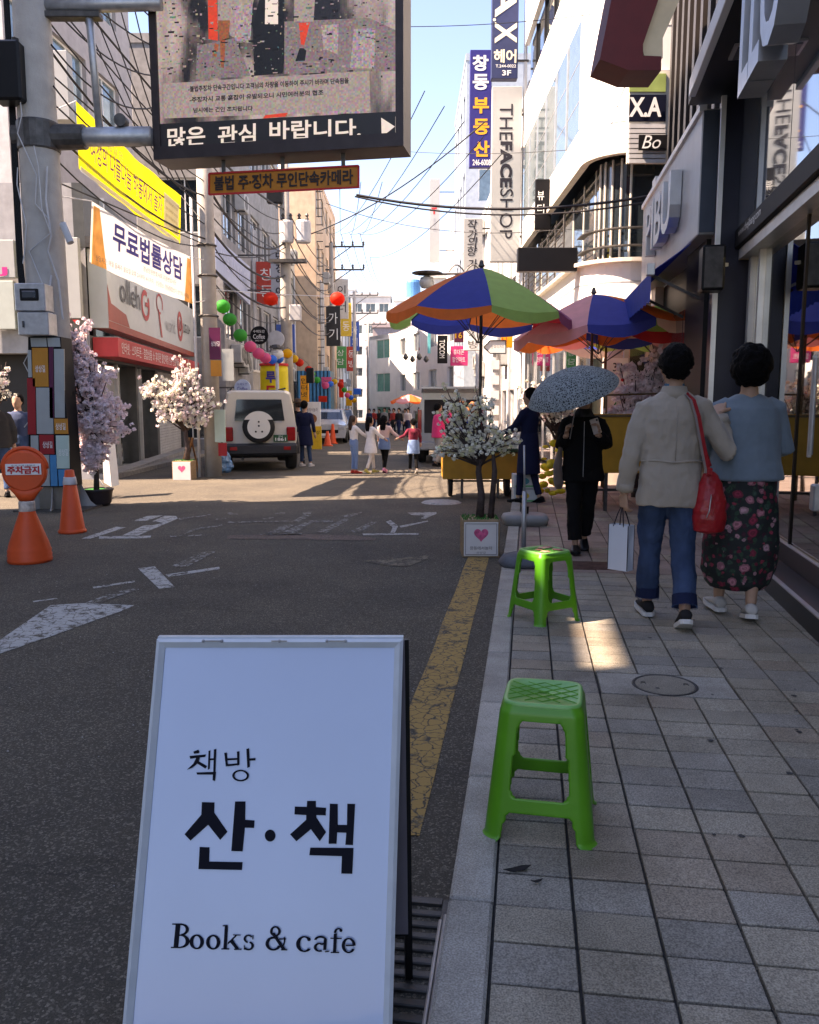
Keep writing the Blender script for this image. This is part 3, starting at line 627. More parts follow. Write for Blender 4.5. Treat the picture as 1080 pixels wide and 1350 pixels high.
c, w, h = img_extent(828, 880, 95, 216, 14.1)
MB().box((c.x-w/2, 14.06, c.z-h/2), (c.x+w/2, 14.13, c.z+h/2)).build('side_frame', m_cream, t)
for nm, p0, p1, m_ in (('green_poster', 97, 121, mat('green poster', (.25, .33, .1), .6, var=.3, scale=3)), ('navy_panel', 125, 160, m_navy)):
    c, w, h = img_extent(830, 878, p0, p1, 14.05); MB().box((c.x-w/2, 14.04, c.z-h/2), (c.x+w/2, 14.06, c.z+h/2)).build(nm, m_, t)
text('A.X', c-V((.05, .02, 0)), -X, Z, .52, .3, m_paper, t, 'reversed_letters', bold=.03, off=-.03)
for i in range(8):
    c2_, w, h = img_extent(830, 878, 163+i*6.6, 168+i*6.6, 14.0); MB().box((c2_.x-w/2, 14.02, c2_.z-h/2), (c2_.x+w/2, 14.06, c2_.z+h/2)).build('louver', m_lgrey, t)
c, w, h = img_extent(843, 885, 177, 197, 13.95); MB().box((c.x-w/2, 13.97, c.z-h/2), (c.x+w/2, 14.0, c.z+h/2)).build('small_sign', m_black, t); text('Bo', c-V((.06, 0, 0)), X, Z, .3, .2, m_paper, t, 'small_sign_letters', shear=.3, off=.002)
for k in range(3): MB().tube([(3.02, 23.05-.02*k, .1), (3.02, 23.05-.02*k, 13)], .05, 8).build('downpipe', m_whitemetal, t) if k == 0 else None
# balcony railing and small dark sign in front of the second floor
t = thing('railing', 'thin dark metal railing along the second floor ledge of the white corner building', 'railing', (2.8, 18, 3.8), world=True)
for i in range(7): MB().tube([(2.78, 15.6, 3.9+i*.14), (2.78, 21, 3.9+i*.14)], .012, 5).build('rail', m_dsteel, t)
for i in range(7): MB().tube([(2.79, 15.6+i*.9, 3.72), (2.79, 15.6+i*.9, 4.8)], .018, 5).build('post', m_dsteel, t)
panel(None, 'x', 0, 1, 0, 1, 20, m_black) if 0 else None
def sign(name, label, px0, px1, py0, py1, y, m, d=.12, cat='sign', texts=(), group=None, wall=None):
    """board facing the camera; texts: (string, cx, cy, w, h px, material, opts)"""
    c, w, h = img_extent(px0, px1, py0, py1, y)
    t = thing(name, label, cat, (c.x, y, c.z-h/2), 0, group, world=True)
    MB().box((c.x-w/2, y, c.z-h/2), (c.x+w/2, y+d, c.z+h/2), .01).build('board', m, t)
    s = at(541, (py0+py1)/2, y).x - at(540, (py0+py1)/2, y).x
    for q in texts:
        st, cx, cy, tw, th, tm = q[:6]; op = dict(q[6]) if len(q) > 6 else {}
        p = at(cx, cy, y); hh = (at(cx, cy-th/2, y)-at(cx, cy+th/2, y)).z
        if op.pop('down', 0): text(st, p-Y*.004, -Z, X, hh, tw*s, tm, t, **op)
        else: text(st, p-Y*.004, X, Z, tw*s, hh, tm, t, **op)
    if wall is not None:
        for f in (.15, .85):
            zz = c.z-h/2+h*f; a, b_ = (c.x+w/2, wall) if wall > c.x else (wall, c.x-w/2)
            MB().bar((a, y+d/2, zz), (b_, y+d/2, zz), .05).build('bracket', m_dsteel, t)
    return t
m_cream_t = mat('cream letters', (.7, .66, .5), .6, var=.03); m_purple = mat('violet sign face', (.03, .026, .17), .5, var=.06); m_orange_t = mat('orange letters', (.85, .38, .03), .5, var=.04)
m_navysign = mat('navy sign face', (.02, .03, .09), .5, var=.08); m_pale = mat('pale grey sign face', (.36, .37, .36), .5, var=.03, dirt=.08)
sign('vertical_sign', 'tall pale grey vertical sign lettered downward, beneath the navy hair salon sign', 648, 687, 115, 346, 22.9, m_pale, .25, texts=(('THE', 667.5, 161, 17, 48, m_tink, dict(down=1)), ('FACE', 667.5, 217, 16, 61, m_tink, dict(down=1, bold=.045)), ('SHOP', 667.5, 282, 17, 66, m_tink, dict(down=1))), wall=3.1)
sign('vertical_sign', 'navy hair salon sign with big cream letters above the pale vertical sign', 649, 684, -70, 104, 22.9, m_navysign, .25, texts=(('A', 667, 0, 28, 46, m_cream_t, dict(down=1, bold=.03)), ('·', 652, 26, 4, 4, m_cream_t), ('X', 667, 43, 29, 28, m_cream_t, dict(down=1, bold=.03)), ('헤어', 666, 74, 30, 18, m_cream_t, dict(bold=.03)), ('T.244-0022', 667, 87, 27, 4, m_paper, dict(bold=.01)), ('3F', 668, 96, 12, 7, m_paper, dict(bold=.02))), wall=3.1)
sign('vertical_sign', 'violet vertical sign with white and orange letters left of the navy sign', 619.5, 648, 66, 221, 27, m_purple, .2, texts=tuple((s_, 633.5+(k*.35), yy, 21, 21, m_ , dict(bold=.035)) for k, (s_, yy, m_) in enumerate((('창', 83, m_paper), ('동', 108, m_paper), ('부', 139, m_orange_t), ('동', 167, m_orange_t), ('산', 196, m_orange_t)))) + (('246-6008', 635, 214, 24, 8, m_paper, dict(bold=.02)),), wall=3.2)
sign('vertical_sign', 'white vertical sign with brush lettering below the violet sign', 611.5, 636, 288, 372, 31, m_pale, .2, texts=tuple((s_, 623, yy, 13, 13, m_tink, dict(shear=.15, bold=.01)) for s_, yy in (('작', 296), ('가', 309), ('의', 319), ('향', 331), ('가', 348))), wall=3.1)
sign('vertical_sign', 'far white vertical phone shop sign with a red mark', 566.5, 580, 236, 346, 56, m_pale, .3, texts=(('T', 572.5, 278, 7, 9, m_tred, dict(bold=.05)), ('world', 574, 296, 5, 18, m_grey, dict(down=1))), wall=3.2)
sign('display_board', 'switched off black display board on the white corner building', 683, 761.5, 326, 357.5, 14.6, m_bplastic, .18, 'display', wall=None)
sign('shop_sign', 'small black sign with white brush letters beside the second floor railing', 706, 727, 236, 302, 18.5, m_black, .1, texts=(('뷰', 713, 258, 9, 12, m_paper), ('티', 713, 275, 9, 12, m_paper)), wall=2.95)
# ------------------------------------------------------------------ farther right row
B = building('light grey three storey building behind the violet sign', 1, 3.15, 23.1, 31, 9.5, 7, m_lgrey, 3, 4, 1.3, 1.5)
B = building('narrow cream building behind the white brush lettered sign', 1, 3.0, 31.05, 38, 8.8, 7, m_white, 3, 4, 1.1, 1.5, fcols=2)
B = building('tall blue grey clad building rising behind the violet sign', 1, 2.45, 38.05, 47, 16, 7, m_blueg, 5, 4, 1.2, 1.4, fcols=3, gm=m_skyglass)
B = building('white building beyond the blue grey one on the right', 1, 3.0, 47.1, 58, 11.5, 8, m_white, 4, 4, 1.6, 1.3)
B = building('grey building far along the right side', 1, 3.0, 58.1, 70, 13.5, 8, m_lgrey, 4, 5, 1.4, 1.3)
# white angled block where the street turns
t = thing('angled_building', 'white low building with green and dark windows where the street turns', 'building', (1, 60, -1), world=True)
p0, p1, p2 = V((2.95, 46.5, 0)), V((-1.0, 66, 0)), V((-3.3, 70, 0))
for a_, b_, hh, rows, cols, ww, wh, gm, zo in ((p1, p0, 6.8, 3, 4, 2.2, 1.25, m_glass, .8), (p2, p1, 6.8, 3, 1, 2.4, 1.5, mat('green glass', (.1, .3, .24), .15), .8)):
    u = (b_-a_).normalized(); n = V((u.y, -u.x, 0)); facade(t, a_, u, n, (b_-a_).length, -1.2, hh, rows, cols, ww, wh, m_white, gm=gm, zoff=zo)
u = (p0-p1).normalized(); n = V((u.y, -u.x, 0))
MB().poly([p2+Z*6.8, p1+Z*6.8, p0+Z*6.8, V((9, 52, 6.8)), V((6, 72, 6.8))], .3).build('roof', m_white, t)
MB().poly([(x, y, 6.5) for x, y in ((-3.1, 70.3), (-.8, 66.3), (3, 47), (8.8, 52), (6, 72))], 7.8).build('core', m_dark, t)
# ------------------------------------------------------------------ quad helpers
def bil(c, a, b): return (c[3].lerp(c[2], a)).lerp(c[0].lerp(c[1], a), b)      # corners TL TR BR BL, a right, b up
def quadtext(s, c, a0, a1, b0, b1, m, parent, name='lettering', n=None, off=.012, **kw):
    vs, fs, x0, x1, y0, y1 = textmesh(s, kw.pop('bold', 0.), kw.pop('shear', 0.), 1., 0.)
    n = n or (c[1]-c[0]).cross(c[0]-c[3]).normalized()
    P = [bil(c, a0+(a1-a0)*(p.x-x0)/(x1-x0), b0+(b1-b0)*(p.y-y0)/(y1-y0)) + n*off for p in vs]
    return MB().add(P, fs).build(name, m, parent)
def onplane(px, py, P0, n):
    d = V(((px-540)/F, cp + (675-py)/F*sp, (675-py)/F*cp - sp)); o = V((0, 0, HC)); return o + d*((P0-o).dot(n)/d.dot(n))
# ------------------------------------------------------------------ near left building (beside and behind the camera; it shades the street)
t = thing('near_building', 'tall plain building on the left beside the viewer, just outside the picture', 'building', (0, 0, -.3), -AN)
MB().poly([(-8.15, -18, 11.2), (-8.15, 10.15, 11.2), (-11, 8.9, 11.2), (-11, -18, 11.2)], 11.2).build('wall', m_lgrey, t)
MB().wall((-8.16, -18, .3), Y, X, 28.15, 10.9, 19.3, ((18.7, 19.75, 11.25, 11.82),), .08).build('sun_patch_screen', m_lgrey, t)
for i in range(12): MB().box((-8.2, .68, 11.25+i*.049), (-8.17, 1.78, 11.2845+i*.049)).build('sun_patch_slat', m_lgrey, t)   # added unseen rooftop screen; its slatted gap shapes a sun patch on the pavers
for j in range(3):
    for i in range(7):
        o = MB().box((-8.15, -16.5+i*3.8, 1.2+j*3.6), (-8.12, -14.2+i*3.8, 3.1+j*3.6)).build('window', m_glass, t)
# ------------------------------------------------------------------ phone shop building on the left (faces 5.7 degrees left)
t = thing('shop_building', 'grey phone shop building with a wide white and red signboard behind the banners', 'building', (-9, 22, -.3), world=True)
uO = V((-.0995, .995, 0)); nO = V((.995, .0995, 0)); O0 = V((-6.25, 16.6, 0)); LO = 11.0
m_terr = mat('red fascia', (.34, .07, .045), .5, var=.08, dirt=.1); m_greyfr = mat('dark grey frame', (.08, .085, .085), .5)
m_olleh = mat('signboard white', (.50, .53, .52), .45, var=.03, dirt=.12)
OP = lambda a, z, d=0: O0 + uO*a + Z*z + nO*d
def slab(name, a0, a1, z0, z1, d0, d1, m, par=None):
    return MB().add([OP(a, z, d) for a in (a0, a1) for d in (d0, d1) for z in (z0, z1)], [(0,1,3,2), (4,6,7,5), (0,4,5,1), (2,3,7,6), (0,2,6,4), (1,5,7,3)]).build(name, m, par or t)
MB().wall(O0, uO, nO, LO, -.3, 2.75, ((.5, 3.9, -.1, 2.3), (4.1, 6.3, -.1, 2.3), (6.6, 10.4, -.1, 2.3)), .3).build('ground_floor_wall', m_greyfr, t)
slab('interior', .3, 10.7, -.3, 2.7, -1.2, -1.1, mat('shop interior', (.12, .13, .12), .8, var=.5, scale=3)); slab('step', 0, LO, -.3, .02, 0, .35, m_conc)
for a in (.5, 1.63, 2.76, 4.1, 5.2): slab('pane', a+.03, a+1.08, -.08, 2.28, -.2, -.19, m_shop); slab('frame_post', a-.03, a+.03, -.1, 2.3, -.22, -.15, m_alu)
slab('window_poster', 4.5, 5.1, .2, 1.9, -.26, -.25, mat('blue poster', (.12, .35, .45), .5, var=.4, scale=4)); slab('window_poster', 1.0, 1.5, .5, 1.9, -.26, -.25, m_paper)
for i in range(30): slab('shutter_slat', 6.6, 10.4, -.1+i*.08, -.03+i*.08, -.1, -.07, m_lgrey)
slab('awning_board', .15, 10.8, 2.35, 2.72, .02, .5, mat('red awning board', (.5, .05, .05), .55, var=.08))
c4 = [OP(.4, 2.66, .5), OP(7, 2.66, .5), OP(7, 2.42, .5), OP(.4, 2.42, .5)]; quadtext('인터넷 · 스마트폰 · 결합상품 ☆ 휴대폰 할인매장 신규 번호이동', c4, 0, 1, 0, 1, m_paper, t)
sb = slab('signboard', .1, 10.9, 2.9, 4.4, 0, .35, m_olleh); slab('signboard_edge', .1, 10.9, 2.9, 3.04, .352, .36, m_terr, sb); slab('signboard_edge', 10.4, 10.9, 3.04, 4.4, .352, .356, m_olleh, sb)
MB().poly([OP(.35, 3.4, .356), OP(1.6, 3.3, .356), OP(1.9, 3.05, .356), OP(.1, 3.05, .356), OP(.1, 3.75, .356)][:5]).build('red_flash', m_terr, sb)
m_dgrey_t = mat('dark grey letters', (.07, .07, .07), .5); c4 = [OP(0, 4.4, .36), OP(11, 4.4, .36), OP(11, 2.9, .36), OP(0, 2.9, .36)]
quadtext('olleh', c4, .1, .27, .42, .76, m_dgrey_t, sb, bold=.0)
m_red2 = mat('red emblem', (.45, .04, .04), .5, var=.05)
def ringmark(cx, cz, r, w, a0=0, a1=360, sx=1.):
    b = MB(); N = 28
    for k in range(N):
        p, q = R(a0+(a1-a0)*k/N), R(a0+(a1-a0)*(k+1)/N)
        b.add([OP(cx+sx*rr*math.cos(x), cz+rr*math.sin(x), .362) for x, rr in ((p, r-w), (q, r-w), (q, r+w), (p, r+w))], [(0,1,2,3)])
    return b.build('emblem', m_red2, sb)
ringmark(3.6, 3.72, .3, .06, 60, 400, 1.3); slab('emblem', 3.6, 4.0, 3.7, 3.8, .361, .364, m_red2, sb)
b = MB()
for k in range(40):                                    # winding ribbon mark
    a = k/40*1.75*PI - .5; b.add([OP(5.35+.42*math.cos(a), 3.95+.26*math.sin(a), .363), OP(5.35+.34*math.cos(a), 3.95+.2*math.sin(a), .363), OP(5.35+.34*math.cos(a+.14), 3.95+.2*math.sin(a+.14), .363), OP(5.35+.42*math.cos(a+.14), 3.95+.26*math.sin(a+.14), .363)], [(0,1,2,3)])
b.add([OP(5.1, 3.8, .363), OP(5.25, 3.8, .363), OP(5.6, 3.12, .363), OP(5.4, 3.12, .363)], [(0,1,2,3)]); b.build('emblem', m_red2, sb)
quadtext('world', c4, .555, .68, .3, .55, mat('pale grey letters', (.3, .3, .3), .5), sb); ringmark(8.35, 3.65, .36, .07, 0, 360, 1.); quadtext('U', c4, .735, .775, .4, .62, m_red2, sb, bold=.05); quadtext('LG U+', c4, .81, .92, .42, .6, m_dgrey_t, sb, bold=.02)
slab('upper_band', 0, LO, 4.4, 5.6, -.2, .0, m_greyfr); slab('gutter', 0, LO, 4.42, 4.62, .0, .2, m_dsteel)
MB().wall((-14, 16.6, 0), X, -Y, 7.75, -.3, 5.6, ((.4, 3.4, -.1, 2.4), (4.2, 7.2, -.1, 2.4)), .4).build('end_wall', m_grey, t)
MB().box((-13.9, 17.2, -.3), (-6.4, 17.3, 5.5)).build('core', m_dark, t); MB().add([(-14, 16.6, 5.6), OP(0, 5.6), OP(LO, 5.6), (-14, 27.5, 5.6)], [(0,1,2,3)]).build('roof', m_roof, t)
# set-back upper storeys
O2 = V((-7.95, 17.4, 0)); u2 = V((.07, .9975, 0)); n2 = V((.9975, -.07, 0)); ops = [(.15+i*1.9, 1.75+i*1.9, 7.6+j*3.3, 9.5+j*3.3) for i in range(3) for j in range(2)]
MB().wall(O2, u2, n2, 6.4, 5.6, 14.3, ops, .12).build('upper_wall', mat('grey pink cladding', (.36, .33, .32), .6, var=.08, dirt=.3), t)
for o in ops: window(t, O2+u2*(o[0]+o[1])/2+Z*(o[2]+o[3])/2, u2, n2, 1.6, 1.9, m_wframe, m_skyglass, 2)
MB().wall((-16, 17.4, 0), X, -Y, 8.05, 5.6, 14.3, ((5.6, 7.4, 7.6, 9.6), (5.6, 7.4, 11, 13)), .12).build('upper_end_wall', m_lgrey, t)
for zz in (8.6, 12): window(t, V((-9.5, 17.4, zz)), X, -Y, 1.8, 2.0, m_wframe, m_skyglass, 2)
MB().box((-15.9, 17.6, 5.6), (-8.2, 23.7, 14.28)).build('upper_core', m_dark, t); MB().box((-16, 17.38, 14.3), (-7.5, 23.8, 14.6)).build('parapet', m_lgrey, t)
for i in range(3): slab('pipe', 1.2+i*3.2, 1.3+i*3.2, 5.0, 5.6, .0, .08, m_alu)
sign('sign_box', 'blank white sign box high on the building behind the concrete pole', 57, 90, 66, 158, 16.2, m_pale, .25)
sign('shop_sign', 'white sign with a dark plus mark right behind the concrete pole', 76, 105, 313, 420, 16.3, m_pale, .12, texts=(('+', 80, 364, 8, 9, m_tink, dict(bold=.05)), ('▼', 100, 424, 9, 5, m_tred)))
sign('shop_sign', 'white sign with a pink curl at the left edge behind the concrete pole', -60, 19, 316, 366, 16.3, m_pale, .12, texts=(('J', 4, 358, 12, 12, mat('pink print', (.6, .03, .2), .5), dict(bold=.06)),))
sign('shop_sign', 'pale green panel below the white sign at the left edge', -60, 19, 370, 434, 16.3, mat('pale green panel', (.38, .42, .38), .5, var=.05), .12)
MB().box((-7.3, 16.3, 1.2), (-6.7, 16.55, 4.6)).build('downpipe_cover', mat('dark green cover', (.05, .07, .04), .6, var=.4, scale=6), None, label='dark green upright strip cover between the plus sign and the phone shop signboard', cat='panel')

# ------------------------------------------------------------------ farther left row
B = building('grey building with long window bands behind the blue white sign', -1, -6.05, 27.8, 40, 12.6, 7, mat('sooty grey wall', (.27, .265, .26), .8, var=.15, dirt=.6), 4, 5, 1.9, 1.7, gm=m_glass, fcols=3, fww=1.6)
sg = thing('sign_banner', 'large pale blue facade banner with faint brush lettering over the coffee shop', 'banner', (-5.6, 28, 5), world=True)
c4 = [at(285, 312, 25.8), at(330, 352, 30.5), at(330, 402, 30.5), at(285, 357, 25.8)]; m_pblue = mat('pale blue vinyl', (.36, .42, .58), .5, var=.05)
MB().poly(c4, .1, V((1, 0, 0))).build('face', m_pblue, sg); quadtext('수제돈까스 & Coffee', c4, .08, .92, .3, .8, mat('blue white letters', (.5, .55, .68), .5), sg)
sign('vertical_sign', 'grey vertical hair salon sign with black letters left of the transformer pole', 357, 379, 326, 392, 30, mat('grey sign face', (.33, .35, .38), .5, var=.05), .2, texts=tuple((s_, 369, y_, 11, 12, m_tink, dict(bold=.02)) for s_, y_ in (('민', 338), ('정', 354), ('헤', 369), ('어', 384))), wall=-6)
B = building('low brown building behind the transformer pole', -1, -6.0, 40.1, 44.8, 8.5, 6, m_cream, 3, 2, 1.3, 1.4)
B = building('tall beige building with a blank end wall', -1, -4.9, 45, 57, 13.2, 8, m_beige, 5, 5, 1.3, 1.4, front=False)
MB().box((-12.9, 44.95, -1), (-4.9, 45.1, 13.2)).build('end_wall', m_beige, B); 
for i in range(28): MB().tube([(-4.88, 45.3, 1+i*.42), (-4.55, 45.3, 1+i*.42)], .025, 5).build('rung', m_dsteel, B)
lab = ('grey weathered building beyond the beige tower', 'white building with small windows on the far left row', 'brown building far down the left row', 'pale grey building near the end of the left row')
for k, (y0, y1, x, h, m_) in enumerate(((57.2, 66, -5.4, 9.5, m_grey), (66.1, 78, -5.6, 11.5, m_white), (78.1, 92, -6.0, 9, m_beige), (92.1, 110, -7.0, 12, m_lgrey))):
    building(lab[k], -1, x, y0, y1, h, 8, m_, 3, 4, 1.5, 1.4, fcols=3)
# distant apartment blocks closing the view
far = [('white apartment block far at the end of the street, leftmost', -17, -9.5, 150, 21, m_white, 7, 3), ('grey apartment block with stacked balconies at the end of the street', -9.3, -3.0, 135, 18, m_lgrey, 6, 3), ('pale narrow block with a water tank behind the white building', -2.4, 2.2, 128, 16.5, m_white, 5, 2),
       ('cream block rising behind the angled white building', 2.6, 9, 112, 17.5, m_cream, 5, 3), ('pink grey block low at the end of the street', -4.5, 1.5, 104, 10.5, mat('pinkish render', (.45, .36, .34), .8, dirt=.3), 3, 3),
       ('pale apartment block behind the left row, farthest back', -29, -18.5, 165, 25, m_lgrey, 8, 4)]
for lb, x0, x1, y, h, m_, rows, cols in far:
    t = thing('apartment_block', lb, 'building', ((x0+x1)/2, y, -2), world=True)
    facade(t, (x0, y, 0), X, -Y, x1-x0, -2, h, rows, cols, 1.5, 1.35, m_, gm=m_glass); MB().box((x0+.05, y+.2, -2), (x1-.05, y+9, h)).build('core', m_, t)
    MB().box((x0-.1, y-.2, h), (x1+.1, y+9, h+.5)).build('parapet', m_, t)
MB().lathe([(0, 16.5), (1.1, 16.5), (1.1, 18.8), (.9, 19.2), (0, 19.3)], (.6, 130, .6), 16).build('water_tank', mat('blue tank', (.06, .2, .4), .4), None, label='small blue round water tank on a distant rooftop', cat='tank')

# ------------------------------------------------------------------ concrete pole with coloured cladding
m_polec = mat('pole concrete', (.40, .37, .33), .85, var=.12, scale=5, bump=.25, bscale=60, dirt=.35)
PX, PY = -4.87, 11.5
t = thing('utility_pole', 'thick grey concrete pole with meter boxes and multicoloured cladding at its foot', 'pole', (PX, PY, gz(PY)))
MB().tube([(0, 0, 0), (0, 0, 2), (0, 0, 5), (0, 0, 9)], [.29, .275, .245, .2], 24).build('shaft', m_polec, t, True)
bb = MB(); bb.box((-.45, -.4, 0), (.5, .4, .03)); bb.build('base_plate', m_dsteel, t)
for a in range(8):
    q = a*PI/4+.2; c_, s_ = math.cos(q), math.sin(q); MB().poly([V((c_*.27, s_*.27, .03)), V((c_*.5, s_*.5, .03)), V((c_*.42, s_*.42, .1)), V((c_*.3, s_*.3, .36)), V((c_*.27, s_*.27, .36))], .014, V((-s_, c_, 0))).build('gusset', m_conc, t)
for z_ in (1.5, 2.9, 3.7, 4.55, 4.75, 5.6): MB().lathe([(.285-.013*z_, z_-.012), (.30-.013*z_, z_), (.285-.013*z_, z_+.012)], n=24).build('strap', m_dsteel, t)
w2 = t.location; L_ = lambda x, y, yy: at(x, y, yy) - w2
m_clad = {'g': mat('grey blue enamel', (.36, .38, .36), .35, var=.05, dirt=.25), 'o': mat('orange enamel', (.55, .22, .03), .35, var=.06, dirt=.15), 'p': mat('purple enamel', (.10, .012, .05), .35, var=.05), 'r': mat('red enamel', (.35, .02, .025), .35, var=.05), 'm': mat('mint enamel', (.45, .58, .5), .35, var=.05, dirt=.1), 'b': mat('blue enamel', (.03, .22, .42), .35, var=.05)}
yb = 11.14
b = MB(); q = [L_(37, 444, yb), L_(80, 444, yb), L_(95, 642, yb), L_(38, 642, yb)]; bk = V((0, .36, 0)); b.add(q + [p+bk for p in q], [(0,1,2,3), (4,5,6,7), (0,4,5,1), (1,5,6,2), (2,6,7,3), (3,7,4,0)]); core = b.build('cladding_core', m_black, t)
pan = [('g',135,490,205,530), ('g',210,490,264,530), ('o',142,535,212,708), ('p',217,532,236,848), ('g',240,540,284,846), ('g',160,712,234,918), ('g',122,545,138,666), ('r',120,670,156,920), ('o',240,850,298,918), ('r',174,922,238,1008), ('g',136,925,170,1150), ('m',248,925,305,1072), ('g',178,1012,218,1150), ('b',222,1012,252,1150), ('b',258,1076,316,1150)]
for (k, x0, y0, x1, y1) in pan:
    A = [L_(x/3.375, 300+y/3.375, yb-.012) for x, y in ((x0, y0), (x1, y0), (x1+4, y1), (x0+4, y1))]
    MB().poly(A, .02, -Y).build('cladding_panel', m_clad[k], t)
for cx, cy in ((179, 628), (212, 966), (270, 885), (282, 1000)):
    text('상상길', L_(cx/3.375, 300+cy/3.375, yb-.014), X, Z, .13, .09, m_paper, t, 'panel_lettering', bold=.01)
for (x0, y0, x1, y1, nm) in ((20, 373, 58, 410, 'meter_box'), (24, 411, 63, 442, 'switch_box')):
    A, B_ = L_(x0, y1, 11.0), L_(x1, y0, 11.0); o = MB().box((A.x, A.y, A.z), (B_.x, A.y+.28, B_.z), .012).build(nm, m_steel, t)
    if nm == 'meter_box':
        cx, cz = (A.x+B_.x)/2, (A.z+B_.z)/2+.03
        MB().box((cx-.12, A.y-.02, cz-.075), (cx+.12, A.y+.0, cz+.075), .03).build('rim', m_bplastic, o); MB().box((cx-.09, A.y-.028, cz-.045), (cx+.09, A.y-.015, cz+.045), .01).build('glass', m_glass, o)
    else: MB().tube([(A.x+.08, A.y-.02, A.z+.1), (A.x+.08, A.y-.02, A.z+.18)], .012, 6).build('latch', m_dsteel, o)
zA = at(130, 178, 11.4).z - w2.z
MB().tube([(.05, 0, zA), (1.5, -.05, zA)], .12, 16).build('arm', m_steel, t, True); MB().tube([(-.3, 0, zA), (.62, -.02, zA)], [.17, .155], 14).build('clamp_sleeve', m_dsteel, t); MB().lathe([(.26, zA-.18), (.27, zA-.16), (.27, zA+.16), (.26, zA+.18)], n=20).build('clamp_band', m_dsteel, t)
zT = at(130, 4, 11.4).z - w2.z
MB().tube([(0, 0, zT), (1.7, -.1, zT)], .09, 14).build('arm', m_steel, t, True); MB().box((.1, -.1, zT-.16), (.9, .06, zT-.08), .01).build('lamp_head', m_dsteel, t)
MB().tube([(.82, -.03, zA), (.72, -.03, zT+.5)], .05, 12).build('upright', m_steel, t, True)
o = MB().tube([(1.12, -.14, zA+.18), (1.12, .0, zA+.18)], .08, 14).build('junction_cap', m_dsteel, t)
q0 = at(15, 95, 11.2) - w2; MB().box((q0.x-.24, q0.y-.1, q0.z-.36), (q0.x+.15, q0.y+.2, q0.z+.36), .03).build('loudspeaker', m_bplastic, t); MB().bar((q0.x+.05, q0.y, q0.z+.4), (-.1, 0, q0.z+.45), .04).build('speaker_bracket', m_dsteel, t)
p = at(86, 300, 11.2) - w2; o = MB().tube([p+V((-.03, 0, .05)), p+V((.08, -.05, -.2))], .045, 12).build('camera', m_lgrey, t); MB().bar(p+V((-.02, .05, .03)), p+V((-.12, .2, .05)), .03).build('camera_arm', m_dsteel, t)
random.seed(5); bw = MB()
for i in range(7):
    a = random.uniform(-2.4, -.7); x0 = .27*math.cos(a); y0 = .27*math.sin(a)-.02; z0 = random.uniform(2.2, 5.6); pts = [(x0+random.uniform(-.04, .06)*j, y0-.02-.03*math.sin(j), z0 - j*.35+.1*math.sin(j*2+i)) for j in range(6)]
    bw.tube(pts, .007 + .006*(i % 2), 5)
bw.build('loose_wires', m_lgrey, t, kind='stuff')
bw = MB(); [bw.tube([(-.3+.02*i, -.05-.02*i, 9), (-.31+.02*i, -.1, 5), (-.28+.02*i, -.2, 3.3), (-.22+.02*i, -.28, 2.4)], .016, 6) for i in range(4)]; bw.build('cable_bundle', m_bplastic, t, kind='stuff')

# ------------------------------------------------------------------ LED billboard hung on the arms
PL, PR_ = at(205, 212, 11.55), at(533, 193, 10.93); PR_.z = PL.z; ub = (PR_-PL).normalized(); nb = V((ub.y, -ub.x, 0)); WB = (PR_-PL).length
t = thing('led_billboard', 'large dark LED billboard with a glitching street picture above an orange parking sign', 'billboard', PL, world=True)
Bp = lambda a, z, d=0: PL + ub*a + Z*z + nb*d
HB = 3.0
def bslab(name, a0, a1, z0, z1, d0, d1, m, par=None): return MB().add([Bp(a, z, d) for a in (a0, a1) for d in (d0, d1) for z in (z0, z1)], [(0,1,3,2), (4,6,7,5), (0,4,5,1), (2,3,7,6), (0,2,6,4), (1,5,7,3)]).build(name, m, par or t)
m_case = mat('dark brown casing', (.045, .035, .035), .45, .3, var=.15, dirt=.1); m_case2 = mat('grey casing side', (.10, .09, .085), .5, .3, dirt=.3)
bslab('casing', 0, WB, 0, HB, -.46, 0, m_case2); fw_ = .1
for a0, a1, z0, z1 in ((0, WB, 0, .16), (0, fw_, .16, HB), (WB-fw_, WB, .16, HB)): bslab('bezel', a0, a1, z0, z1, 0, .05, m_case)
# screen: coarse pixels, noise and colour fields that glow
m_scr = new_mat('led screen'); n = m_scr.node_tree.nodes; l = m_scr.node_tree.links; b = n['Principled BSDF']
tc = n.new('ShaderNodeTexCoord'); sn = n.new('ShaderNodeVectorMath'); sn.operation = 'SNAP'; sn.inputs[1].default_value = (.022, 5, .022); l.new(tc.outputs['Object'], sn.inputs[0])
def nznode(sc, vec, det=4):
    z_ = n.new('ShaderNodeTexNoise'); z_.inputs['Scale'].default_value = sc; z_.inputs['Detail'].default_value = det; l.new(vec, z_.inputs['Vector']); return z_
mp = n.new('ShaderNodeMapping'); mp.inputs['Scale'].default_value = (1.5, 1, .5); l.new(sn.outputs[0], mp.inputs[0])
f = nznode(1.5, mp.outputs[0], 6); r = n.new('ShaderNodeValToRGB'); l.new(f.outputs[0], r.inputs[0]); e = r.color_ramp.elements
e[0].position = .42; e[0].color = (.006, .006, .008, 1); e[1].position = .66; e[1].color = (.26, .245, .25, 1); q = e.new(.5); q.color = (.1, .09, .09, 1); q = e.new(.54); q.color = (.17, .155, .16, 1)
wn_ = n.new('ShaderNodeTexWhiteNoise'); l.new(sn.outputs[0], wn_.inputs[0])
mx = n.new('ShaderNodeMix'); mx.data_type = 'RGBA'; mx.blend_type = 'MULTIPLY'; mx.inputs['Factor'].default_value = .35; l.new(r.outputs[0], mx.inputs['A']); l.new(wn_.outputs['Color'], mx.inputs['B'])
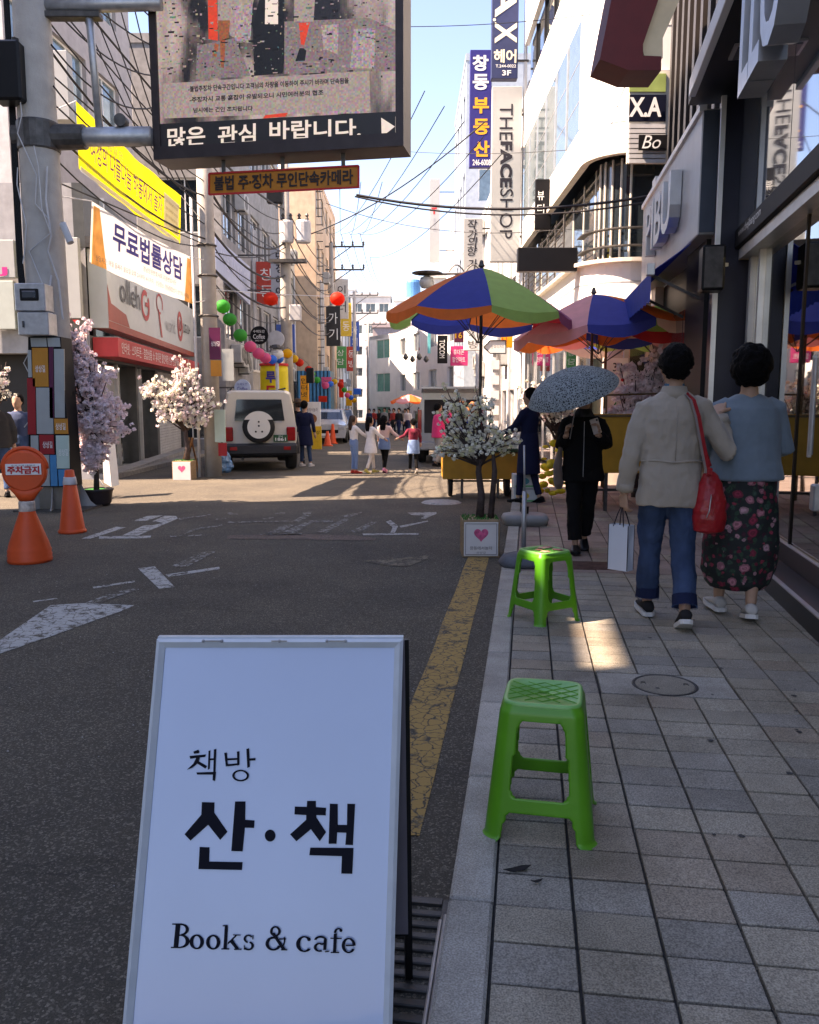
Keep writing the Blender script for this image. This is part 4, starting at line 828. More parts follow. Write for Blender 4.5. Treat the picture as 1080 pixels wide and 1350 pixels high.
l.new(mx.outputs['Result'], b.inputs['Emission Color']); b.inputs['Emission Strength'].default_value = .5; b.inputs['Base Color'].default_value = (.01, .01, .01, 1); b.inputs['Roughness'].default_value = .4
def emis(k, c, s=1., noise_=.5):
    m = new_mat(k); n = m.node_tree.nodes; l = m.node_tree.links; b = n['Principled BSDF']; tc = n.new('ShaderNodeTexCoord'); sn = n.new('ShaderNodeVectorMath'); sn.operation = 'SNAP'; sn.inputs[1].default_value = (.022, 5, .022); l.new(tc.outputs['Object'], sn.inputs[0])
    w_ = n.new('ShaderNodeTexWhiteNoise'); l.new(sn.outputs[0], w_.inputs[0]); mx = n.new('ShaderNodeMix'); mx.data_type = 'RGBA'; mx.blend_type = 'MULTIPLY'; mx.inputs['Factor'].default_value = noise_; mx.inputs['A'].default_value = (*c, 1); l.new(w_.outputs['Color'], mx.inputs['B'])
    l.new(mx.outputs['Result'], b.inputs['Emission Color']); b.inputs['Emission Strength'].default_value = s*.26; b.inputs['Base Color'].default_value = (.01, .01, .01, 1); return m
e_black = emis('led black', (.004, .004, .005)); e_white = emis('led white', (.75, .76, .74), 1., .12); e_grey = emis('led grey', (.36, .34, .34), 1., .4); e_teal = emis('led teal', (.10, .26, .24), 1., .6); e_red = emis('led red', (.7, .06, .02), 1., .25); e_skin = emis('led brown', (.35, .12, .05), 1., .5); e_col = emis('led speckle', (.42, .40, .44), 1., .6); e_pav = emis('led paving', (.24, .22, .24), 1., .5)
scr = bslab('screen', fw_, WB-fw_, .16, HB, 0, .02, m_scr)
def sp_(pts, m, d=.024, name='screen_image'):
    MB().poly([onplane(200+x/3, y/3, Bp(0, 0, d), nb) for x, y in pts]).build(name, m, scr)
sp_([(30,490),(30,560),(975,500),(975,440),(500,470)][:4] + [(975,440)], e_black); sp_([(15,620),(30,500),(970,450),(975,600)][0:0] or [(25,505),(975,448),(975,580),(25,618)], e_black, .022)
sp_([(525,85),(860,70),(968,120),(968,280),(525,292)], e_pav, .023); sp_([(180,180),(330,150),(390,300),(175,315)], e_pav, .0235); sp_([(440,-60),(525,-60),(520,290),(405,300),(400,100)], e_black, .0228)
sp_([(222,-40),(258,-40),(262,160),(225,155)], e_red, .026); sp_([(262,80),(310,80),(305,150),(268,160)], e_skin, .0332); sp_([(270,158),(292,158),(286,268),(274,266)], e_skin, .0265); sp_([(250,170),(266,175),(256,225),(240,220)], e_skin, .0265)
sp_([(262,-60),(420,-60),(380,90),(350,160),(310,140),(300,80),(262,85)], e_grey, .0251); sp_([(450,-60),(500,-60),(500,95),(448,95)], e_white, .0252); sp_([(565,-60),(650,-60),(640,85),(563,85)], e_grey, .0252); sp_([(582,90),(626,88),(604,178),(590,175)], e_red, .0257)
sp_([(600,190),(612,200),(606,240),(568,242),(585,190)], e_black, .0258); sp_([(670,100),(740,95),(735,215),(680,190)], e_col, .0253); sp_([(800,115),(885,110),(880,270),(785,270)], e_col, .0254); sp_([(330,20),(400,10),(390,170),(330,160)], e_col, .0256)
random.seed(77); gl = {}
for k in range(520):
    x_, y_ = random.uniform(25, 950), random.uniform(-60, 300); w_, h_ = random.uniform(2, 26)*random.random()+2, random.uniform(2, 8); m_ = random.choice((e_black, e_black, e_black, e_grey, e_pav, e_grey, e_teal, e_pav))
    if x_ > 945 - w_: continue
    gl.setdefault(m_, MB()).add([onplane(200+x/3, y/3, Bp(0, 0, .0266+.000007*k), nb) for x, y in ((x_, y_), (x_+w_, y_-w_*.04), (x_+w_*.9, y_+h_), (x_, y_+h_))], [(0, 1, 2, 3)])
for m_, b_ in gl.items(): b_.build('screen_glitch', m_, scr, kind='stuff')
sp_([(45,330),(862,280),(865,440),(400,455),(50,468)], e_grey, .0331); sp_([(450,455),(540,445),(530,460),(440,468)], e_red, .0332); sp_([(700,440),(860,430),(860,446),(700,450)], e_col, .0333)
def stext(s, x0, y0, x1, y1, hgt, m, bold=0.):         # lettering on the screen between two photo points (zoomed crop units)
    c = [onplane(200+x/3, y/3, Bp(0, 0, .0345), nb) for x, y in ((x0, y0-hgt/2), (x1, y1-hgt/2), (x1, y1+hgt/2), (x0, y0+hgt/2))]
    quadtext(s, c, 0, 1, 0, 1, m, scr, 'screen_lettering', n=nb, off=.002, bold=bold)
stext('-불법주정차 단속구간입니다 고객님의 차량을 이동하여 주시기 바라며 단속됨을', 145, 352, 780, 318, 24, e_black, .03); stext('-주정차시 교통 혼잡이 유발되오니 시민여러분의 협조', 150, 395, 680, 365, 22, e_black, .03); stext('넘시에는 견인 조치됩니다', 165, 436, 400, 428, 20, e_black, .03)
for s_, x0, x1, y_ in (('많은', 62, 212, 540), ('관심', 262, 412, 531), ('바랍니다.', 466, 828, 512)): stext(s_, x0, y_+5, x1, y_-5, 78, e_white, .02)
sp_([(908,465),(962,500),(910,542)], e_white, .0345); sp_([(964,460),(971,460),(971,552),(964,552)], e_white, .0345)
t = thing('parking_sign', 'narrow orange illegal parking camera sign hanging below the billboard', 'sign', at(374, 237, 11.2), world=True)
P0 = Bp(0, 0, -.15); c4 = [onplane(x, y, P0, nb) for x, y in ((276, 229), (473, 218), (473, 246.5), (276, 256.5))]; c4[1].z = c4[0].z; c4[2].z = c4[3].z
m_osign = mat('orange sign enamel', (.50, .17, .015), .45, var=.07, dirt=.15)
MB().poly(c4, .05, nb).build('board', m_osign, t)
for i, j in ((0, 1), (1, 2), (2, 3), (3, 0)): MB().bar(c4[i]+nb*.004, c4[j]+nb*.004, .022).build('rim', m_tred, t)
quadtext('불법 주·정차 무인단속카메라', c4, .035, .965, .16, .86, mat('dark brown letters', (.035, .02, .015), .5), t, n=nb, bold=.03)
for a in (.1, .5, .9): p = c4[0].lerp(c4[1], a); MB().bar(p, p+Z*.16, .05, .03).build('hanger', m_dsteel, t)

# ------------------------------------------------------------------ second pole behind the billboard
t = thing('utility_pole', 'slimmer concrete pole with purple and orange panels behind the white blossom tree', 'pole', (-4.12, 17.5, gz(17.5)), world=True); w2 = t.location
MB().tube([(-4.12, 17.5, -.1), (-4.12, 17.5, 9)], [.175, .155], 18).build('shaft', m_polec, t, True); MB().tube([(-4.36, 17.3, -.1), (-4.36, 17.3, 5.5)], .03, 10).build('conduit', m_lgrey, t, True)
for (x0, y0, x1, y1, k) in ((276, 432, 291, 474, 'p'), (278, 475, 292, 496, 'o'), (293, 460, 308, 502, 'g'), (283, 540, 297, 583, 'm'), (288, 584, 299, 601, 'r')):
    c, w, h = img_extent(x0, x1, y0, y1, 17.25); MB().box((c.x-w/2, 17.24, c.z-h/2), (c.x+w/2, 17.28, c.z+h/2)).build('panel', m_clad[k], t)
text('상상길', at(284, 453, 17.2), X, Z, .17, .1, m_paper, t, 'panel_lettering')
for z_ in (3.2, 4.0, 4.6): MB().lathe([(.19, z_-.02), (.21, z_), (.19, z_+.02)], (-4.12, 17.5, 0), 18).build('strap', m_dsteel, t)
# ------------------------------------------------------------------ banners strung between the poles (their shadows fall on the road)
m_yban = mat('yellow banner cloth', (.72, .60, .02), .8, var=.05, transl=.42, dirt=.1); m_wban = mat('white banner cloth', (.66, .64, .62), .8, var=.04, transl=.36, dirt=.1); m_purp_t = mat('purple banner print', (.22, .08, .3), .7, transl=.3); m_blue_t = mat('blue banner print', (.07, .06, .28), .7, transl=.2)
m_or_b = mat('orange banner wash', (.85, .42, .12), .8, var=.25, scale=5, transl=.5); m_grey_t = mat('grey banner print', (.18, .15, .14), .7)
def banner(name, label, c, m):
    t = thing(name, label, 'banner', c[3], world=True); b = MB(); N, M = 24, 6; nn = (c[1]-c[0]).cross(c[0]-c[3]).normalized()
    P = [[bil(c, i/N, j/M) + nn*(.02*math.sin(i*.9+j)*math.sin(PI*i/N)) - Z*(.05*math.sin(PI*i/N)) for i in range(N+1)] for j in range(M+1)]
    b.add([p for r_ in P for p in r_], [(j*(N+1)+i, j*(N+1)+i+1, (j+1)*(N+1)+i+1, (j+1)*(N+1)+i) for j in range(M) for i in range(N)]); b.build('cloth', m, t, True)
    return t, [p - Z*.04 for p in c], nn
c4 = [at(100, 133, 12.3), at(238.5, 258, 16.2), at(237.5, 322, 16.2), at(104, 222, 12.3)]
t, cc, nn = banner('street_banner', 'bright yellow cloth banner with purple script strung above the white banner', c4, m_yban)
quadtext('여성의 나들나눔 하동에서 놀자', cc, .08, .76, .3, .68, m_purp_t, t, n=nn, off=.03, shear=.1, bold=.01); quadtext('봄날은', cc, .22, .36, .7, .84, m_grey_t, t, n=nn, off=.03)
b = MB(); b.add([bil(cc, a_, b_)+nn*.028 for a_, b_ in ((.78, .14), (.96, .14), (.96, .8), (.78, .8))], [(0,1,2,3)]); b.build('white_patch', m_wban, t)
for k in range(4): quadtext('문의 창동예술촌 055 222', cc, .8, .94, .64-.14*k, .70-.14*k, m_grey_t, t, n=nn, off=.034)
quadtext('일시 매주 토요일 오후 두시부터 여섯시까지 장소 창동 거리 일원 누구나 참여', cc, .04, .76, .12, .19, m_grey_t, t, n=nn, off=.03)
b = MB(); b.add([bil(cc, a_, b_)+nn*.026 for a_, b_ in ((.0, .0), (.97, .0), (.97, .08), (.0, .08))], [(0,1,2,3)]); b.build('pale_strip', m_wban, t)
c4 = [at(121, 265, 12.4), at(250, 338, 16.2), at(252, 399, 16.2), at(118, 345, 12.4)]
t, cc, nn = banner('street_banner', 'white cloth banner with large violet letters and orange corners', c4, m_wban)
for a0, a1 in ((.0, .12), (.9, 1.)): b = MB(); b.add([bil(cc, a_, b_)+nn*.026 for a_, b_ in ((a0, .02), (a1, .02), (a1 if a0 else a1*.4, .98), (a0 + (.05 if a0 else 0), .98))], [(0,1,2,3)]); b.build('orange_wash', m_or_b, t)
quadtext('무료법률상담', cc, .16, .88, .42, .9, m_blue_t, t, n=nn, off=.03, bold=.03); quadtext('경남창원변호사회 지원변호사단', cc, .44, .80, .27, .37, m_grey_t, t, n=nn, off=.03); quadtext('상담시간: 매월 둘째주 월요일 오후 2시부터 4시까지 · 상담장소: 창동통합상가 상인회 사무실', cc, .03, .95, .1, .2, m_grey_t, t, n=nn, off=.03)
m_rope = mat('white cord', (.7, .7, .68), .7)
for k, (A, B_) in enumerate(((at(100, 133, 12.3), V((-4.85, 11.6, 5.2))), (at(238.5, 258, 16.2), V((-4.2, 17.4, 5.1))), (at(121, 265, 12.4), V((-4.8, 11.6, 4.2))), (at(250, 338, 16.2), V((-4.15, 17.4, 4.3))), (at(252, 399, 16.2), V((-4.15, 17.4, 3.5))))):
    cable('rope', (A, B_), .008, m_rope, ('white cord tying the yellow banner to the thick pole', 'white cord tying the yellow banner to the slim pole', 'white cord tying the white banner top to the thick pole', 'white cord from the white banner top to the slim pole', 'white cord from the white banner foot to the slim pole')[k], cat='rope', n=4)

# ------------------------------------------------------------------ farther poles
ORD = ['topmost', 'second from the top', 'third from the top', 'fourth from the top', 'fifth from the top', 'sixth from the top', 'seventh from the top', 'eighth from the top', 'ninth from the top', 'tenth from the top', 'lowest']
ORH = ['leftmost', 'second from the left', 'middle', 'fourth from the left', 'rightmost']
def xpole(label, x, y, h, arms, r=.17, arml=1.6, right=1):
    t = thing('utility_pole', label, 'pole', (x, y, gz(y))); g_ = 0
    MB().tube([(0, 0, -.2), (0, 0, h)], [r, r*.7], 12).build('shaft', m_polec, t, True)
    for z_ in arms:
        MB().bar((-.2*arml, 0, z_), (arml*right, 0, z_), .09).build('cross_arm', m_dsteel, t); MB().bar((0, 0, z_-.8), (arml*.6*right, 0, z_-.03), .05).build('brace', m_dsteel, t)
        for k in range(4): MB().lathe([(.05, 0), (.07, .08), (.04, .12), (.07, .18), (.03, .26)], (arml*(k*.33)*right, 0, z_+.05), 8).build('insulator', m_dsteel, t)
    return t
t = thing('utility_pole', 'concrete pole carrying two grey transformer cans beyond the car', 'pole', (-3.9, 27, gz(27)), world=True)
MB().tube([(-3.9, 27, -.4), (-3.9, 27, 9.6)], [.2, .15], 14).build('shaft', m_polec, t, True)
for (x0, x1) in ((369, 388), (389, 411)):
    c, w, h = img_extent(x0, x1, 291, 320, 26.8); o = MB().lathe([(0, -h/2), (w*.42, -h/2), (w*.46, -h/2+.05), (w*.46, h/2-.06), (w*.4, h/2), (0, h/2+.02)], c, 14).build('transformer', m_lgrey, t, False)
    for k in (-1, 1): MB().lathe([(.03, 0), (.06, .06), (.03, .1), (.06, .16), (.025, .22)], (c.x+k*.12, c.y, c.z+h/2), 8).build('bushing', m_dsteel, o)
MB().box((-4.35, 26.6, 5.75), (-3.2, 26.9, 5.85)).build('cross_arm', m_dsteel, t)
for (x0, y0, x1, y1, m_) in ((382, 402, 397, 423, m_lgrey), (404, 485, 414, 505, m_bplastic), (352, 240, 372, 268, m_bplastic)):
    c, w, h = img_extent(x0, x1, y0, y1, 26.7); MB().box((c.x-w/2, 26.6, c.z-h/2), (c.x+w/2, 26.85, c.z+h/2), .02).build('equipment_box', m_, t)
xpole('tall brown pole with two crossarms beneath the red lantern', -4.55, 50, 11.1, (10.9, 9.6), arml=1.9); xpole('thinner pole with crossarms behind the brown pole', -4.4, 68, 10.9, (10.6, 9.2), arml=1.9); xpole('faint far pole with a crossarm at the street end', -4.3, 88, 10.7, (10.4,), arml=1.9)
xpole('slim dark pole with crossarms left of the white angled building', -5.0, 104, 10.4, (10.1, 9.1), arml=2.)
# cables
m_cable = mat('black cable', (.02, .02, .022), .6)
random.seed(3)
CW = [((at(470, 257, 14)), at(900, 250, 13.2), .022, .25, 'thick black cable bundle sagging across the street below the billboard'), (at(468, 259, 14.2), at(900, 256, 13.4), .014, .3, 'thinner black cable just under the thick bundle'),
      (at(541, 35, 14), at(800, 16, 14), .006, .05, 'thin cable across the sky beside the navy sign'), (at(541, 200, 20), at(850, 188, 15), .006, .1, 'thin cable crossing the violet sign'),
      (at(400, 312, 27), at(640, 160, 24), .02, .35, 'black cable rising from the transformer pole to the violet sign'), (at(285, 333, 17.5), at(378, 325, 27), .014, .2, 'cable from the slim pole to the transformer pole'),
      (at(430, 268, 22), at(760, 300, 18), .008, .35, 'thin sagging cable over the far street'), (at(286, 382, 17.5), at(640, 388, 19), .008, .1, 'white lantern cord stretched across the street')]
for A, B_, r_, s_, lb in CW: cable('cable', (A, B_), r_, m_rope if 'white' in lb else m_cable, lb, sag=s_, group=None)
for k in range(9):                                     # bundle from the thick pole into the street
    A = V((-4.8, 11.6, 7.2-.35*k)); B_ = V((-4.1, 17.5, 6.4-.28*k)) if k < 7 else V((-4.1, 17.5, 4.6)); cable('cable', (A, B_), .012+.006*(k % 3 == 0), m_cable, 'black cable, %s from thick pole to slim pole' % ORD[k], 'cables between the thick pole and the slim pole', sag=.12*(k % 4), n=8)
for k in range(11):
    A = V((-4.1, 17.5, 6.6-.26*k)); B_ = V((-3.9, 27, 7.4-.33*k)); cable('cable', (A, B_), .014+.014*(k % 3 == 0), m_cable, 'black cable, %s from slim pole to transformer pole' % ORD[k], 'cables between the slim pole and the transformer pole', sag=.15+.16*(k % 4), n=10)
for k in range(8):
    A = V((-3.9, 27, 7.6-.42*k)); B_ = V((-4.5, 50, 9.2-.5*k)); cable('cable', (A, B_), .02, m_cable, 'cable, %s from the transformer pole down the street' % ORD[k], 'cables from the transformer pole onward', sag=.5+.2*(k % 3), n=10)
for k in range(5):
    A = V((-4.5+.55*k, 50, 11.1 if k < 4 else 9.8)); B_ = V((-4.4+.55*k, 68, 10.9)); cable('cable', (A, B_), .018, m_cable, 'overhead cable, %s between the two far crossarm poles' % ORH[k], 'cables between far crossarm poles', sag=.5, n=8)
    B2 = at(560+26*k, 120+20*k, 20); cable('cable', (A, B2), .012, m_cable, 'thin line fanning out above the street, %s one' % ORH[k], 'thin lines fanning over the street', sag=.7, n=14)
for k in range(4): cable('cable', (V((-4.5+.5*k, 50, 11.2)), at(420+28*k, 240, 24)), .010, m_cable, 'thin line from far crossarm to billboard, %s' % ORH[k], 'thin lines running back toward the billboard', sag=.6, n=12)
for k in range(5): cable('cable', (V((-4.6, 11.4, 7.5-.5*k)), at(196+4*k, 20+40*k, 14)), .012, m_cable, 'black cable behind billboard left edge, %s' % ORD[k], 'cables behind the billboard left edge', sag=.1*k, n=8)
for k in range(5): cable('cable', (at(90+20*k, -20, 15), at(210+12*k, 230+8*k, 17)), .012, m_cable, 'black cable slanting over the upper left windows, %s one' % ORH[k], 'cables over the upper left windows', sag=.1*k+.05, n=8)
# ================================================================== white sign board in the foreground
t = thing('sign_board', 'white folding sign board with aluminium frame and black Korean lettering in the foreground', 'sign board', (-.33, 1.8, 0), world=True)
TL, TR, BR, BL = V((-.615, 1.979, .877)), V((-.015, 1.979, .877)), V((-.040, 1.672, .006)), V((-.640, 1.672, .006))
ua = (TR-TL).normalized(); va = (TL-BL).normalized(); na = ua.cross(va).normalized(); HB2 = (TL-BL).length
C0 = BL; Q = lambda a, b, d=0: C0 + ua*a + va*b + na*d
m_face = mat('white sign print', (.45, .56, .74), .3, var=.035, scale=2.2, spec=.4, coat=.25); m_frame = mat('brushed aluminium', (.56, .62, .66), .4, .15, var=.05, scale=20)
def qbox(name, a0, a1, b0, b1, d0, d1, m, par=None, bev=0): return MB().add([Q(a, b, d) for a in (a0, a1) for d in (d0, d1) for b in (b0, b1)], [(0,1,3,2), (4,6,7,5), (0,4,5,1), (2,3,7,6), (0,2,6,4), (1,5,7,3)]).build(name, m, par or t)
qbox('panel', .012, .588, .012, HB2-.012, -.008, 0, m_face)
def rail(pts):                                         # snap frame: sloping inner lip, mitred ends
    (a0, b0), (a1, b1), (i0, j0), (i1, j1) = pts
    MB().add([Q(a0, b0, -.012), Q(a1, b1, -.012), Q(a1, b1, .007), Q(a0, b0, .007), Q((a0*.6+i0*.4), (b0*.6+j0*.4), .012), Q((a1*.6+i1*.4), (b1*.6+j1*.4), .012), Q(i0, j0, .003), Q(i1, j1, .003), Q(i0, j0, -.012), Q(i1, j1, -.012)],
             [(0,1,2,3), (3,2,5,4), (4,5,7,6), (6,7,9,8), (0,3,4,6,8), (1,9,7,5,2), (0,8,9,1)]).build('frame_rail', m_frame, t)
wf = .6; f_ = .021
rail(((0, HB2), (wf, HB2), (f_, HB2-f_), (wf-f_, HB2-f_))); rail(((0, 0), (0, HB2), (f_, f_), (f_, HB2-f_))); rail(((wf, 0), (wf, HB2), (wf-f_, f_), (wf-f_, HB2-f_))); rail(((0, 0), (wf, 0), (f_, f_), (wf-f_, f_)))
for a in (.14, .3, .44):
    b = MB(); [b.ball(Q(a+dx, HB2-.006, .013), .0042, 8, 5) for dx in ((-.025, .02) if a != .3 else (0,))]; b.bar(Q(a-.02, HB2-.006, .013), Q(a+.018, HB2-.006, .013), .003); b.build('clip', m_steel, t)
BT = [V((-.612, 1.992, .872)), V((-.012, 1.992, .872)), V((-.002, 1.94, .006)), V((-.60, 1.94, .006))]
MB().poly([BT[0], BT[1], BT[1].lerp(BT[2], .86), BT[0].lerp(BT[3], .86)], .012, V((0, 1, 0))).build('rear_panel', mat('grey violet rear panel', (.16, .15, .18), .5), t)
for i, j in ((0, 3), (1, 2)): MB().bar(BT[i], BT[j], .018, .016).build('rear_rail', m_bplastic, t)
MB().bar(BT[3].lerp(BT[0], .14), BT[2].lerp(BT[1], .14), .02, .014).build('rear_rail', m_bplastic, t); MB().bar(Q(0, HB2, -.01), Q(.6, HB2, -.01), .016).build('hinge', m_frame, t)
m_inkn = mat('navy black print', (.004, .005, .012), .7, var=.02, spec=.15)
# print positions measured on the photograph (zoom crop units), laid in the plane of the board
def QP(x, y): return onplane(150+x/2.4, 820+y/2.4, Q(0, 0, .0014), na)
def qpoly(b, pts, k=0): b.add([QP(x, y)+na*(.0004+.00012*k) for x, y in pts], [tuple(range(len(pts)))])
def ringp(b, cx, cy, rx, ry, wx, wy, k=0, a0=0, a1=360, N=36):
    for i in range(N):
        p, q = R(a0+(a1-a0)*i/N), R(a0+(a1-a0)*(i+1)/N)
        b.add([QP(cx+r1*math.cos(z_), cy+r2*math.sin(z_))+na*(.0004+.00012*k) for z_, r1, r2 in ((p, rx-wx/2, ry-wy/2), (q, rx-wx/2, ry-wy/2), (q, rx+wx/2, ry+wy/2), (p, rx+wx/2, ry+wy/2))], [(0,1,2,3)])
b = MB()                                               # bold lettering
for k, p in enumerate(([(279,570),(319,571),(318,603),(360,664),(337,690),(299,642),(243,692),(224,672),(277,610)], [(384,568),(417,568),(416,626),(446,628),(444,652),(415,651),(408,726),(372,725)], [(272,712),(303,713),(302,758),(408,760),(406,785),(268,782)],
          [(612,566),(640,566),(640,586),(672,588),(671,612),(641,611),(641,618),(672,665),(652,694),(624,656),(578,694),(558,672),(609,626),(609,611),(572,609),(573,584),(611,585)], [(684,575),(709,576),(709,642),(738,642),(739,575),(764,576),(757,706),(733,705),(736,667),(707,666),(705,702),(680,702)], [(622,714),(759,715),(755,797),(720,796),(722,741),(619,738)])): qpoly(b, p, k)
b.add([QP(495+17*math.cos(a), 676+19*math.sin(a))+na*.0006 for a in [2*PI*i/24 for i in range(24)]], [tuple(range(24))]); b.build('lettering', m_inkn, t)
b = MB()                                               # small brush serif lettering
for k, p in enumerate(([(252,410),(268,404),(272,412),(268,416),(254,417)], [(240,424),(292,419),(290,427),(242,433)], [(264,424),(274,424),(268,446),(248,462),(231,468),(252,448)], [(268,440),(296,456),(290,464),(264,448)], [(300,408),(306,406),(304,464),(298,468)], [(317,404),(325,401),(322,474),(315,476)], [(303,432),(318,431),(318,437),(303,438)], [(262,476),(324,474),(321,503),(313,501),(314,483),(264,483)],
          [(350,414),(358,413),(362,455),(355,458)], [(390,410),(398,409),(398,452),(391,455)], [(355,432),(392,430),(392,436),(356,438)], [(357,450),(394,447),(395,453),(360,457)], [(420,402),(429,399),(431,458),(423,462)], [(429,432),(449,430),(449,438),(430,439)])): qpoly(b, p, k)
ringp(b, 402, 486, 23, 16, 7, 5, 15); b.build('lettering', m_inkn, t)
SERIF = MB(); cnt = [0]                                # serif Latin letters drawn as thick and thin strokes
def S_(*p): cnt[0] += 1; qpoly(SERIF, p, cnt[0] % 40)
def RG(cx, cy, rx, ry, wx, wy, a0=0, a1=360): cnt[0] += 1; ringp(SERIF, cx, cy, rx, ry, wx*1.15, wy*1.25, cnt[0] % 40, a0, a1)
def sk(y, x): return x                                 # B o o k s
S_((196,955),(211,956),(204,1030),(189,1030)); S_((185,954),(215,954),(215,958),(185,958)); S_((181,1028),(212,1028),(212,1032),(181,1032))
RG(214, 973, 19, 16, 9, 4, -90, 90); RG(212, 1010, 22, 19, 11, 4, -90, 90); S_((203,955),(215,955),(215,959),(203,959)); S_((202,989),(214,989),(214,993),(202,993)); S_((200,1028),(213,1028),(213,1032),(200,1032))
RG(263, 1012, 17, 21, 10, 4); RG(315, 1013, 17, 21, 10, 4)
S_((352,960),(362,959),(358,1035),(347,1035)); S_((345,959),(360,958),(360,962),(345,963)); S_((341,1032),(366,1032),(366,1036),(341,1036)); S_((361,1014),(386,990),(391,992),(361,1021)); S_((368,1012),(377,1004),(398,1034),(387,1035)); S_((378,988),(402,989),(402,992),(378,991)); S_((381,1033),(405,1033),(405,1037),(381,1037))
RG(427, 1002, 12, 11, 6, 4, 100, 330); RG(427, 1024, 13, 12, 7, 4, -75, 150); S_((440,990),(443,990),(442,1005),(439,1003)); S_((412,1022),(415,1022),(416,1036),(412,1036))
RG(512, 978, 13, 14, 7, 4); RG(506, 1017, 20, 19, 9, 5, 20, 300); S_((500,985),(509,982),(545,1034),(534,1037)); RG(525, 1005, 16, 26, 4, 4, -20, 70); S_((524,1000),(546,1000),(546,1004),(524,1004)); S_((530,1034),(550,1034),(550,1038),(530,1038))
RG(604, 1018, 20, 23, 11, 4, 40, 320); SERIF.add([QP(618+6*math.cos(a), 1004+6*math.sin(a))+na*.001 for a in [2*PI*i/12 for i in range(12)]], [tuple(range(12))])
RG(655, 1005, 16, 10, 7, 5, 180, 350); S_((665,1003),(675,1003),(673,1036),(663,1037)); RG(652, 1028, 14, 12, 8, 4, 60, 320); S_((654,1016),(666,1013),(666,1018),(654,1021)); S_((668,1040),(683,1038),(683,1042),(670,1044))
S_((697,985),(707,984),(704,1043),(694,1043)); RG(712, 982, 11, 13, 7, 4, 180, 320); SERIF.add([QP(719+5*math.cos(a), 976+5*math.sin(a))+na*.0011 for a in [2*PI*i/12 for i in range(12)]], [tuple(range(12))]); S_((686,997),(722,998),(722,1002),(686,1001)); S_((687,1042),(714,1042),(714,1046),(687,1046))
RG(744, 1022, 17, 22, 9, 4, 30, 360); S_((735,1019),(762,1019),(762,1024),(735,1024))
SERIF.build('lettering', m_inkn, t)

# ================================================================== green plastic stools
m_green = mat('green plastic', (.06, .31, .012), .36, var=.10, spec=.5, bump=.05, bscale=300); m_green2 = mat('green plastic seat with sheen', (.13, .42, .10), .35, var=.1, scale=20, spec=.6)  # seat green is paler, the sheen of its top put into the colour
def stool_mesh():
    H, wt, wb = .44, .128, .172; b = MB(); NS, NZ = 44, 64; th = .0045
    def hole(s, z):
        a = abs(s)
        if z < .21:
            lim = .66; r = .16; 
            if a < lim:
                if z > .21-.10 and a > lim-r: return ((a-(lim-r))/r)**2 + ((z-(.21-.10))/.10)**2 < 1
                return True
            return False
        if .315 < z < .875:
            lim = .60 - (z-.3)*.10; r = .17; rz = .085
            if a < lim:
                zz = min(z-.315, .875-z)
                if a > lim-r and zz < rz: return ((a-(lim-r))/r)**2 + ((rz-zz)/rz)**2 < 1
                return True
        return False
    def pt(side, s, z, off):
        hw = wb + (wt-wb)*min(1, z) - (0.0 if z < .93 else (z-.93)*.16); hw += .012 if z < .012 else 0
        rc = .3; a = abs(s)                            # rounded corner in plan
        x, y = s*hw, -hw
        if a > 1-rc:
            q = (a-(1-rc))/rc*PI/4; cx = (1-rc)*hw; x = math.copysign(cx+rc*hw*math.sin(q)*1.0, s); y = -(cx+rc*hw*math.cos(q)); 
        L = math.hypot(x, y); x -= x/L*off; y -= y/L*off
        for _ in range(side): x, y = -y, x
        return (x, y, z*H)
    for side in range(4):
        for i in range(NS):
            for j in range(NZ):
                s0, s1 = -1+2*i/NS, -1+2*(i+1)/NS; z0, z1 = j/NZ, (j+1)/NZ
                if hole((s0+s1)/2, (z0+z1)/2): continue
                P = [pt(side, s, z, o_) for o_ in (0, 2*th) for s, z in ((s0, z0), (s1, z0), (s1, z1), (s0, z1))]
                b.add(P, [(0,1,2,3), (7,6,5,4), (0,4,5,1), (1,5,6,2), (2,6,7,3), (3,7,4,0)])
    return b
fr0 = remesh(stool_mesh(), 'frame', m_green, None, .0036, 5)
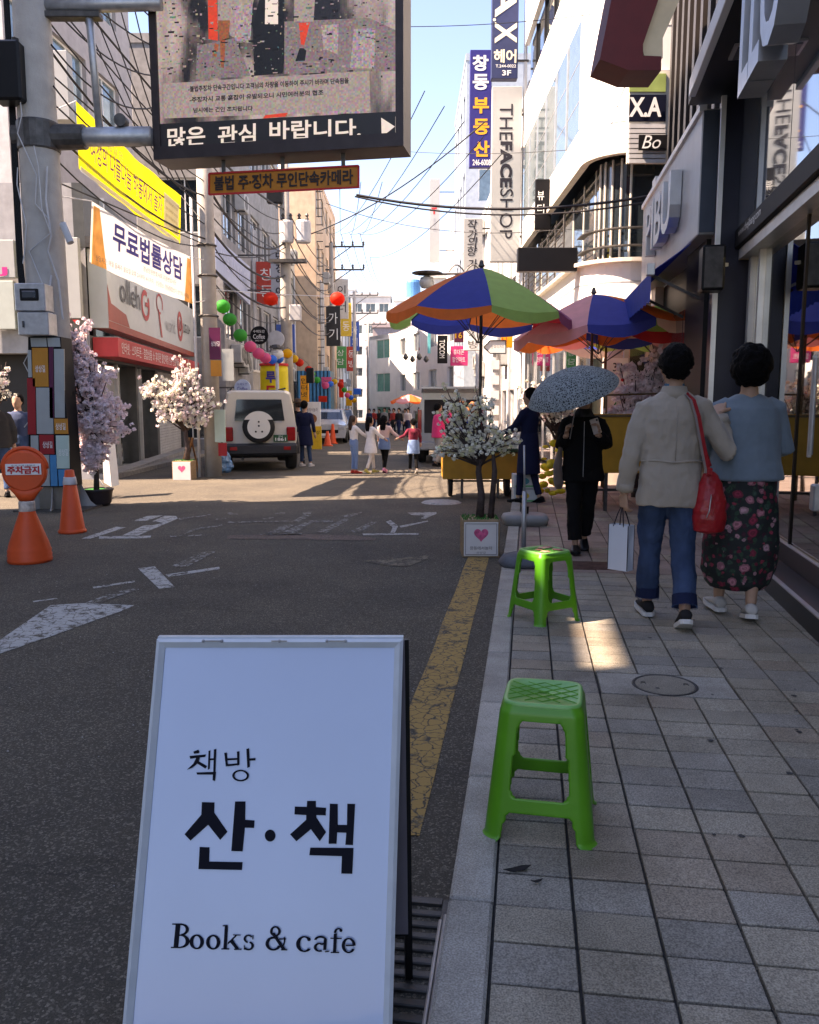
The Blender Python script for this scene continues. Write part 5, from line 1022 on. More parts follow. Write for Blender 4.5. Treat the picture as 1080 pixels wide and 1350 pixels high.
def stool(loc, rz, label, floral=False, first=None):
    t = thing('plastic_stool', label, 'stool', loc, rz, 'green plastic stools on the pavement')
    t.scale = (1, 1, .975) if first else (1, 1, 1)
    fo = fr0 if first else fr0.copy(); (COL.objects.link(fo) if not first else None); fo.parent = t
    b = MB(); H = .44; hw = .120; N = 48; rings = []
    for (k, z) in ((1.02, H-.016), (1.03, H-.004), (1.0, H+.001), (.93, H+.0015), (.9, H-.0015), (.16, H-.002), (.15, H-.004), (.15, H-.02)):
        ring = []
        for q in range(N):
            a = 2*PI*q/N; c_, s_ = math.cos(a), math.sin(a); pw = .34 if k > .3 else 1
            ring.append((hw*k*math.copysign(abs(c_)**pw, c_), hw*k*math.copysign(abs(s_)**pw, s_)*(1 if k > .3 else .75), z))
        rings.append(ring)
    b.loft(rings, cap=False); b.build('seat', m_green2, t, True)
    MB().box((-.02, -.016, H-.022), (.02, .016, H-.02)).build('seat_hole', m_black, t)
    b = MB(); g = .108
    for s in (1, -1):
        for k in (-.09, -.045, 0, .045, .09):
            pts = [(x, s*(x*.8)+k) for x in (-g, -g*.5, 0, g*.5, g)]; pts = [p for p in pts if abs(p[1]) < g]
            if len(pts) > 1: b.tube([(p[0], p[1], H-.0008) for p in pts], .0016, 4)
    b.build('relief', m_green, t, kind='stuff')
    if floral:
        random.seed(4)
        for k in range(9):
            x, y, r = random.uniform(-.08, .08), random.uniform(-.08, .08), random.uniform(.018, .036)
            b = MB(); b.add([(x+r*(1+.25*math.sin(5*a))*math.cos(a), y+r*(1+.25*math.sin(5*a))*math.sin(a), H+.0022+.0003*k) for a in [2*PI*i/20 for i in range(20)]], [tuple(range(20))])
            b.build('printed_flower', mat('flower print %d' % (k % 3), ((.5, .2, .13), (.55, .38, .25), (.35, .12, .12))[k % 3], .4), t)
    return t
stool((.432, 2.585, .098), R(-12), 'green plastic stool nearest the viewer beside the kerb', first=True)
p2 = gnd(718, 818, .098); stool((p2.x, p2.y+.06, .098), R(31), 'green plastic stool with a faded flower print seat, farther along the kerb', True)

# ================================================================== market umbrellas
def cloth(k, c): return mat(k, c, .75, var=.06, scale=8, transl=.5, bump=.1, bscale=25)
U_or, U_bl, U_gr, U_pu, U_re, U_pk, U_wh = cloth('orange umbrella cloth', (.92, .22, .05)), cloth('blue umbrella cloth', (.05, .08, .40)), cloth('green umbrella cloth', (.36, .62, .17)), cloth('purple umbrella cloth', (.48, .16, .32)), cloth('red umbrella cloth', (.55, .04, .04)), cloth('pink umbrella cloth', (.86, .44, .46)), cloth('cream umbrella cloth', (.8, .6, .45))
m_brass = mat('brown pole', (.12, .07, .03), .5)
def umbrella(name, label, foot, apex, Rr, drop, cols, rot=0, tilt=(0, 0), val=.16, pole=m_dsteel, group='market umbrellas over the yellow carts'):
    t = thing(name, label, 'umbrella', foot, 0, group, world=True); n = len(cols); apex = V(apex); M = Matrix.Rotation(tilt[0], 3, 'X') @ Matrix.Rotation(tilt[1], 3, 'Y')
    def P(r, a, dz=0, sag=0):
        rr = Rr*r; z = -drop*(r**1.35) - dz; return apex + M @ V((rr*math.cos(a)*(1-sag), rr*math.sin(a)*(1-sag), z))
    for k in range(n):
        b = MB(); a0, a1 = rot+2*PI*k/n, rot+2*PI*(k+1)/n; G = []
        for i in range(9):
            r = i/8; G.append([P(r, a0+(a1-a0)*j/6, .05*r*math.sin(PI*j/6)*1.0, .035*math.sin(PI*j/6)*r) for j in range(7)])
        b.add([p for g_ in G for p in g_], [(i*7+j, i*7+j+1, (i+1)*7+j+1, (i+1)*7+j) for i in range(8) for j in range(6)]); o = b.build('canopy_panel', cols[k], t, True)
        v = MB(); top = G[8]; low = [top[j] + M @ V((0, 0, -val*(.62+.38*math.sin(PI*j/6)))) + M @ V((math.cos(a0+(a1-a0)*j/6)*.02*math.sin(j*2+k), math.sin(a0+(a1-a0)*j/6)*.02*math.sin(j*2+k), 0)) for j in range(7)]
        v.add(top+low, [(j, j+1, 8+j, 7+j) for j in range(6)]); v.build('valance', cols[(k*3+2) % n] if k % 2 else cols[k], o, True)
        MB().tube([P(i/5, a0, .012) for i in range(6)], .008, 5).build('rib', m_dsteel, t)
        MB().tube([apex + M @ V((0, 0, -drop-.35)), P(.55, a0, .02)], .006, 4).build('strut', m_dsteel, t)
    MB().tube([foot, apex + M @ V((0, 0, .06))], .02, 10).build('pole', pole, t, True); MB().lathe([(.0, .1), (.02, .09), (.03, .05), (.045, .02), (.02, 0)], apex, 10).build('finial', m_dsteel, t)
    return t
yU = 11.0; aU = at(635, 353, yU); umbrella('market_umbrella', 'big rainbow striped market umbrella with orange, blue, green and purple panels', (aU.x, yU, gz(yU)), aU, 1.2, .60, [U_or, U_bl, U_gr, U_pu, U_re, U_or, U_bl, U_gr], rot=R(-178), tilt=(0, R(2)), val=.13)
yV = 12.0; aV = at(783, 388, yV); umbrella('market_umbrella', 'tilted market umbrella with pink, blue and orange panels on a brown pole', (aV.x, yV, .1), aV, 1.18, .48, [U_bl, U_or, U_gr, U_pk, U_pk, U_wh, U_pk, U_pk], rot=R(-90-18), tilt=(0, R(-6)), pole=m_brass)
yW = 12.8; aW = at(800, 424, yW+.6); umbrella('market_umbrella', 'farthest market umbrella with salmon and violet panels behind the pink one', (aW.x, yW+.6, .06), aW, 1.25, .3, [U_wh, U_bl, U_or, U_pk, U_or, U_wh, U_pk, U_bl], rot=R(20), tilt=(0, R(4)), pole=m_brass)
yW = 13.0; aW = at(868, 402, yW-.4); umbrella('market_umbrella', 'green and orange market umbrella half hidden by the blue awning', (aW.x, yW-.4, .1), aW, 1.05, .42, [U_or, U_re, U_gr, U_wh, U_or, U_gr, U_re, U_or], rot=R(10), pole=m_dsteel)

# ================================================================== yellow vending carts
m_ycart = mat('mustard cart board', (.50, .24, .025), .5, var=.12, dirt=.25); m_rub = mat('tyre rubber', (.02, .02, .02), .8, var=.2)
def wheel(t, c, r, w, ax='x', name='wheel', rimm=None):
    prof = [(r*.35, -w/2), (r*.9, -w/2), (r, -w*.35), (r, w*.35), (r*.9, w/2), (r*.35, w/2)]
    o = MB().lathe(prof, c, 20, ax).build(name, m_rub, t, True); MB().lathe([(0, -w*.4), (r*.6, -w*.42), (r*.62, 0), (r*.6, w*.42), (0, w*.4)], c, 16, ax).build('rim', rimm or m_steel, o); return o
def cart(label, c, w, z0, z1, d, wheels=True):
    t = thing('vending_cart', label, 'cart', c, 0, 'yellow vending carts'); h = w/2
    for nm, a, b_ in (('front_board', (-h, -d/2, z0), (h, -d/2+.03, z1)), ('rear_board', (-h, d/2-.03, z0), (h, d/2, z1)), ('side_board', (-h, -d/2+.03, z0), (-h+.03, d/2-.03, z1)), ('side_board', (h-.03, -d/2+.03, z0), (h, d/2-.03, z1)), ('tray', (-h+.03, -d/2+.03, z0+.02), (h-.03, d/2-.03, z1-.06))): MB().box(a, b_, .006).build(nm, m_ycart if nm != 'tray' else m_cream, t)
    MB().box((-h-.01, -d/2-.012, z1-.03), (h+.01, -d/2-.001, z1)).build('trim', m_brass, t)
    if wheels:
        for s in (-1, 1): wheel(t, (s*(h-.13), .0, .24), .24, .07, 'x')
        for s in (-1, 1): MB().box((s*(h-.3)-.02, -d/2+.05, 0), (s*(h-.3)+.02, -d/2+.09, z0)).build('leg', m_dsteel, t)
        MB().bar((-h+.1, 0, .24), (h-.1, 0, .24), .03).build('axle', m_dsteel, t)
    return t
c1 = gnds(633, 657); ct = cart('mustard yellow vending cart under the rainbow umbrella beside the kerb', (c1.x, c1.y+.35, gz(c1.y)), 1.16, .30, .73, .75)
tp = thing('goods_tray', 'dark green tray of goods resting on the cart under the rainbow umbrella', 'tray', (c1.x-.05, c1.y+.3, gz(c1.y)+.73)); MB().box((-.62, -.42, 0), (.62, .3, .05), .01).build('tray', mat('dark green tray', (.02, .09, .04), .5), tp)
random.seed(9)
gcols = [('brown', (.22, .09, .03)), ('blue', (.04, .08, .35)), ('red', (.45, .03, .03)), ('yellow', (.6, .42, .05)), ('cream', (.6, .5, .35))]
for k in range(12):
    x, y = random.uniform(-.5, .5), random.uniform(-.25, .15); nm, cc_ = gcols[k % 5]; h = random.uniform(.08, .2)
    MB().lathe([(0, 0), (.06, 0), (.075, h*.5), (.055, h*.9), (0, h)], (c1.x-.05+x, c1.y+.3+y, gz(c1.y)+.78), 10).build('packet', mat('%s packet' % nm, cc_, .6, var=.3, scale=20), None, True, label='small %s packet heaped on the cart, %s' % (nm, ('far left', 'left', 'centre left', 'centre', 'centre right', 'right', 'far right', 'front', 'back', 'rear right', 'rear left', 'middle')[k]), cat='packet', group='goods heaped on the %s side of the cart' % nm)
pg = at(618, 540, c1.y+.4); b = MB()
for k in range(30): b.ball((pg.x+random.uniform(-.14, .14), pg.y+random.uniform(-.1, .1), pg.z+random.uniform(-.16, .12)), random.uniform(.03, .06), 7, 5)
b.build('plush_toys', mat('brown plush', (.28, .12, .05), .9, var=.5, scale=9), None, True, label='heap of brown plush toys hanging behind the white blossom tree', cat='toys', kind='stuff')
b = MB(); [b.ball((pg.x+.02+random.uniform(-.14, .16), pg.y, pg.z-.25+random.uniform(-.08, .06)), random.uniform(.03, .06), 7, 5) for k in range(16)]
b.build('blue_toys', mat('blue plush', (.03, .05, .3), .8, var=.4), None, True, label='heap of blue cloth toys below the brown plush toys', cat='toys', kind='stuff')
c2 = at(815, 620, 10.3); ct = cart('mustard yellow vending cart behind the umbrella walker at the shop side', (c2.x+.22, 10.6, .1), 1.3, .48, 1.2, .6)
for k, (x, dz) in enumerate(((706, 0), (722, .03))):
    p = at(x, 560, 11.6); 
tt = at(730, 560, 11.8); b = MB()
for k in range(40): b.ball((tt.x+random.uniform(-.2, .25), tt.y+random.uniform(-.1, .1), .15+random.uniform(0, .75)), random.uniform(.03, .06), 7, 5, (1.4, 1, random.uniform(.5, 1.2)))
b.build('wrapped_goods', mat('yellow wrapped goods', (.75, .55, .03), .5, var=.4, scale=8), None, True, label='heap of yellow wrapped goods behind the person in navy', cat='goods', kind='stuff')
# printed fruit boxes
for k, (lb, z0) in enumerate((('lower printed fruit box under the other, behind the silver stand', .1), ('upper printed fruit box with an oval print, stacked behind the silver stand', .3))):
    p = gnd(694, 662, .1); t = thing('fruit_box', lb, 'box', (p.x, p.y+.15, z0 + gz(p.y))); MB().box((-.17, -.14, 0), (.17, .14, .19), .004).build('carton', mat('printed carton', (.5, .52, .5), .7, var=.12), t)
    b = MB(); b.add([(-.05+.09*math.cos(a), -.1415, .1+.05*math.sin(a)) for a in [2*PI*i/20 for i in range(20)]], [tuple(range(20))]); b.build('print', mat('blue green print', (.05, .25, .3), .6) if k else mat('yellow fruit print', (.6, .4, .05), .6), t); MB().box((-.15, -.1425, .02), (.15, -.141, .045)).build('stripe', mat('green stripe', (.1, .35, .15), .6), t)
# second stool-like things and stands
p = gnd(690, 745, .1); t = thing('umbrella_stand', 'silver pole standing in a dark rubber base at the kerb', 'stand', (p.x, p.y, .1))
m_rubb = mat('grey rubber base', (.10, .11, .125), .7, var=.2, bump=.3, bscale=30)
MB().ell([(0, 0, 0, .2, .17), (0, 0, .03, .215, .185), (0, 0, .08, .18, .15), (0, 0, .11, .08, .07)], 10, .7).build('base', m_rubb, t, True); MB().tube([(0, 0, .1), (0, 0, .62)], .02, 12).build('sleeve', m_steel, t, True); MB().tube([(0, 0, .6), (-.01, 0, 1.0)], .008, 8).build('inner_pole', m_steel, t, True)
p = gnd(692, 691, .1); t = thing('floor_weight', 'flat grey plastic umbrella base lying farther along the kerb', 'base', (p.x, p.y, .1)); MB().ell([(0, 0, 0, .24, .18), (0, 0, .07, .26, .2), (0, 0, .11, .24, .18), (0, 0, .12, .2, .15)], 24, .5).build('slab', mat('light grey plastic', (.24, .24, .23), .5), t, True); MB().lathe([(.04, .12), (.045, .2), (.03, .2)], n=12).build('socket', m_bplastic, t)
p = gnd(536+ 570-540+ 200, 642, .1)

# ================================================================== blossom trees
m_bark = mat('brown bark', (.07, .05, .045), .9, var=.3, scale=20, bump=.5, bscale=50)
def blossom(k, c, tr=.25): return mat(k, c, .75, var=.1, scale=30, transl=tr)
m_bw, m_bp, m_bc, m_bb = blossom('white petals', (.88, .85, .74)), blossom('pink petals', (.88, .74, .75)), blossom('greenish cream petals', (.78, .76, .50)), blossom('pale pink petals', (.82, .70, .70))
def blossom_tree(name, label, base, trunk_h, crown, nl, nf, mats, fs=.022, seed=1, rt=.03, cat='tree', pomp=5, group=None, lean=0., spread=1.):
    """trunk with limbs and twigs; the flowers sit on the twigs; crown: list of (dx, dy, z, rx, ry, rz)"""
    random.seed(seed); t = thing(name, label, cat, base, 0, group); b = MB(); tips = []
    top = V((lean, 0, trunk_h)); b.tube([(0, 0, 0), (lean*.2+.015, 0, trunk_h*.35), (lean*.5-.015, .01, trunk_h*.7), top], [rt*1.2, rt, rt*.85, rt*.7], 9)
    b.build('trunk', m_bark, t, True); b = MB()
    for i in range(nl):
        cx, cy, cz, rx, ry, rz = random.choice(crown); d = V((random.gauss(0, 1), random.gauss(0, 1), random.gauss(0, 1))).normalized() * random.uniform(.5, 1.)
        e = V((cx+d.x*rx, cy+d.y*ry, cz+d.z*rz)); s = top*random.uniform(.75, 1.) if cz > trunk_h*.8 else top*random.uniform(.45, .9)
        mid = s.lerp(e, .5) + V((random.uniform(-.05, .05), random.uniform(-.05, .05), .08*rz))
        b.tube([s, mid, e], [rt*.4, rt*.25, rt*.1], 5); tips += [(mid, e)]
        for j in range(2):
            q = mid.lerp(e, random.random()); e2 = q + V((random.uniform(-1, 1)*rx, random.uniform(-1, 1)*ry, random.uniform(-.7, .7)*rz))*.3*spread
            b.tube([q, e2], [rt*.15, rt*.07], 4); tips.append((q, e2))
    b.build('branches', m_bark, t, True)
    fl = [MB() for _ in mats]
    for i in range(nf):
        a, e = random.choice(tips); c = a.lerp(e, random.uniform(.15, 1.08)) + V((random.gauss(0, 1), random.gauss(0, 1), random.gauss(0, 1)))*fs*1.3; m_ = fl[random.choices(range(len(mats)), weights=[3, 1, 1][:len(mats)])[0]]
        for q in range(pomp):
            n = V((random.gauss(0, 1), random.gauss(0, 1), random.gauss(0, 1))).normalized(); u = n.orthogonal().normalized(); v = n.cross(u); o = c + n*fs*.55; r = fs*random.uniform(.6, 1.15); ph = random.random()*6
            vs = [o - n*r*.2] + [o + (u*math.cos(ph+2*PI*w/6)+v*math.sin(ph+2*PI*w/6))*r*(1 if w % 2 else .72) + n*r*random.uniform(.0, .35) for w in range(6)]
            m_.add(vs, [(0, 1+w, 1+(w+1) % 6) for w in range(6)])
    for m_, mm in zip(fl, mats): m_.build('blossom', mm, t, kind='stuff')
    return t
m_woodb = mat('bare wood box', (.28, .19, .11), .7, var=.2, scale=6, stretch=(1, 1, 8)); m_turf = mat('green turf', (.02, .16, .03), .9, var=.4, scale=40, bump=.5)
m_heart = mat('pink heart print', (.62, .10, .22), .6, var=.35, scale=30)
def planter(label, base, s, rz=0, txt=True):
    t = thing('planter_box', label, 'planter', base, rz); h = s*1.02; MB().box((-s/2, -s/2, 0), (s/2, s/2, h), .005).build('box', m_woodb, t); MB().box((-s/2+.015, -s/2-.008, .015), (s/2-.015, -s/2-.001, h-.02), .003).build('face_plate', mat('pale box face', (.62, .6, .58), .6, var=.04), t)
    b = MB(); hp = []
    for i in range(40): a = 2*PI*i/40; hp.append((s*.012*16*math.sin(a)**3, -s/2-.0095, h*.62 + s*.0125*(13*math.cos(a)-5*math.cos(2*a)-2*math.cos(3*a)-math.cos(4*a))))
    b.add([(0, -s/2-.0095, h*.62)]+hp, [(0, 1+i, 1+(i+1) % 40) for i in range(40)]); b.build('heart', m_heart, t)
    if txt:
        text('창동에서놀자', V((0, -s/2-.0085, h*.26)), X, Z, s*.6, s*.1, m_grey_t, t, 'lettering'); text('상상길', V((0, -s/2-.0085, h*.14)), X, Z, s*.25, s*.06, m_grey_t, t, 'lettering')
        m_ = m_dsteel; 
        for a, b_ in (((-s/2+.03, h-.035), (s/2-.03, h-.035)), ((-s/2+.03, .03), (s/2-.03, .03)), ((-s/2+.03, .03), (-s/2+.03, h-.035)), ((s/2-.03, .03), (s/2-.03, h-.035))): MB().bar((a[0], -s/2-.009, a[1]), (b_[0], -s/2-.009, b_[1]), .004).build('line', m_dgrey_t, t)
    b = MB(); random.seed(2)
    for i in range(260):
        x, y = random.uniform(-s/2, s/2)*.98, random.uniform(-s/2, s/2)*.98; q = random.uniform(-.012, .012); b.add([(x-.004, y, h), (x+.004, y, h), (x+q, y+q, h+random.uniform(.01, .03))], [(0,1,2)])
    b.build('turf', m_turf, t, kind='stuff'); return t
pb = gnd(634, 735, 0); planter('wooden planter box with a pink heart sign at the kerb, holding the white blossom tree', (pb.x, pb.y+.17, 0), .35)
blossom_tree('blossom_tree', 'small white artificial blossom tree in the heart planter beside the rainbow umbrella', (pb.x+.0, pb.y+.17, .36), .62, [(-.10, 0, .92, .42, .24, .28), (-.14, 0, 1.08, .40, .2, .2), (.10, 0, .76, .36, .2, .18), (-.18, 0, .72, .36, .18, .16)], 80, 850, [m_bw, m_bc], .0175, 12, .034, pomp=6)
q = MB().tube([(pb.x+.1, pb.y+.12, .36), (pb.x+.13, pb.y+.1, .8), (pb.x+.1, pb.y+.1, 1.1)], [.03, .025, .01], 8).build('tree_stake', m_bark, None, True, label='dark brown stem standing beside the trunk in the heart planter', cat='stem')
pl = gnds(257, 628); planter('wooden planter box with a faded heart by the blue garbage bag', (pl.x, pl.y-.8, gz(pl.y)), .38, 0, False)
blossom_tree('blossom_tree', 'white blossom tree in front of the slim pole with purple panel', (pl.x+.05, pl.y-.75, gz(pl.y)+.38), .75, [(-.1, 0, 1.25, .75, .4, .5), (-.45, 0, 1.4, .5, .3, .35), (.25, 0, 1.15, .5, .3, .4), (.05, 0, 1.75, .35, .3, .3)], 130, 2300, [m_bw, m_bb, m_bp], .034, 5, .05)
pp = gnds(123, 668); t = thing('plant_pot', 'dark round plant pot at the foot of the pink blossom tree', 'pot', (pp.x, pp.y+.15, gz(pp.y))); m_pot = mat('dark plastic pot', (.035, .025, .025), .5); MB().lathe([(0, 0), (.17, 0), (.2, .05), (.22, .2), (.235, .22), (.235, .245), (.2, .245), (.19, .22), (0, .22)], n=20).build('bowl', m_pot, t, True); MB().lathe([(0, .225), (.15, .235), (.2, .225)], n=16).build('moss', m_turf, t)
blossom_tree('blossom_tree', 'tall pink blossom tree in a dark pot beside the clad pole', (pp.x, pp.y+.15, gz(pp.y)+.22), .9, [(0, 0, 1.3, .52, .35, .5), (-.15, 0, 1.75, .42, .3, .4), (.15, 0, 1.0, .46, .3, .35), (-.25, 0, 2.2, .28, .25, .25), (-.05, 0, .5, .2, .2, .22)], 130, 3000, [m_bp, m_bb], .03, 8, .035)
blossom_tree('blossom_tree', 'white blossom branches reaching in at the left edge behind the pole', at(-12, 620, 12.6)*1.0, .7, [(.15, 0, 1.55, .3, .25, .28)], 22, 260, [m_bw, m_bb], .03, 3, .03)
pq = at(838, 600, 11.9); blossom_tree('blossom_tree', 'large pink blossom tree behind the yellow cart at the shop side', (pq.x, pq.y, .06), .9, [(0, 0, 1.4, .42, .35, .42), (.12, 0, 1.8, .42, .3, .32), (.5, 0, 1.5, .35, .3, .4)], 110, 2400, [m_bb, m_bp], .036, 14, .04)
pq = at(735, 600, 13.6); blossom_tree('blossom_tree', 'white blossom tree showing above the grey patterned parasol', (pq.x, pq.y, .06), .9, [(-.25, 0, 1.55, .45, .3, .28), (.15, 0, 1.5, .4, .3, .3)], 50, 700, [m_bw, m_bb], .03, 21, .03)
# ================================================================== cones, boards, bag
m_cone = mat('orange cone plastic', (.72, .085, .02), .45, var=.08, dirt=.15); m_tape = mat('worn white tape', (.5, .42, .36), .6, var=.4, scale=20)
pc = gnds(90, 704); t = thing('traffic_cone', 'plain orange traffic cone beside the clad pole', 'cone', (pc.x, pc.y+.12, gz(pc.y)))
MB().lathe([(.15, 0), (.155, .02), (.14, .04), (.135, .05), (.048, .70), (.03, .705), (0, .705)], n=24).build('cone', m_cone, t, True); MB().lathe([(.0745, .54), (.078, .545), (.066, .62), (.062, .625)], n=24).build('collar', mat('white collar', (.55, .52, .5), .5, var=.15), t, True)
pn = gnds(30, 744); t = thing('parking_cone', 'orange no parking cone with a round lettered head at the left edge', 'cone', (pn.x, pn.y+.15, gz(pn.y)), R(12))
MB().lathe([(.19, 0), (.195, .03), (.188, .04), (.193, .07), (.186, .08), (.19, .11), (.18, .13), (.175, .16), (.075, .44), (.062, .50), (.06, .56), (.0, .56)], n=28).build('base', m_cone, t, True); MB().lathe([(.066, .46), (.072, .47), (.07, .55), (.064, .56)], n=20).build('tape', m_tape, t, True)
b = MB(); rings = []
for (z, w_) in ((.55, .055), (.62, .10), (.68, .15)): rings.append((0, 0, z, w_, .035))
b.ell(rings, 20, .8); b.build('neck', m_cone, t, True)
MB().lathe([(0, -.045), (.17, -.04), (.19, -.025), (.19, .025), (.17, .04), (0, .045)], (0, 0, .83), 32, 'y').build('head', m_cone, t, False)
MB().box((-.15, -.052, .80), (.15, -.046, .9), .002).build('label_plate', m_paper, t); text('주차금지', V((0, -.054, .845)), X, Z, .27, .07, m_tred, t, bold=.04); text('주차구역 내에서', V((0, -.054, .885)), X, Z, .2, .018, m_grey_t, t)
MB().tube([(.19*math.cos(a), 0, .83+.19*math.sin(a)+.02) for a in [PI*i/14 for i in range(15)]], .018, 8).build('handle', m_cone, t, True)
pw = gnds(140, 642); t = thing('display_board', 'bright white board edge leaning beside the pink blossom tree', 'board', (pw.x, pw.y, gz(pw.y)), world=True)
MB().poly([at(133, 561, 13.2), at(139, 561, 13.2), at(147, 642, 12.9), at(137, 636, 12.9)], .35, -Y).build('panel', m_paper, t); 
for a_, b_ in (((104, 595), (100, 642)), ((104, 595), (136, 640)), ((104, 612), (134, 608))): MB().bar(at(*a_, 13.2), at(*b_, 13.1), .02).build('frame_tube', m_rope, t)
pf = gnds(243, 629); t = thing('wooden_easel', 'leaning wooden board stand beside the white blossom tree planter', 'stand', (pf.x, pf.y, gz(pf.y)), world=True); m_wood = mat('orange wood', (.38, .17, .06), .6, var=.2)
for dx in (0, .06): MB().bar(at(236, 629, pf.y)+X*dx, at(250, 577, pf.y+.25)+X*dx, .035, .03).build('rail', m_wood, t)
MB().poly([at(238, 628, pf.y+.02), at(244, 628, pf.y+.3), at(256, 577, pf.y+.5), at(252, 577, pf.y+.22)], .02, X).build('board', mat('dark board', (.1, .06, .04), .7), t); MB().bar(at(252, 578, pf.y+.3), at(262, 622, pf.y+.7), .03).build('leg', m_wood, t)
pg = gnds(287, 627); b = MB(); random.seed(6)
for k in range(16): b.ball((random.uniform(-.15, .17), random.uniform(-.15, .15), random.uniform(.12, .42)), random.uniform(.1, .17), 9, 6)
bagm = mat('blue translucent film', (.10, .24, .42), .25, var=.5, scale=9, bump=1., bscale=18, spec=.6)
t = thing('garbage_bag', 'full blue plastic garbage bag behind the car beside the planter', 'bag', (pg.x, pg.y+.2, gz(pg.y))); remesh(b, 'bag', bagm, t, .02, 1, .07, .09)
MB().ball((-.05, 0, .56), .05, 8, 5, (1, 1, 1.3)).build('knot', bagm, t)

# ================================================================== vehicles
m_carb = mat('cream car paint', (.60, .56, .48), .25, var=.02, coat=.6, dirt=.12); m_cglass = mat('car glass', (.015, .017, .018), .05, var=.2, spec=.8, coat=.4); m_tail = mat('tail lamp red', (.3, .01, .01), .2, coat=.6); m_bump = mat('dark bumper plastic', (.03, .03, .032), .5, var=.1)
def carbody(b, prof, half):                            # prof: (y, z, half width) loops per station
    b.loft([[V((s*w, y, z)) for (z, w) in sec for s in (1,)] + [V((-w, y, z)) for (z, w) in reversed(sec)] for y, sec in prof]); return b
sv = gnds(345, 621); t = thing('suv', 'cream off road car with a rear spare wheel parked beyond the white blossom tree', 'car', (sv.x-.02, sv.y, gz(sv.y)+.005), R(13))
W_ = .84
secs = []
for y, zt, wt_, zb_, belt in ((0, 1.78, .66, .62, 1.06), (.04, 1.82, .70, .5, 1.06), (.5, 1.84, .72, .42, 1.06), (2.2, 1.83, .71, .42, 1.05), (2.75, 1.42, .68, .42, 1.04), (3.05, 1.08, .70, .42, 1.0), (4.0, 1.0, .70, .45, .92), (4.2, .8, .66, .5, .75)):
    secs.append((y, [(zb_, W_*.94), (zb_+.2, W_), (belt*.93, W_), (belt, W_*.975), ((belt+zt)/2, (W_*.975+wt_)/2+.01), (zt-.05, wt_+.01), (zt, wt_-.09)]))
carbody(MB(), secs, W_).build('body', m_carb, t, False)
MB().box((-W_-.01, -.17, .36), (W_+.01, .06, .63), .05).build('bumper', m_bump, t); MB().box((-W_*.9, -.02, .3), (W_*.9, 4.1, .46), .02).build('underbody', m_black, t)
rg = MB().add([(-.56, -.012, 1.14), (.56, -.012, 1.14), (.50, .012, 1.62), (-.50, .012, 1.62), (-.56, -.03, 1.14), (.56, -.03, 1.14), (.50, -.006, 1.62), (-.50, -.006, 1.62)], [(7,6,5,4), (0,1,2,3), (4,5,1,0), (6,7,3,2), (5,6,2,1), (7,4,0,3)]).build('rear_window', m_cglass, t)
for s in (-1, 1):
    MB().box((s*.70-.1, -.045, .68), (s*.70+.1, .0, 1.0), .02).build('tail_lamp', m_tail, t)
    MB().add([(s*.842, .3, 1.12), (s*.842, 1.2, 1.12), (s*.79, 1.15, 1.62), (s*.79, .4, 1.62)], [(0,1,2,3) if s > 0 else (3,2,1,0)]).build('side_window', m_cglass, t); MB().add([(s*.845, 1.35, 1.12), (s*.845, 2.5, 1.12), (s*.79, 2.1, 1.62), (s*.79, 1.35, 1.62)], [(0,1,2,3) if s > 0 else (3,2,1,0)]).build('side_window', m_cglass, t)
    for yy in (.55, 3.3):
        wheel(t, (s*(W_-.1), yy, .35), .35, .24, 'x'); MB().tube([(s*(W_+.02), yy+.44*math.cos(a), .38+.44*math.sin(a)) for a in [PI*i/12 for i in range(13)]], .05, 6).build('wheel_arch', m_bump, t)
    MB().box((s*.95-.09, 2.5, 1.05), (s*.95+.09, 2.58, 1.25), .02).build('mirror', m_bump, t); MB().tube([(s*.6, .2, 1.87), (s*.6, 2.1, 1.87)], .02, 6).build('roof_rail', m_bump, t)
    MB().box((s*.6-.08, -.178, .48), (s*.6+.08, -.168, .56), .01).build('reflector', m_tail, t)
sw = MB().lathe([(0, -.2), (.33, -.2), (.36, -.16), (.36, -.04), (.3, -.01), (0, -.01)], (-.03, 0, 1.0), 32, 'y').build('spare_wheel', m_rub, t, True)
m_cov = mat('cream cover', (.66, .63, .56), .35, var=.02); cvp = [(-.03+.255*math.cos(a), -.215, 1.0+.255*math.sin(a)) for a in [2*PI*i/36 for i in range(36)]]; MB().poly(cvp, .03, V((0, -1, 0))).build('cover', m_cov, sw)
MB().poly([(-.03+.36*math.cos(a), -.21, 1.0+.36*math.sin(a)) for a in [R(28+124*i/20) for i in range(21)]], .03, V((0, -1, 0))).build('cover', m_cov, sw)
for x, z in ((-.03, 1.03), (-.03, 1.12), (-.1, .9), (.04, .9)): MB().lathe([(0, -.224), (.022, -.224), (.022, -.214)], (x, 0, z), 10, 'y').build('bolt', m_black, sw)
npm = mat('green number plate', (.02, .09, .04), .4); MB().box((.30, -.06, .66), (.62, -.045, .82), .004).build('number_plate', npm, t); text('1861', V((.46, -.062, .72)), X, Z, .24, .075, m_paper, t, 'plate_figures', bold=.02); text('경남', V((.46, -.062, .79)), X, Z, .1, .035, m_paper, t, 'plate_figures')
MB().box((.34, -.02, 1.1), (.5, -.005, 1.13)).build('badge', m_steel, t); MB().tube([(-.4, -.08, .28), (-.4, .4, .3)], .035, 8).build('exhaust', m_dsteel, t)
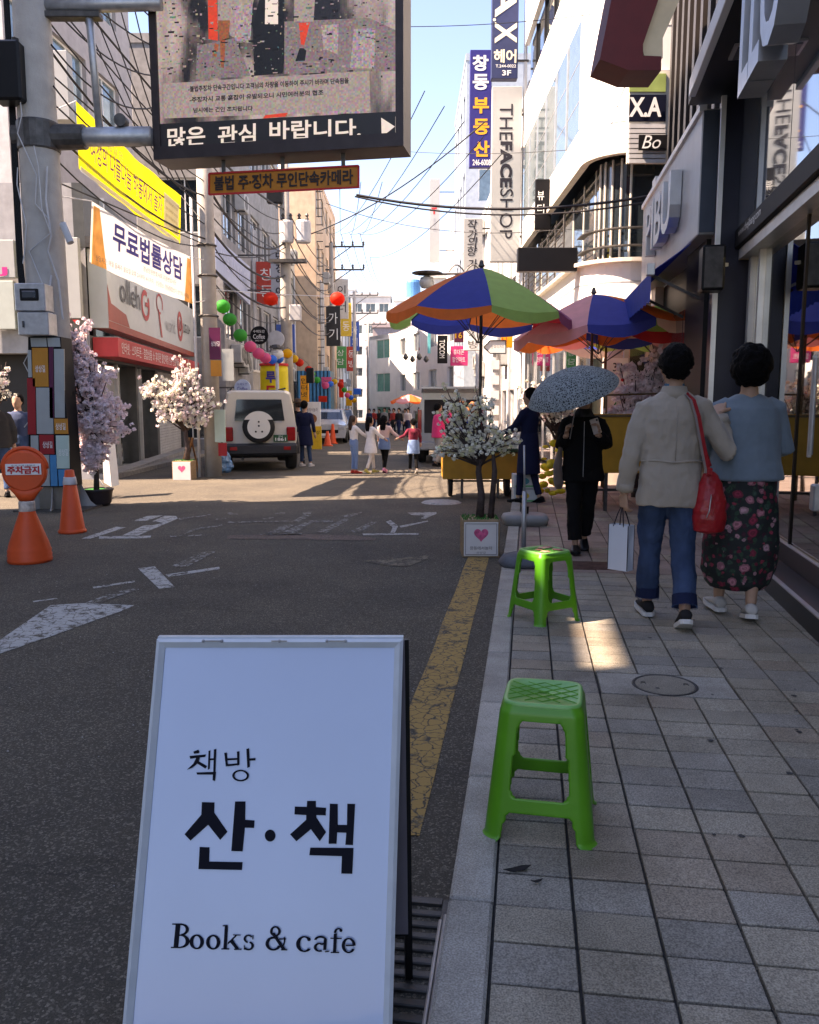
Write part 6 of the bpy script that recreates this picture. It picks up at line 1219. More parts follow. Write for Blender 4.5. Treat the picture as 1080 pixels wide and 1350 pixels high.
# van with its tailgate up, right side
vn = gnds(588, 612); t = thing('van', 'grey van with raised tailgate standing behind the yellow cart', 'van', (vn.x+.12, vn.y+.2, gz(vn.y)), R(-3)); m_van = mat('silver van paint', (.28, .30, .33), .25, .3, var=.03, coat=.5)
secs = [(y, [(.35, .82), (.6, .86), (1.05, .86), (1.5, .8), (1.86-dz, .72), (1.92-dz, .6)]) for y, dz in ((0, 0), (2.5, 0), (3.4, .25), (4.0, .85), (4.5, 1.0))]
carbody(MB(), secs, .86).build('body', m_van, t, False); MB().box((-.68, -.02, .8), (.68, .0, 1.66), .01).build('cargo_opening', mat('van interior', (.03, .03, .033), .8), t)
MB().poly([(-.76, -.02, 1.88), (.76, -.02, 1.88), (.72, -.85, 1.98), (-.72, -.85, 1.98)], .05).build('tailgate', m_van, t); MB().box((-.86, -.12, .35), (.86, 0, .58), .03).build('bumper', m_van, t)
for s in (-1, 1):
    MB().box((s*.8-.05, -.03, .8), (s*.8+.05, -.001, 1.4), .01).build('tail_lamp', m_tail, t); MB().add([(s*.868, .4, 1.1), (s*.868, 2.6, 1.1), (s*.80, 2.4, 1.6), (s*.80, .4, 1.6)], [(0,1,2,3) if s > 0 else (3,2,1,0)]).build('side_window', m_cglass, t)
    for yy in (.6, 3.3): wheel(t, (s*.76, yy, .33), .33, .22, 'x')
def farcar(label, loc, rz, m, front=True):
    t = thing('parked_car', label, 'car', loc, rz); secs = [(y, [(.25, .78), (.5, .84), (.8, .84), (b_, .8), (z, .62), (z+.03, .5)]) for y, b_, z in ((0, .78, .8), (.5, .86, .9), (1.0, .9, 1.0), (1.6, .92, 1.42), (3.0, .94, 1.45), (3.8, .92, 1.1), (4.3, .85, .95))]
    carbody(MB(), secs, .84).build('body', m, t, False); MB().add([(-.66, .98, .99), (.66, .98, .99), (.56, 1.58, 1.4), (-.56, 1.58, 1.4)], [(0,1,2,3)]).build('windscreen', m_cglass, t, loc=(0, -.02, .02)); MB().box((-.5, -.03, .45), (.5, 0, .6), .02).build('grille', m_black, t); MB().box((-.25, -.045, .35), (.25, -.03, .44)).build('number_plate', m_paper, t)
    for s in (-1, 1):
        MB().box((s*.64-.13, -.02, .6), (s*.64+.13, .03, .74), .02).build('headlight', m_steel, t)
        for yy in (.85, 3.4): wheel(t, (s*.76, yy, .3), .3, .2, 'x')
    return t
for k, (px, py, rz, m_, lb) in enumerate(((447, 581, 4, mat('dark grey car paint', (.12, .13, .14), .25, .4, coat=.5), 'dark grey car facing the viewer beyond the four children'), (431, 585, 2, mat('pale car paint', (.45, .46, .46), .25, .2, coat=.5), 'pale parked car behind the far orange barrier'))):
    p = gnds(px, py); farcar(lb, (p.x, p.y, gz(p.y)), R(rz), m_)
for k, (px, py, h, lb) in enumerate(((439, 585, .85, 'small orange cone far off beside the pale parked car'), (432, 588, .6, 'short orange cone just left of the taller far cone'))):
    p = gnds(px, py); t = thing('traffic_cone', lb, 'cone', (p.x, p.y, gz(p.y))); MB().lathe([(.22, 0), (.2, .05), (.15, .06), (.05, h), (0, h)], n=12).build('cone', m_cone, t, True)

# ================================================================== signs and street clutter on the left
t = thing('advertising_balloon', 'tall yellow inflated column with dark lettering behind the car', 'inflatable', at(363, 570, 25.5), world=True); m_ybal = mat('yellow inflatable cloth', (.78, .62, .02), .5, var=.05, transl=.15); bc = at(363, 560, 25.5)
zt_ = at(363, 481, 25.5).z; MB().lathe([(.4, gz(25)), (.43, .8), (.42, zt_-.2), (.40, zt_), (.2, zt_+.05), (0, zt_+.06)], (bc.x, 25.5, 0), 24).build('column', m_ybal, t, True); MB().lathe([(.43, zt_-.04), (.44, zt_), (.42, zt_+.04)], (bc.x, 25.5, 0), 24).build('band', m_tred, t)
text('루', at(357, 497, 25.05), X, Z, .3, .34, m_blue_t, t, bold=.04); text('드', at(357, 515, 25.05), X, Z, .32, .3, m_tred, t, bold=.05)
def disc(label, px, py, r, y, m, tx, tm, pole=None):
    c = at(px, py, y); rr = r/F*y; t = thing('round_sign', label, 'sign', c, world=True); MB().lathe([(0, -.05), (rr, -.04), (rr*1.02, 0), (rr, .04), (0, .05)], c, 28, 'y').build('disc', m, t)
    for s_, dz, w_, h_ in tx: text(s_, c+V((0, -.055, dz*rr)), X, Z, w_*rr, h_*rr, tm, t)
    MB().bar(c+V((-rr, 0, 0)), c+V((-rr-.6, .0, 0)), .04).build('bracket', m_dsteel, t)
disc('round black coffee sign on the left facade', 342, 442, 11.5, 24, m_black, (('수제도안', .42, 1.3, .32), ('Coffee', -.15, 1.3, .5), ('SINCE 1999', -.6, .9, .16)), m_paper)
disc('round pale blue coffee sign above the car', 320, 511, 10.5, 23, mat('pale blue disc', (.42, .5, .62), .5), (('수제도안', .42, 1.3, .32), ('Coffee', -.15, 1.3, .5)), m_blue_t)
sign('street_sign', 'orange vertical sign with black letters beyond the yellow column', 396, 407, 495, 530, 30, mat('orange sign face', (.8, .33, .02), .5), .1, texts=(('인', 401, 502, 8, 7, m_tink), ('터', 401, 511, 8, 7, m_tink), ('넷', 401, 520, 8, 7, m_tink)))
p = gnds(414, 592); sign('banner_stand', 'white and yellow upright advertising stand behind the couple in navy', 399, 423, 530, 590, p.y, m_paper, .06, 'stand', texts=(('창동에서놀자', 410, 540, 18, 5, m_grey_t), ('●', 412, 552, 12, 12, mat('food brown', (.3, .12, .05), .6))))
sign('banner_stand', 'yellow lower advertising panel beside the couple in navy', 411, 424, 562, 594, p.y-.15, mat('stand yellow', (.75, .45, .03), .5), .08, 'stand', texts=(('상상', 417, 570, 9, 5, m_tink),))
sign('shop_sign', 'small blue lettered sign on the slim left facade near the pole', 307, 324, 500, 521, 22, m_pblue, .1, texts=(('수제', 315, 509, 12, 6, m_blue_t),)) if 0 else None
t = thing('balcony', 'pale balcony with upright balusters on the left facade behind the car', 'balcony', at(325, 545, 26), world=True)
A, B_ = at(308, 520, 24), at(338, 552, 30); A.x = B_.x = -5.55; zb_ = 1.0
MB().box((-6.0, 28, 1.62), (-5.2, 33, 1.72)).build('slab', m_cream, t); MB().box((-5.24, 28, 2.45), (-5.16, 33, 2.52)).build('rail', m_cream, t)
for i in range(22): MB().box((-5.22, 28.1+i*.225, 1.72), (-5.18, 28.16+i*.225, 2.45)).build('baluster', m_cream, t)
# globe lamps
def lamp(label, px, py0, py1, y, r=.16, x_off=0):
    c = at(px, py0, y); t = thing('street_lamp', label, 'street lamp', (c.x, y, gz(y)), world=True); MB().tube([(c.x, y, gz(y)), (c.x, y, c.z-.1)], .05, 10).build('pole', m_lgrey, t, True)
    MB().ball(c, r, 14, 9).build('globe', mat('frosted globe', (.55, .55, .52), .3), t, True); MB().lathe([(r*.5, -.02), (r*1.1, 0), (r*.9, .08), (0, .14)], c+Z*r, 14).build('cap', m_dsteel, t); return t
lamp('white globe street lamp with a round plate beyond the car', 365, 468, 0, 24.5, .2)
c = at(364, 447, 24.4); MB().lathe([(0, -.04), (.24, -.04), (.24, .04), (0, .04)], c, 20, 'y').build('round_plate', m_lgrey, None, label='round pale clock-like plate on the lamp beyond the car', cat='sign')
# paper lanterns on their strings
def lantern(px, py, y, r, m, label, group):
    c = at(px, py, y); t = thing('paper_lantern', label, 'lantern', c, 0, group); rr = r/F*y; prof = []
    for i in range(19):
        a = PI*i/18; prof.append((max(.12*rr, rr*math.sin(a))*(1+.025*(-1)**i), -rr*.9*math.cos(a)))
    MB().lathe(prof, n=18).build('shade', m, t, True); MB().lathe([(.2*rr, -rr*.98), (.22*rr, -rr*.85), (.1*rr, -rr*.85)], n=10).build('rim', m_dsteel, t); MB().tube([(0, 0, rr*.88), (0, 0, rr*1.2)], .006, 4).build('hook', m_dsteel, t)
    return c
lm = {k: mat(k+' lantern paper', c_, .6, var=.05, transl=.5) for k, c_ in dict(green=(.03, .42, .07), pink=(.8, .16, .32), blue=(.04, .25, .75), yellow=(.8, .5, .03), red=(.75, .05, .02)).items()}
for px, lb in ((357, 'big red round lantern hanging left, beneath the white cord'), (445, 'big red round lantern hanging in front of the brown crossarm pole')): lantern(px, 394, 17.8, 9.5, lm['red'], lb, 'big red lanterns')
LN = [(294, 404, 18, 9.5, 'green'), (303, 421, 18.6, 9, 'green'), (317, 442, 19.4, 9, 'green'), (330, 457, 20.5, 8, 'pink'), (341, 466, 21.5, 8, 'pink'), (350, 472, 22.5, 7.5, 'pink'), (359, 474, 23.5, 6.5, 'blue'), (368, 473, 24.5, 6.2, 'blue'), (379, 466, 26, 6.6, 'yellow'), (388, 473, 27.5, 5.6, 'yellow'), (395, 478, 29, 5.6, 'red'), (407, 487, 31.5, 5, 'red'), (411, 493, 33.5, 4.8, 'green'), (418, 501, 36, 4.8, 'green'), (429, 508, 39, 5, 'pink'), (436, 506, 41, 4, 'blue'), (441, 503, 43, 4, 'yellow'), (449, 507, 45, 4, 'red'), (454, 514, 48, 3.6, 'green'), (458, 521, 51, 3.6, 'pink'), (463, 524, 54, 3.5, 'blue'), (467, 528, 57, 3.5, 'yellow')]
pts = []; seen = {}
for (px, py, y, r, k) in LN:
    seen[k] = seen.get(k, 0)+1; o_ = ('nearest', 'second', 'third', 'fourth', 'fifth', 'sixth')[seen[k]-1]; pts.append(lantern(px, py, y, r, lm[k], '%s %s round paper lantern along the left side string' % (o_, k), 'paper lanterns strung along the left side')+Z*.2)
MB().tube([V((-4.1, 17.4, 4.0))]+pts, .008, 4).build('lantern_string', m_cable, None, label='dark string carrying the coloured paper lanterns down the left side', cat='string')
# far left stalls with bright colours
t = thing('low_shop', 'low blue and green shop front with upright bars far down the left side', 'shop', at(425, 560, 44), world=True)
c, w, h = img_extent(406, 446, 493, 556, 47); 
MB().box((c.x-w/2, 44.6-2.2, c.z-h/2), (c.x+w/2, 44.4, c.z+h/2)).build('front', mat('dark teal front', (.03, .10, .14), .5, var=.4), t)
for i in range(9): MB().box((c.x-w/2+.1+i*w/9, 42.3, c.z-h/2), (c.x-w/2+.2+i*w/9, 42.38, c.z+h/2)).build('bar', mat('blue bar', (.05, .25, .45), .5), t)
for px0, px1, py0, py1, m_, lb, y in ((424, 437, 497, 509, 'pink', 'small pink sign on the blue shop front', 41.9), (420, 431, 522, 530, 'red', 'small red oval sign on the blue shop front', 41.9), (447, 453, 500, 524, 'red', 'narrow red brown sign far down the left side', 50), (456, 464, 515, 535, 'yellow', 'small yellow sign far down the left side', 56), (466, 476, 512, 520, 'blue', 'small blue awning sign far down the left side', 60)): sign('shop_sign', lb, px0, px1, py0, py1, y, lm[m_], .1)
# ================================================================== signs above the right pavement
sign('vertical_sign', 'white vertical sign with two black characters above the arrow sign', 612, 635, 424, 462, 19.5, m_paper, .12, texts=(('밥', 624, 427, 13, 9, m_tink), ('기', 624, 440, 12, 10, m_tink), ('방', 624, 454, 13, 11, m_tink)))
p = at(650, 600, 17); t = thing('street_lamp', 'pale slender street pole covered in stickers between the umbrella and the shops', 'pole', (p.x, 17, .0), world=True); MB().tube([(p.x, 17, -.1), (p.x, 17, 3.9)], .13, 14).build('pole', m_lgrey, t, True)
for k in range(7): MB().box((p.x-.08, 16.86, .6+k*.3), (p.x+.09, 16.868, .78+k*.3)).build('sticker', m_paper, t)
pa = at(655, 458, 16.6); t = thing('direction_sign', 'white arrow shaped sign pointing left on the sticker covered pole', 'sign', pa, world=True)
ap = [at(x, y, 16.6) for x, y in ((638, 458), (646, 449), (667, 449), (667, 466), (646, 466))]; MB().poly(ap, .05, -Y).build('board', m_paper, t)
for i in range(5): MB().bar(ap[i]-Y*.005, ap[(i+1) % 5]-Y*.005, .02).build('rim', m_tink, t)
text('→문화의거리'[1:], at(656, 457, 16.56), X, Z, .24, .07, m_tink, t)
sign('shop_sign', 'magenta phone shop sign hanging left of the white character sign', 594, 617, 456, 482, 30, mat('magenta sign face', (.55, .04, .16), .5), .15, texts=(('휴대폰', 605, 464, 14, 7, m_paper), ('할인마트', 605, 474, 17, 7, m_paper)))
sign('shop_sign', 'black vertical sign left of the magenta sign', 577, 590, 442, 479, 34, m_black, .15, texts=(('EDIYA', 583, 460, 7, 24, m_paper, dict(down=1)),)) if 0 else sign('shop_sign', 'black vertical sign left of the magenta sign', 577, 590, 442, 479, 34, m_black, .15, texts=(('TOCOM', 583, 460, 7, 24, m_paper, dict(down=1)),))
sign('shop_sign', 'dark sign with yellow letters just above the magenta sign', 599, 612, 428, 451, 30.5, mat('dark purple sign', (.07, .01, .03), .5), .15, texts=(('대', 605, 432, 9, 6, m_tred), ('16', 605, 442, 9, 8, lm['yellow'])))
sign('shop_sign', 'beige shop sign at the left of the dark signs', 569, 586, 424, 440, 36, m_cream, .15)
sign('vertical_sign', 'yellow vertical sign with dark letters beside the sticker covered pole', 656, 676, 427, 458, 18.5, lm['yellow'], .12, texts=(('동', 664, 436, 9, 9, m_tred), ('신', 664, 449, 9, 9, m_tred)))
sign('shop_sign', 'small teal hanging sign below the lamp arm', 564, 568, 400, 466, 40, mat('teal sign', (.1, .42, .45), .5), .15)
# far lamp arms
t = thing('street_lamp', 'dark lamp arm with a hanging glass lantern left of the rainbow umbrella top', 'street lamp', at(585, 362, 22), world=True); m_lampg = mat('clear lamp glass', (.4, .42, .42), .1)
A, B_ = at(552, 362, 22), at(632, 360, 22); MB().tube([A, B_], .03, 6).build('arm', m_dsteel, t); MB().tube([B_, V((B_.x, 22, gz(22)))], .07, 10).build('pole', m_lgrey, t, True); MB().lathe([(.36, 0), (.4, .02), (.36, .04)], at(563, 361, 22), 20).build('hoop', m_dsteel, t)
c = at(563, 373, 22); MB().lathe([(.0, -.14), (.14, -.13), (.2, 0), (.17, .13), (.08, .17)], c, 16).build('glass', m_lampg, t, True); MB().lathe([(.1, -.1), (.1, .1)], c, 10).build('core', m_dsteel, t)
for s in (0, 1): MB().tube([at(592+s*22+q*4, 358-9*math.sin(PI*q/5), 22) for q in range(6)], .02, 5).build('scroll', m_dsteel, t)
for k, (x0, y0, x1, y1, m_) in enumerate(((572, 350, 600, 352, 0),)): pass
b = MB(); 
for s in range(4):
    c = at(535+9*s, 470+(s % 2)*3, 48); b = MB().lathe([(.05, -.2), (.16, -.05), (.1, .1), (.03, .18)], c, 8)
    b.build('hanging_lamp', m_dsteel, None, label='small dark hanging lamp over the far street, %s from the left' % ('first', 'second', 'third', 'fourth')[s], cat='lamp', group='far hanging lamps')
umbrella('market_umbrella', 'small orange umbrella far away by the white angled building', gnds(540, 566), at(540, 520, 44), 1.0, .35, [U_or, U_pk]*4, group=None, val=.1)
pv = gnds(720, 640); t = thing('railing', 'thin brown rail above the yellow cart at the shop side', 'rail', (2.3, 10.9, .1), world=True); A, B_ = at(795, 521, 11.3), at(905, 518, 11.3); MB().tube([A, B_], .015, 6).build('rail', m_brass, t); [MB().tube([V((x_, 11.3, .1)), V((x_, 11.3, A.z))], .012, 6).build('post', m_brass, t) for x_ in (A.x+.05, B_.x-.1)]
# ================================================================== clutter on the facades and pavement
random.seed(31)
m_ac = mat('air conditioner case', (.42, .42, .40), .6, var=.1, dirt=.5)
def acunit(par, c, side):                              # outdoor unit with its round grille; part of the building it hangs on
    c = V(c) - par.location if par.get('_w') else V(c); s = side
    o = MB().box((c.x, c.y, c.z), (c.x+s*.35, c.y+.8, c.z+.6), .02).build('air_conditioner', m_ac, None); o.parent = par
    g_ = MB().lathe([(0, 0), (.22, 0), (.24, .012), (0, .012)], (c.x+.4*s, c.y-.004-.012, c.z+.3), 16, 'y') if 0 else MB().lathe([(0, 0), (.23, 0), (.24, .01), (0, .015)], (c.x+s*.35, c.y+.35, c.z+.3), 16, 'x'); q = g_.build('grille', m_dsteel, None); q.parent = o
    b = MB(); b.bar((c.x-s*.05, c.y+.1, c.z-.03), (c.x+s*.35, c.y+.1, c.z-.03), .04); q = b.build('bracket', m_dsteel, None); q.parent = o
bl_ = {o['label']: o for o in bpy.data.objects if o.get('category') == 'building'}
for lb, x, y0, y1, s in (('grey building with long window bands behind the blue white sign', -6.03, 28.5, 39, 1), ('tall beige building with a blank end wall', -4.88, 46, 56, 1), ('grey weathered building beyond the beige tower', -5.38, 58, 65, 1), ('white building with small windows on the far left row', -5.58, 67, 77, 1), ('low brown building behind the transformer pole', -5.98, 40.5, 44, 1), ('light grey three storey building behind the violet sign', 3.13, 24, 30, -1), ('narrow cream building behind the white brush lettered sign', 2.98, 31.5, 37, -1)):
    if lb not in bl_: print('no', lb); continue
    for k in range(5): acunit(bl_[lb], (x, random.uniform(y0, y1-.8), random.choice((2.6, 5.2, 8.2))+random.uniform(-.2, .3)), s)
    for k in range(3):
        y = random.uniform(y0, y1); o = MB().tube([V((x+s*.06, y, 0))-bl_[lb].location, V((x+s*.06, y, 8))-bl_[lb].location], .05, 6).build('drainpipe', m_lgrey, None); o.parent = bl_[lb]
tx = ('노래', '호프', '치킨', 'PC', '미용', '당구', 'CAFE', '약국', '안경', '분식')
sc_ = [((.5, .06, .04), 'red'), ((.05, .12, .4), 'blue'), ((.03, .03, .03), 'black'), ((.5, .5, .48), 'white'), ((.06, .3, .1), 'green'), ((.6, .4, .05), 'amber')]
pos_ = ('nearest the transformer pole', 'above the orange vertical sign', 'on the beige tower', 'past the beige tower', 'low beyond the beige tower', 'high on the far white building', 'low on the far white building', 'near the street end')
for k, (x, y, z, h) in enumerate(((-5.5, 33, 5.2, 1.6), (-5.4, 37, 3.6, 1.2), (-4.3, 48, 4.6, 2.2), (-4.2, 53, 6.6, 2.4), (-4.8, 59, 3.8, 1.5), (-4.7, 63, 6.3, 2.4), (-4.8, 70, 4.0, 2.), (-4.9, 76, 6, 2.6))):
    cc, nm = sc_[k % 6]; s_ = F/y; px = 540+x*s_*1.0; t = thing('vertical_sign', 'small %s vertical sign on the left row, %s' % (nm, pos_[k]), 'sign', (x, y, z), world=True)
    MB().box((x-.4, y, z), (x+.4, y+.15, z+h), .01).build('board', mat('%s small sign face' % nm, cc, .5), t); MB().bar((x-.4, y+.07, z+h*.5), (x-1.3, y+.07, z+h*.5), .05).build('bracket', m_dsteel, t)
    st = ('창', '동', '가', '인', '상')[k % 5]; text(st, V((x, y-.004, z+h*.7)), X, Z, .5, h*.28, m_paper if nm != 'white' else m_tink, t); text(('동', '방', '기', '터', '담')[k % 5], V((x, y-.004, z+h*.3)), X, Z, .5, h*.28, m_paper if nm != 'white' else m_tink, t)
b = MB()                                               # trodden gum and grease spots on the pavers
for i in range(70):
    q = NF(random.uniform(0, 1.35), random.uniform(1.6, 9), .0995+.0022); r = random.uniform(.004, .014); b.add([(q.x+r*(1+.3*math.sin(3*a+i))*math.cos(a), q.y+r*math.sin(a), q.z) for a in [2*PI*j/9 for j in range(9)]], [tuple(range(9))])
b.build('gum_spots', mat('trodden gum', (.07, .068, .065), .9), side, kind='stuff')
# ================================================================== people
m_skin = mat('skin', (.42, .25, .17), .55, var=.06, scale=30); m_hair = mat('black hair', (.003, .0027, .003), .6, var=.4, scale=60, bump=.8, bscale=110, spec=.08); m_hairb = mat('dark brown hair', (.03, .015, .01), .5, var=.4, scale=60, bump=.4, bscale=90)
def fabric(k, c, rough=.85, bump=.25, var=.07, sheen=.2): return mat(k, c, rough, var=var, scale=14, bump=bump*1.3, bscale=16, sheen=sheen if max(c) > .1 else 0, spec=.15)
def headmb(b, o=V((0, 0, 0)), face=True):
    b.ell([(0, .030+o.y, 1.378+o.z, .022, .030), (0, .026+o.y, 1.395+o.z, .042, .058), (0, .014+o.y, 1.43+o.z, .058, .080), (0, .006+o.y, 1.47+o.z, .068, .092), (0, o.y, 1.52+o.z, .074, .098), (0, -.004+o.y, 1.57+o.z, .068, .088), (0, -.006+o.y, 1.60+o.z, .048, .06), (0, -.006+o.y, 1.615+o.z, .018, .02)], 18)
    b.tube([(0, .085+o.y, 1.51+o.z), (0, .108+o.y, 1.470+o.z), (0, .09+o.y, 1.462+o.z)], [.008, .014, .012], 8)
    for s in (-1, 1): b.ball((s*.075, -.005+o.y, 1.485+o.z), .022, 8, 6, (.4, .8, 1.2))
    b.tube([(0, -.03, 1.30), (0, -.012+o.y, 1.42+o.z)], [.052, .05], 12)
def hand(parent, wrist, d, n, side, curl=.5, vox=.0035, name='hand', sc=1.):
    """palm, four unequal bent fingers and a thumb; d: finger direction, n: palm normal (towards the grip)"""
    d = V(d).normalized(); n = (V(n) - d*V(n).dot(d)).normalized(); u = d.cross(n)*side; w = V(wrist); b = MB()
    b.tube([w-d*.03*sc, w+d*.01*sc], [.024*sc, .024*sc], 10)
    b.loft([[w + d*a*sc + u*(r*math.cos(q))*sc + n*(.013*math.sin(q))*sc for q in [2*PI*i/14 for i in range(14)]] for a, r in ((-.005, .024), (.02, .033), (.05, .040), (.078, .040), (.088, .034))])
    for k, (off, L) in enumerate(((-.030, .064), (-.010, .074), (.011, .070), (.030, .055))):
        p = w + d*.075*sc + u*off*sc; a = 0; pts = [p-d*.02*sc, p]; dd = d
        for j, f in enumerate((.45, .32, .25)):
            a += curl*(.6, 1.0, .8)[j]; dd = (d*math.cos(a) + n*math.sin(a)); p = p + dd*L*f*sc; pts.append(p)
        b.tube(pts, [.0095*sc, .0095*sc, .0088*sc, .008*sc, .0062*sc], 8)
    p = w + d*.025*sc - u*.030*sc; q = p + (d*.55 - u*.7 + n*.35).normalized()*.035*sc; r = q + (d*.8 - u*.1 + n*.6).normalized()*.03*sc; b.tube([w+d*.015*sc-u*.012*sc, p, q, r], [.014*sc, .013*sc, .0105*sc, .008*sc], 8)
    return remesh(b, name, m_skin, parent, vox, 2)
def shoe(parent, ank, yaw, pitch, m, ms, L=.25, name='shoe', w=.042):
    t = MB(); s = MB(); M = Matrix.Rotation(yaw, 3, 'Z') @ Matrix.Rotation(pitch, 3, 'X'); A = V(ank)
    def T(p): q = V(p) - V((0, 0, .085)); return A + M @ q
    up = [(-.065, .022, .055), (-.055, .034, .085), (-.02, .038, .092), (.03, .040, .075), (.08, w+.003, .055), (.13, w, .043), (.17, .032, .034), (.185, .015, .026)]
    rings = [[T((ww*math.cos(q), y*L/.25, .022 + (h-.022)*.5 + (h-.022)*.5*math.sin(q))) for q in [2*PI*i/12 for i in range(12)]] for y, ww, h in up]; t.loft(rings)
    sl = [(-.07, .020), (-.055, .036), (0, .039), (.08, w+.007), (.13, w+.005), (.175, .034), (.192, .014)]
    s.loft([[T((a*ww, y*L/.25, z)) for a, z in ((-1, 0), (1, 0), (1, .026), (-1, .026))] for y, ww in sl])
    o = t.build(name, m, parent, True); s.build('sole', ms, o); return o
def hairblob(parent, style, m, vox, sd=1, o=V((0, 0, 0))):
    random.seed(sd); b = MB(); c = V((0, -.014, 1.515)) + o; rx, ry, rz = .086, .102, .106
    if style == 'long': rx, ry, rz = .078, .098, .098
    N = {'curly': 420, 'short': 300, 'long': 110, 'tiny': 60}.get(style, 120); rr = {'curly': .0195, 'short': .0145, 'long': .024, 'tiny': .035}[style]
    b.ball(c + V((0, -.012, .012)), 1, 16, 12, (rx, ry, rz))
    if style == 'curly': rx, ry, rz = .098, .112, .114
    for i in range(N):
        z = random.uniform(-.95 if style == 'curly' else -.85, 1); a = random.uniform(0, 2*PI); q = math.sqrt(1-z*z); p = V((q*math.cos(a), q*math.sin(a), z))
        if p.y > .25 and p.z < .45: continue
        if style == 'short' and p.z < -.35 and p.y > -.3: continue
        b.ball(c + V((p.x*rx, p.y*ry-.01, p.z*rz)), rr*random.uniform(.7, 1.25)*(1.2 if style == 'curly' else 1), 7, 5)
    if style == 'long':
        for i in range(9):
            x = -.06+.015*i; b.tube([c+V((x, -.07, .03)), c+V((x*1.1, -.10, -.12)), c+V((x*1.05, -.10, -.26+.02*(i % 3))), c+V((x*.9, -.09, -.33+.02*(i % 2)))], [.03, .032, .026, .008], 7)
    return remesh(b, 'hair', m, parent, vox, 2 if style == 'curly' else 4)
def person(label, loc, rz, H, legs, arms, top=None, bottom=None, hair=('short', None), torso=None, vox=.016, shoes=(None, None), group=None, sleeve=.052, cuff=1., skirt=None, lean=(0, 0), hands=True, headoff=(0, 0, 0), trous=(.085, .062, .058), toe=(0, 0), armr=(.042, .034, .026), disp=.012):
    """legs: per side (knee, ankle, foot pitch); arms: per side (elbow, wrist); built for a height of 1.62 then scaled"""
    t = thing('person', label, 'person', loc, rz, group); k = H/1.62; t.scale = (k, k, k); sh = 1.30; ho = V(headoff)
    torso = torso or [(.86, .15, .11), (.98, .135, .10), (1.1, .15, .11), (1.22, .165, .115), (1.30, .15, .09), (1.345, .07, .06)]
    b = MB(); headmb(b, ho); b.ell([(lean[0]*(z-.86), lean[1]*(z-.86), z, rx*.85, ry*.85) for z, rx, ry in torso if z > .8], 16)
    for s, (kn, an, pi_) in zip((-1, 1), legs): b.tube([(s*.08, 0, .90), kn, V(kn).lerp(V(an), .4), an], [.078, .052, .048, .032], 10); b.tube([an, V(an)-Z*.04], [.03, .03], 8)
    for s, (el, wr) in zip((-1, 1), arms): b.tube([(s*.10, 0, sh-.02), (s*.155, 0, sh-.03), el, wr], [.045, armr[0], armr[1], armr[2]], 10)
    remesh(b, 'body', m_skin, t, vox, 2)
    if hair[0]: hairblob(t, hair[0], hair[1] or m_hair, vox*.6 if vox < .02 else vox*.8, 3, ho)
    if top:
        b = MB(); b.ell([(lean[0]*(z-.86), lean[1]*(z-.86), z, rx, ry) for z, rx, ry in torso], 22, .9)
        for s, (el, wr) in zip((-1, 1), arms):
            e, w = V(el), V(wr); b.tube([(s*.11, 0, sh-.02), (s*.155, -.0, sh-.035), (V((s*.155, 0, sh-.035))).lerp(e, .5), e, e.lerp(w, .5*cuff), e.lerp(w, cuff*.93)], [.062, .066, sleeve*1.08, sleeve, sleeve*.92, sleeve*.85], 12)
        remesh(b, top[1], top[0], t, vox*.8, 2, disp if vox < .02 else 0, .13)
    if bottom:
        b = MB(); b.ell([(0, 0, .98, .135, .10), (0, 0, .9, .155, .115), (0, 0, .82, .160, .12), (0, 0, .76, .14, .1)], 20)
        for s, (kn, an, pi_) in zip((-1, 1), legs): kn = V(kn); an = V(an); b.tube([(s*.075, 0, .86), V((s*.08, 0, .86)).lerp(kn, .5), kn, kn.lerp(an, .5), kn.lerp(an, bottom[2])], [.09, trous[0], trous[1], trous[2], trous[2]*.98], 14)
        remesh(b, bottom[1], bottom[0], t, vox*.8, 2, disp*.8 if vox < .02 else 0, .09)
    if skirt: b = MB(); b.ell(skirt[2], 28); remesh(b, skirt[1], skirt[0], t, vox*.8, 2, .02 if vox < .02 else 0, .12)
    for i, (kn, an, pi_) in enumerate(legs): shoe(t, V(an), toe[i], pi_, shoes[0] or m_black, shoes[1] or shoes[0] or m_black)
    if hands:
        for s, (el, wr) in zip((-1, 1), arms):
            if hands is True or s in hands: d = (V(wr)-V(el)).normalized(); b = MB(); b.tube([wr, V(wr)+d*.08, V(wr)+d*.15], [.026, .036, .018], 8); b.tube([V(wr)+d*.02, V(wr)+d*.09+V((-.03*s, .02, 0))], [.014, .01], 6); b.build('hand', m_skin, t, True)
    return t
m_whsole = mat('white rubber sole', (.6, .6, .58), .6); m_beigec = mat('beige cotton', (.34, .30, .25), .88, var=.06, scale=8, bump=1., bscale=9, stretch=(1, 1, .45), sheen=.15, spec=.15); m_jean = mat('blue denim', (.035, .065, .13), .9, var=.3, scale=7, bump=.9, bscale=12, stretch=(1, 1, .6), spec=.12); m_jeand = fabric('dark denim cuff', (.012, .02, .055), .9)
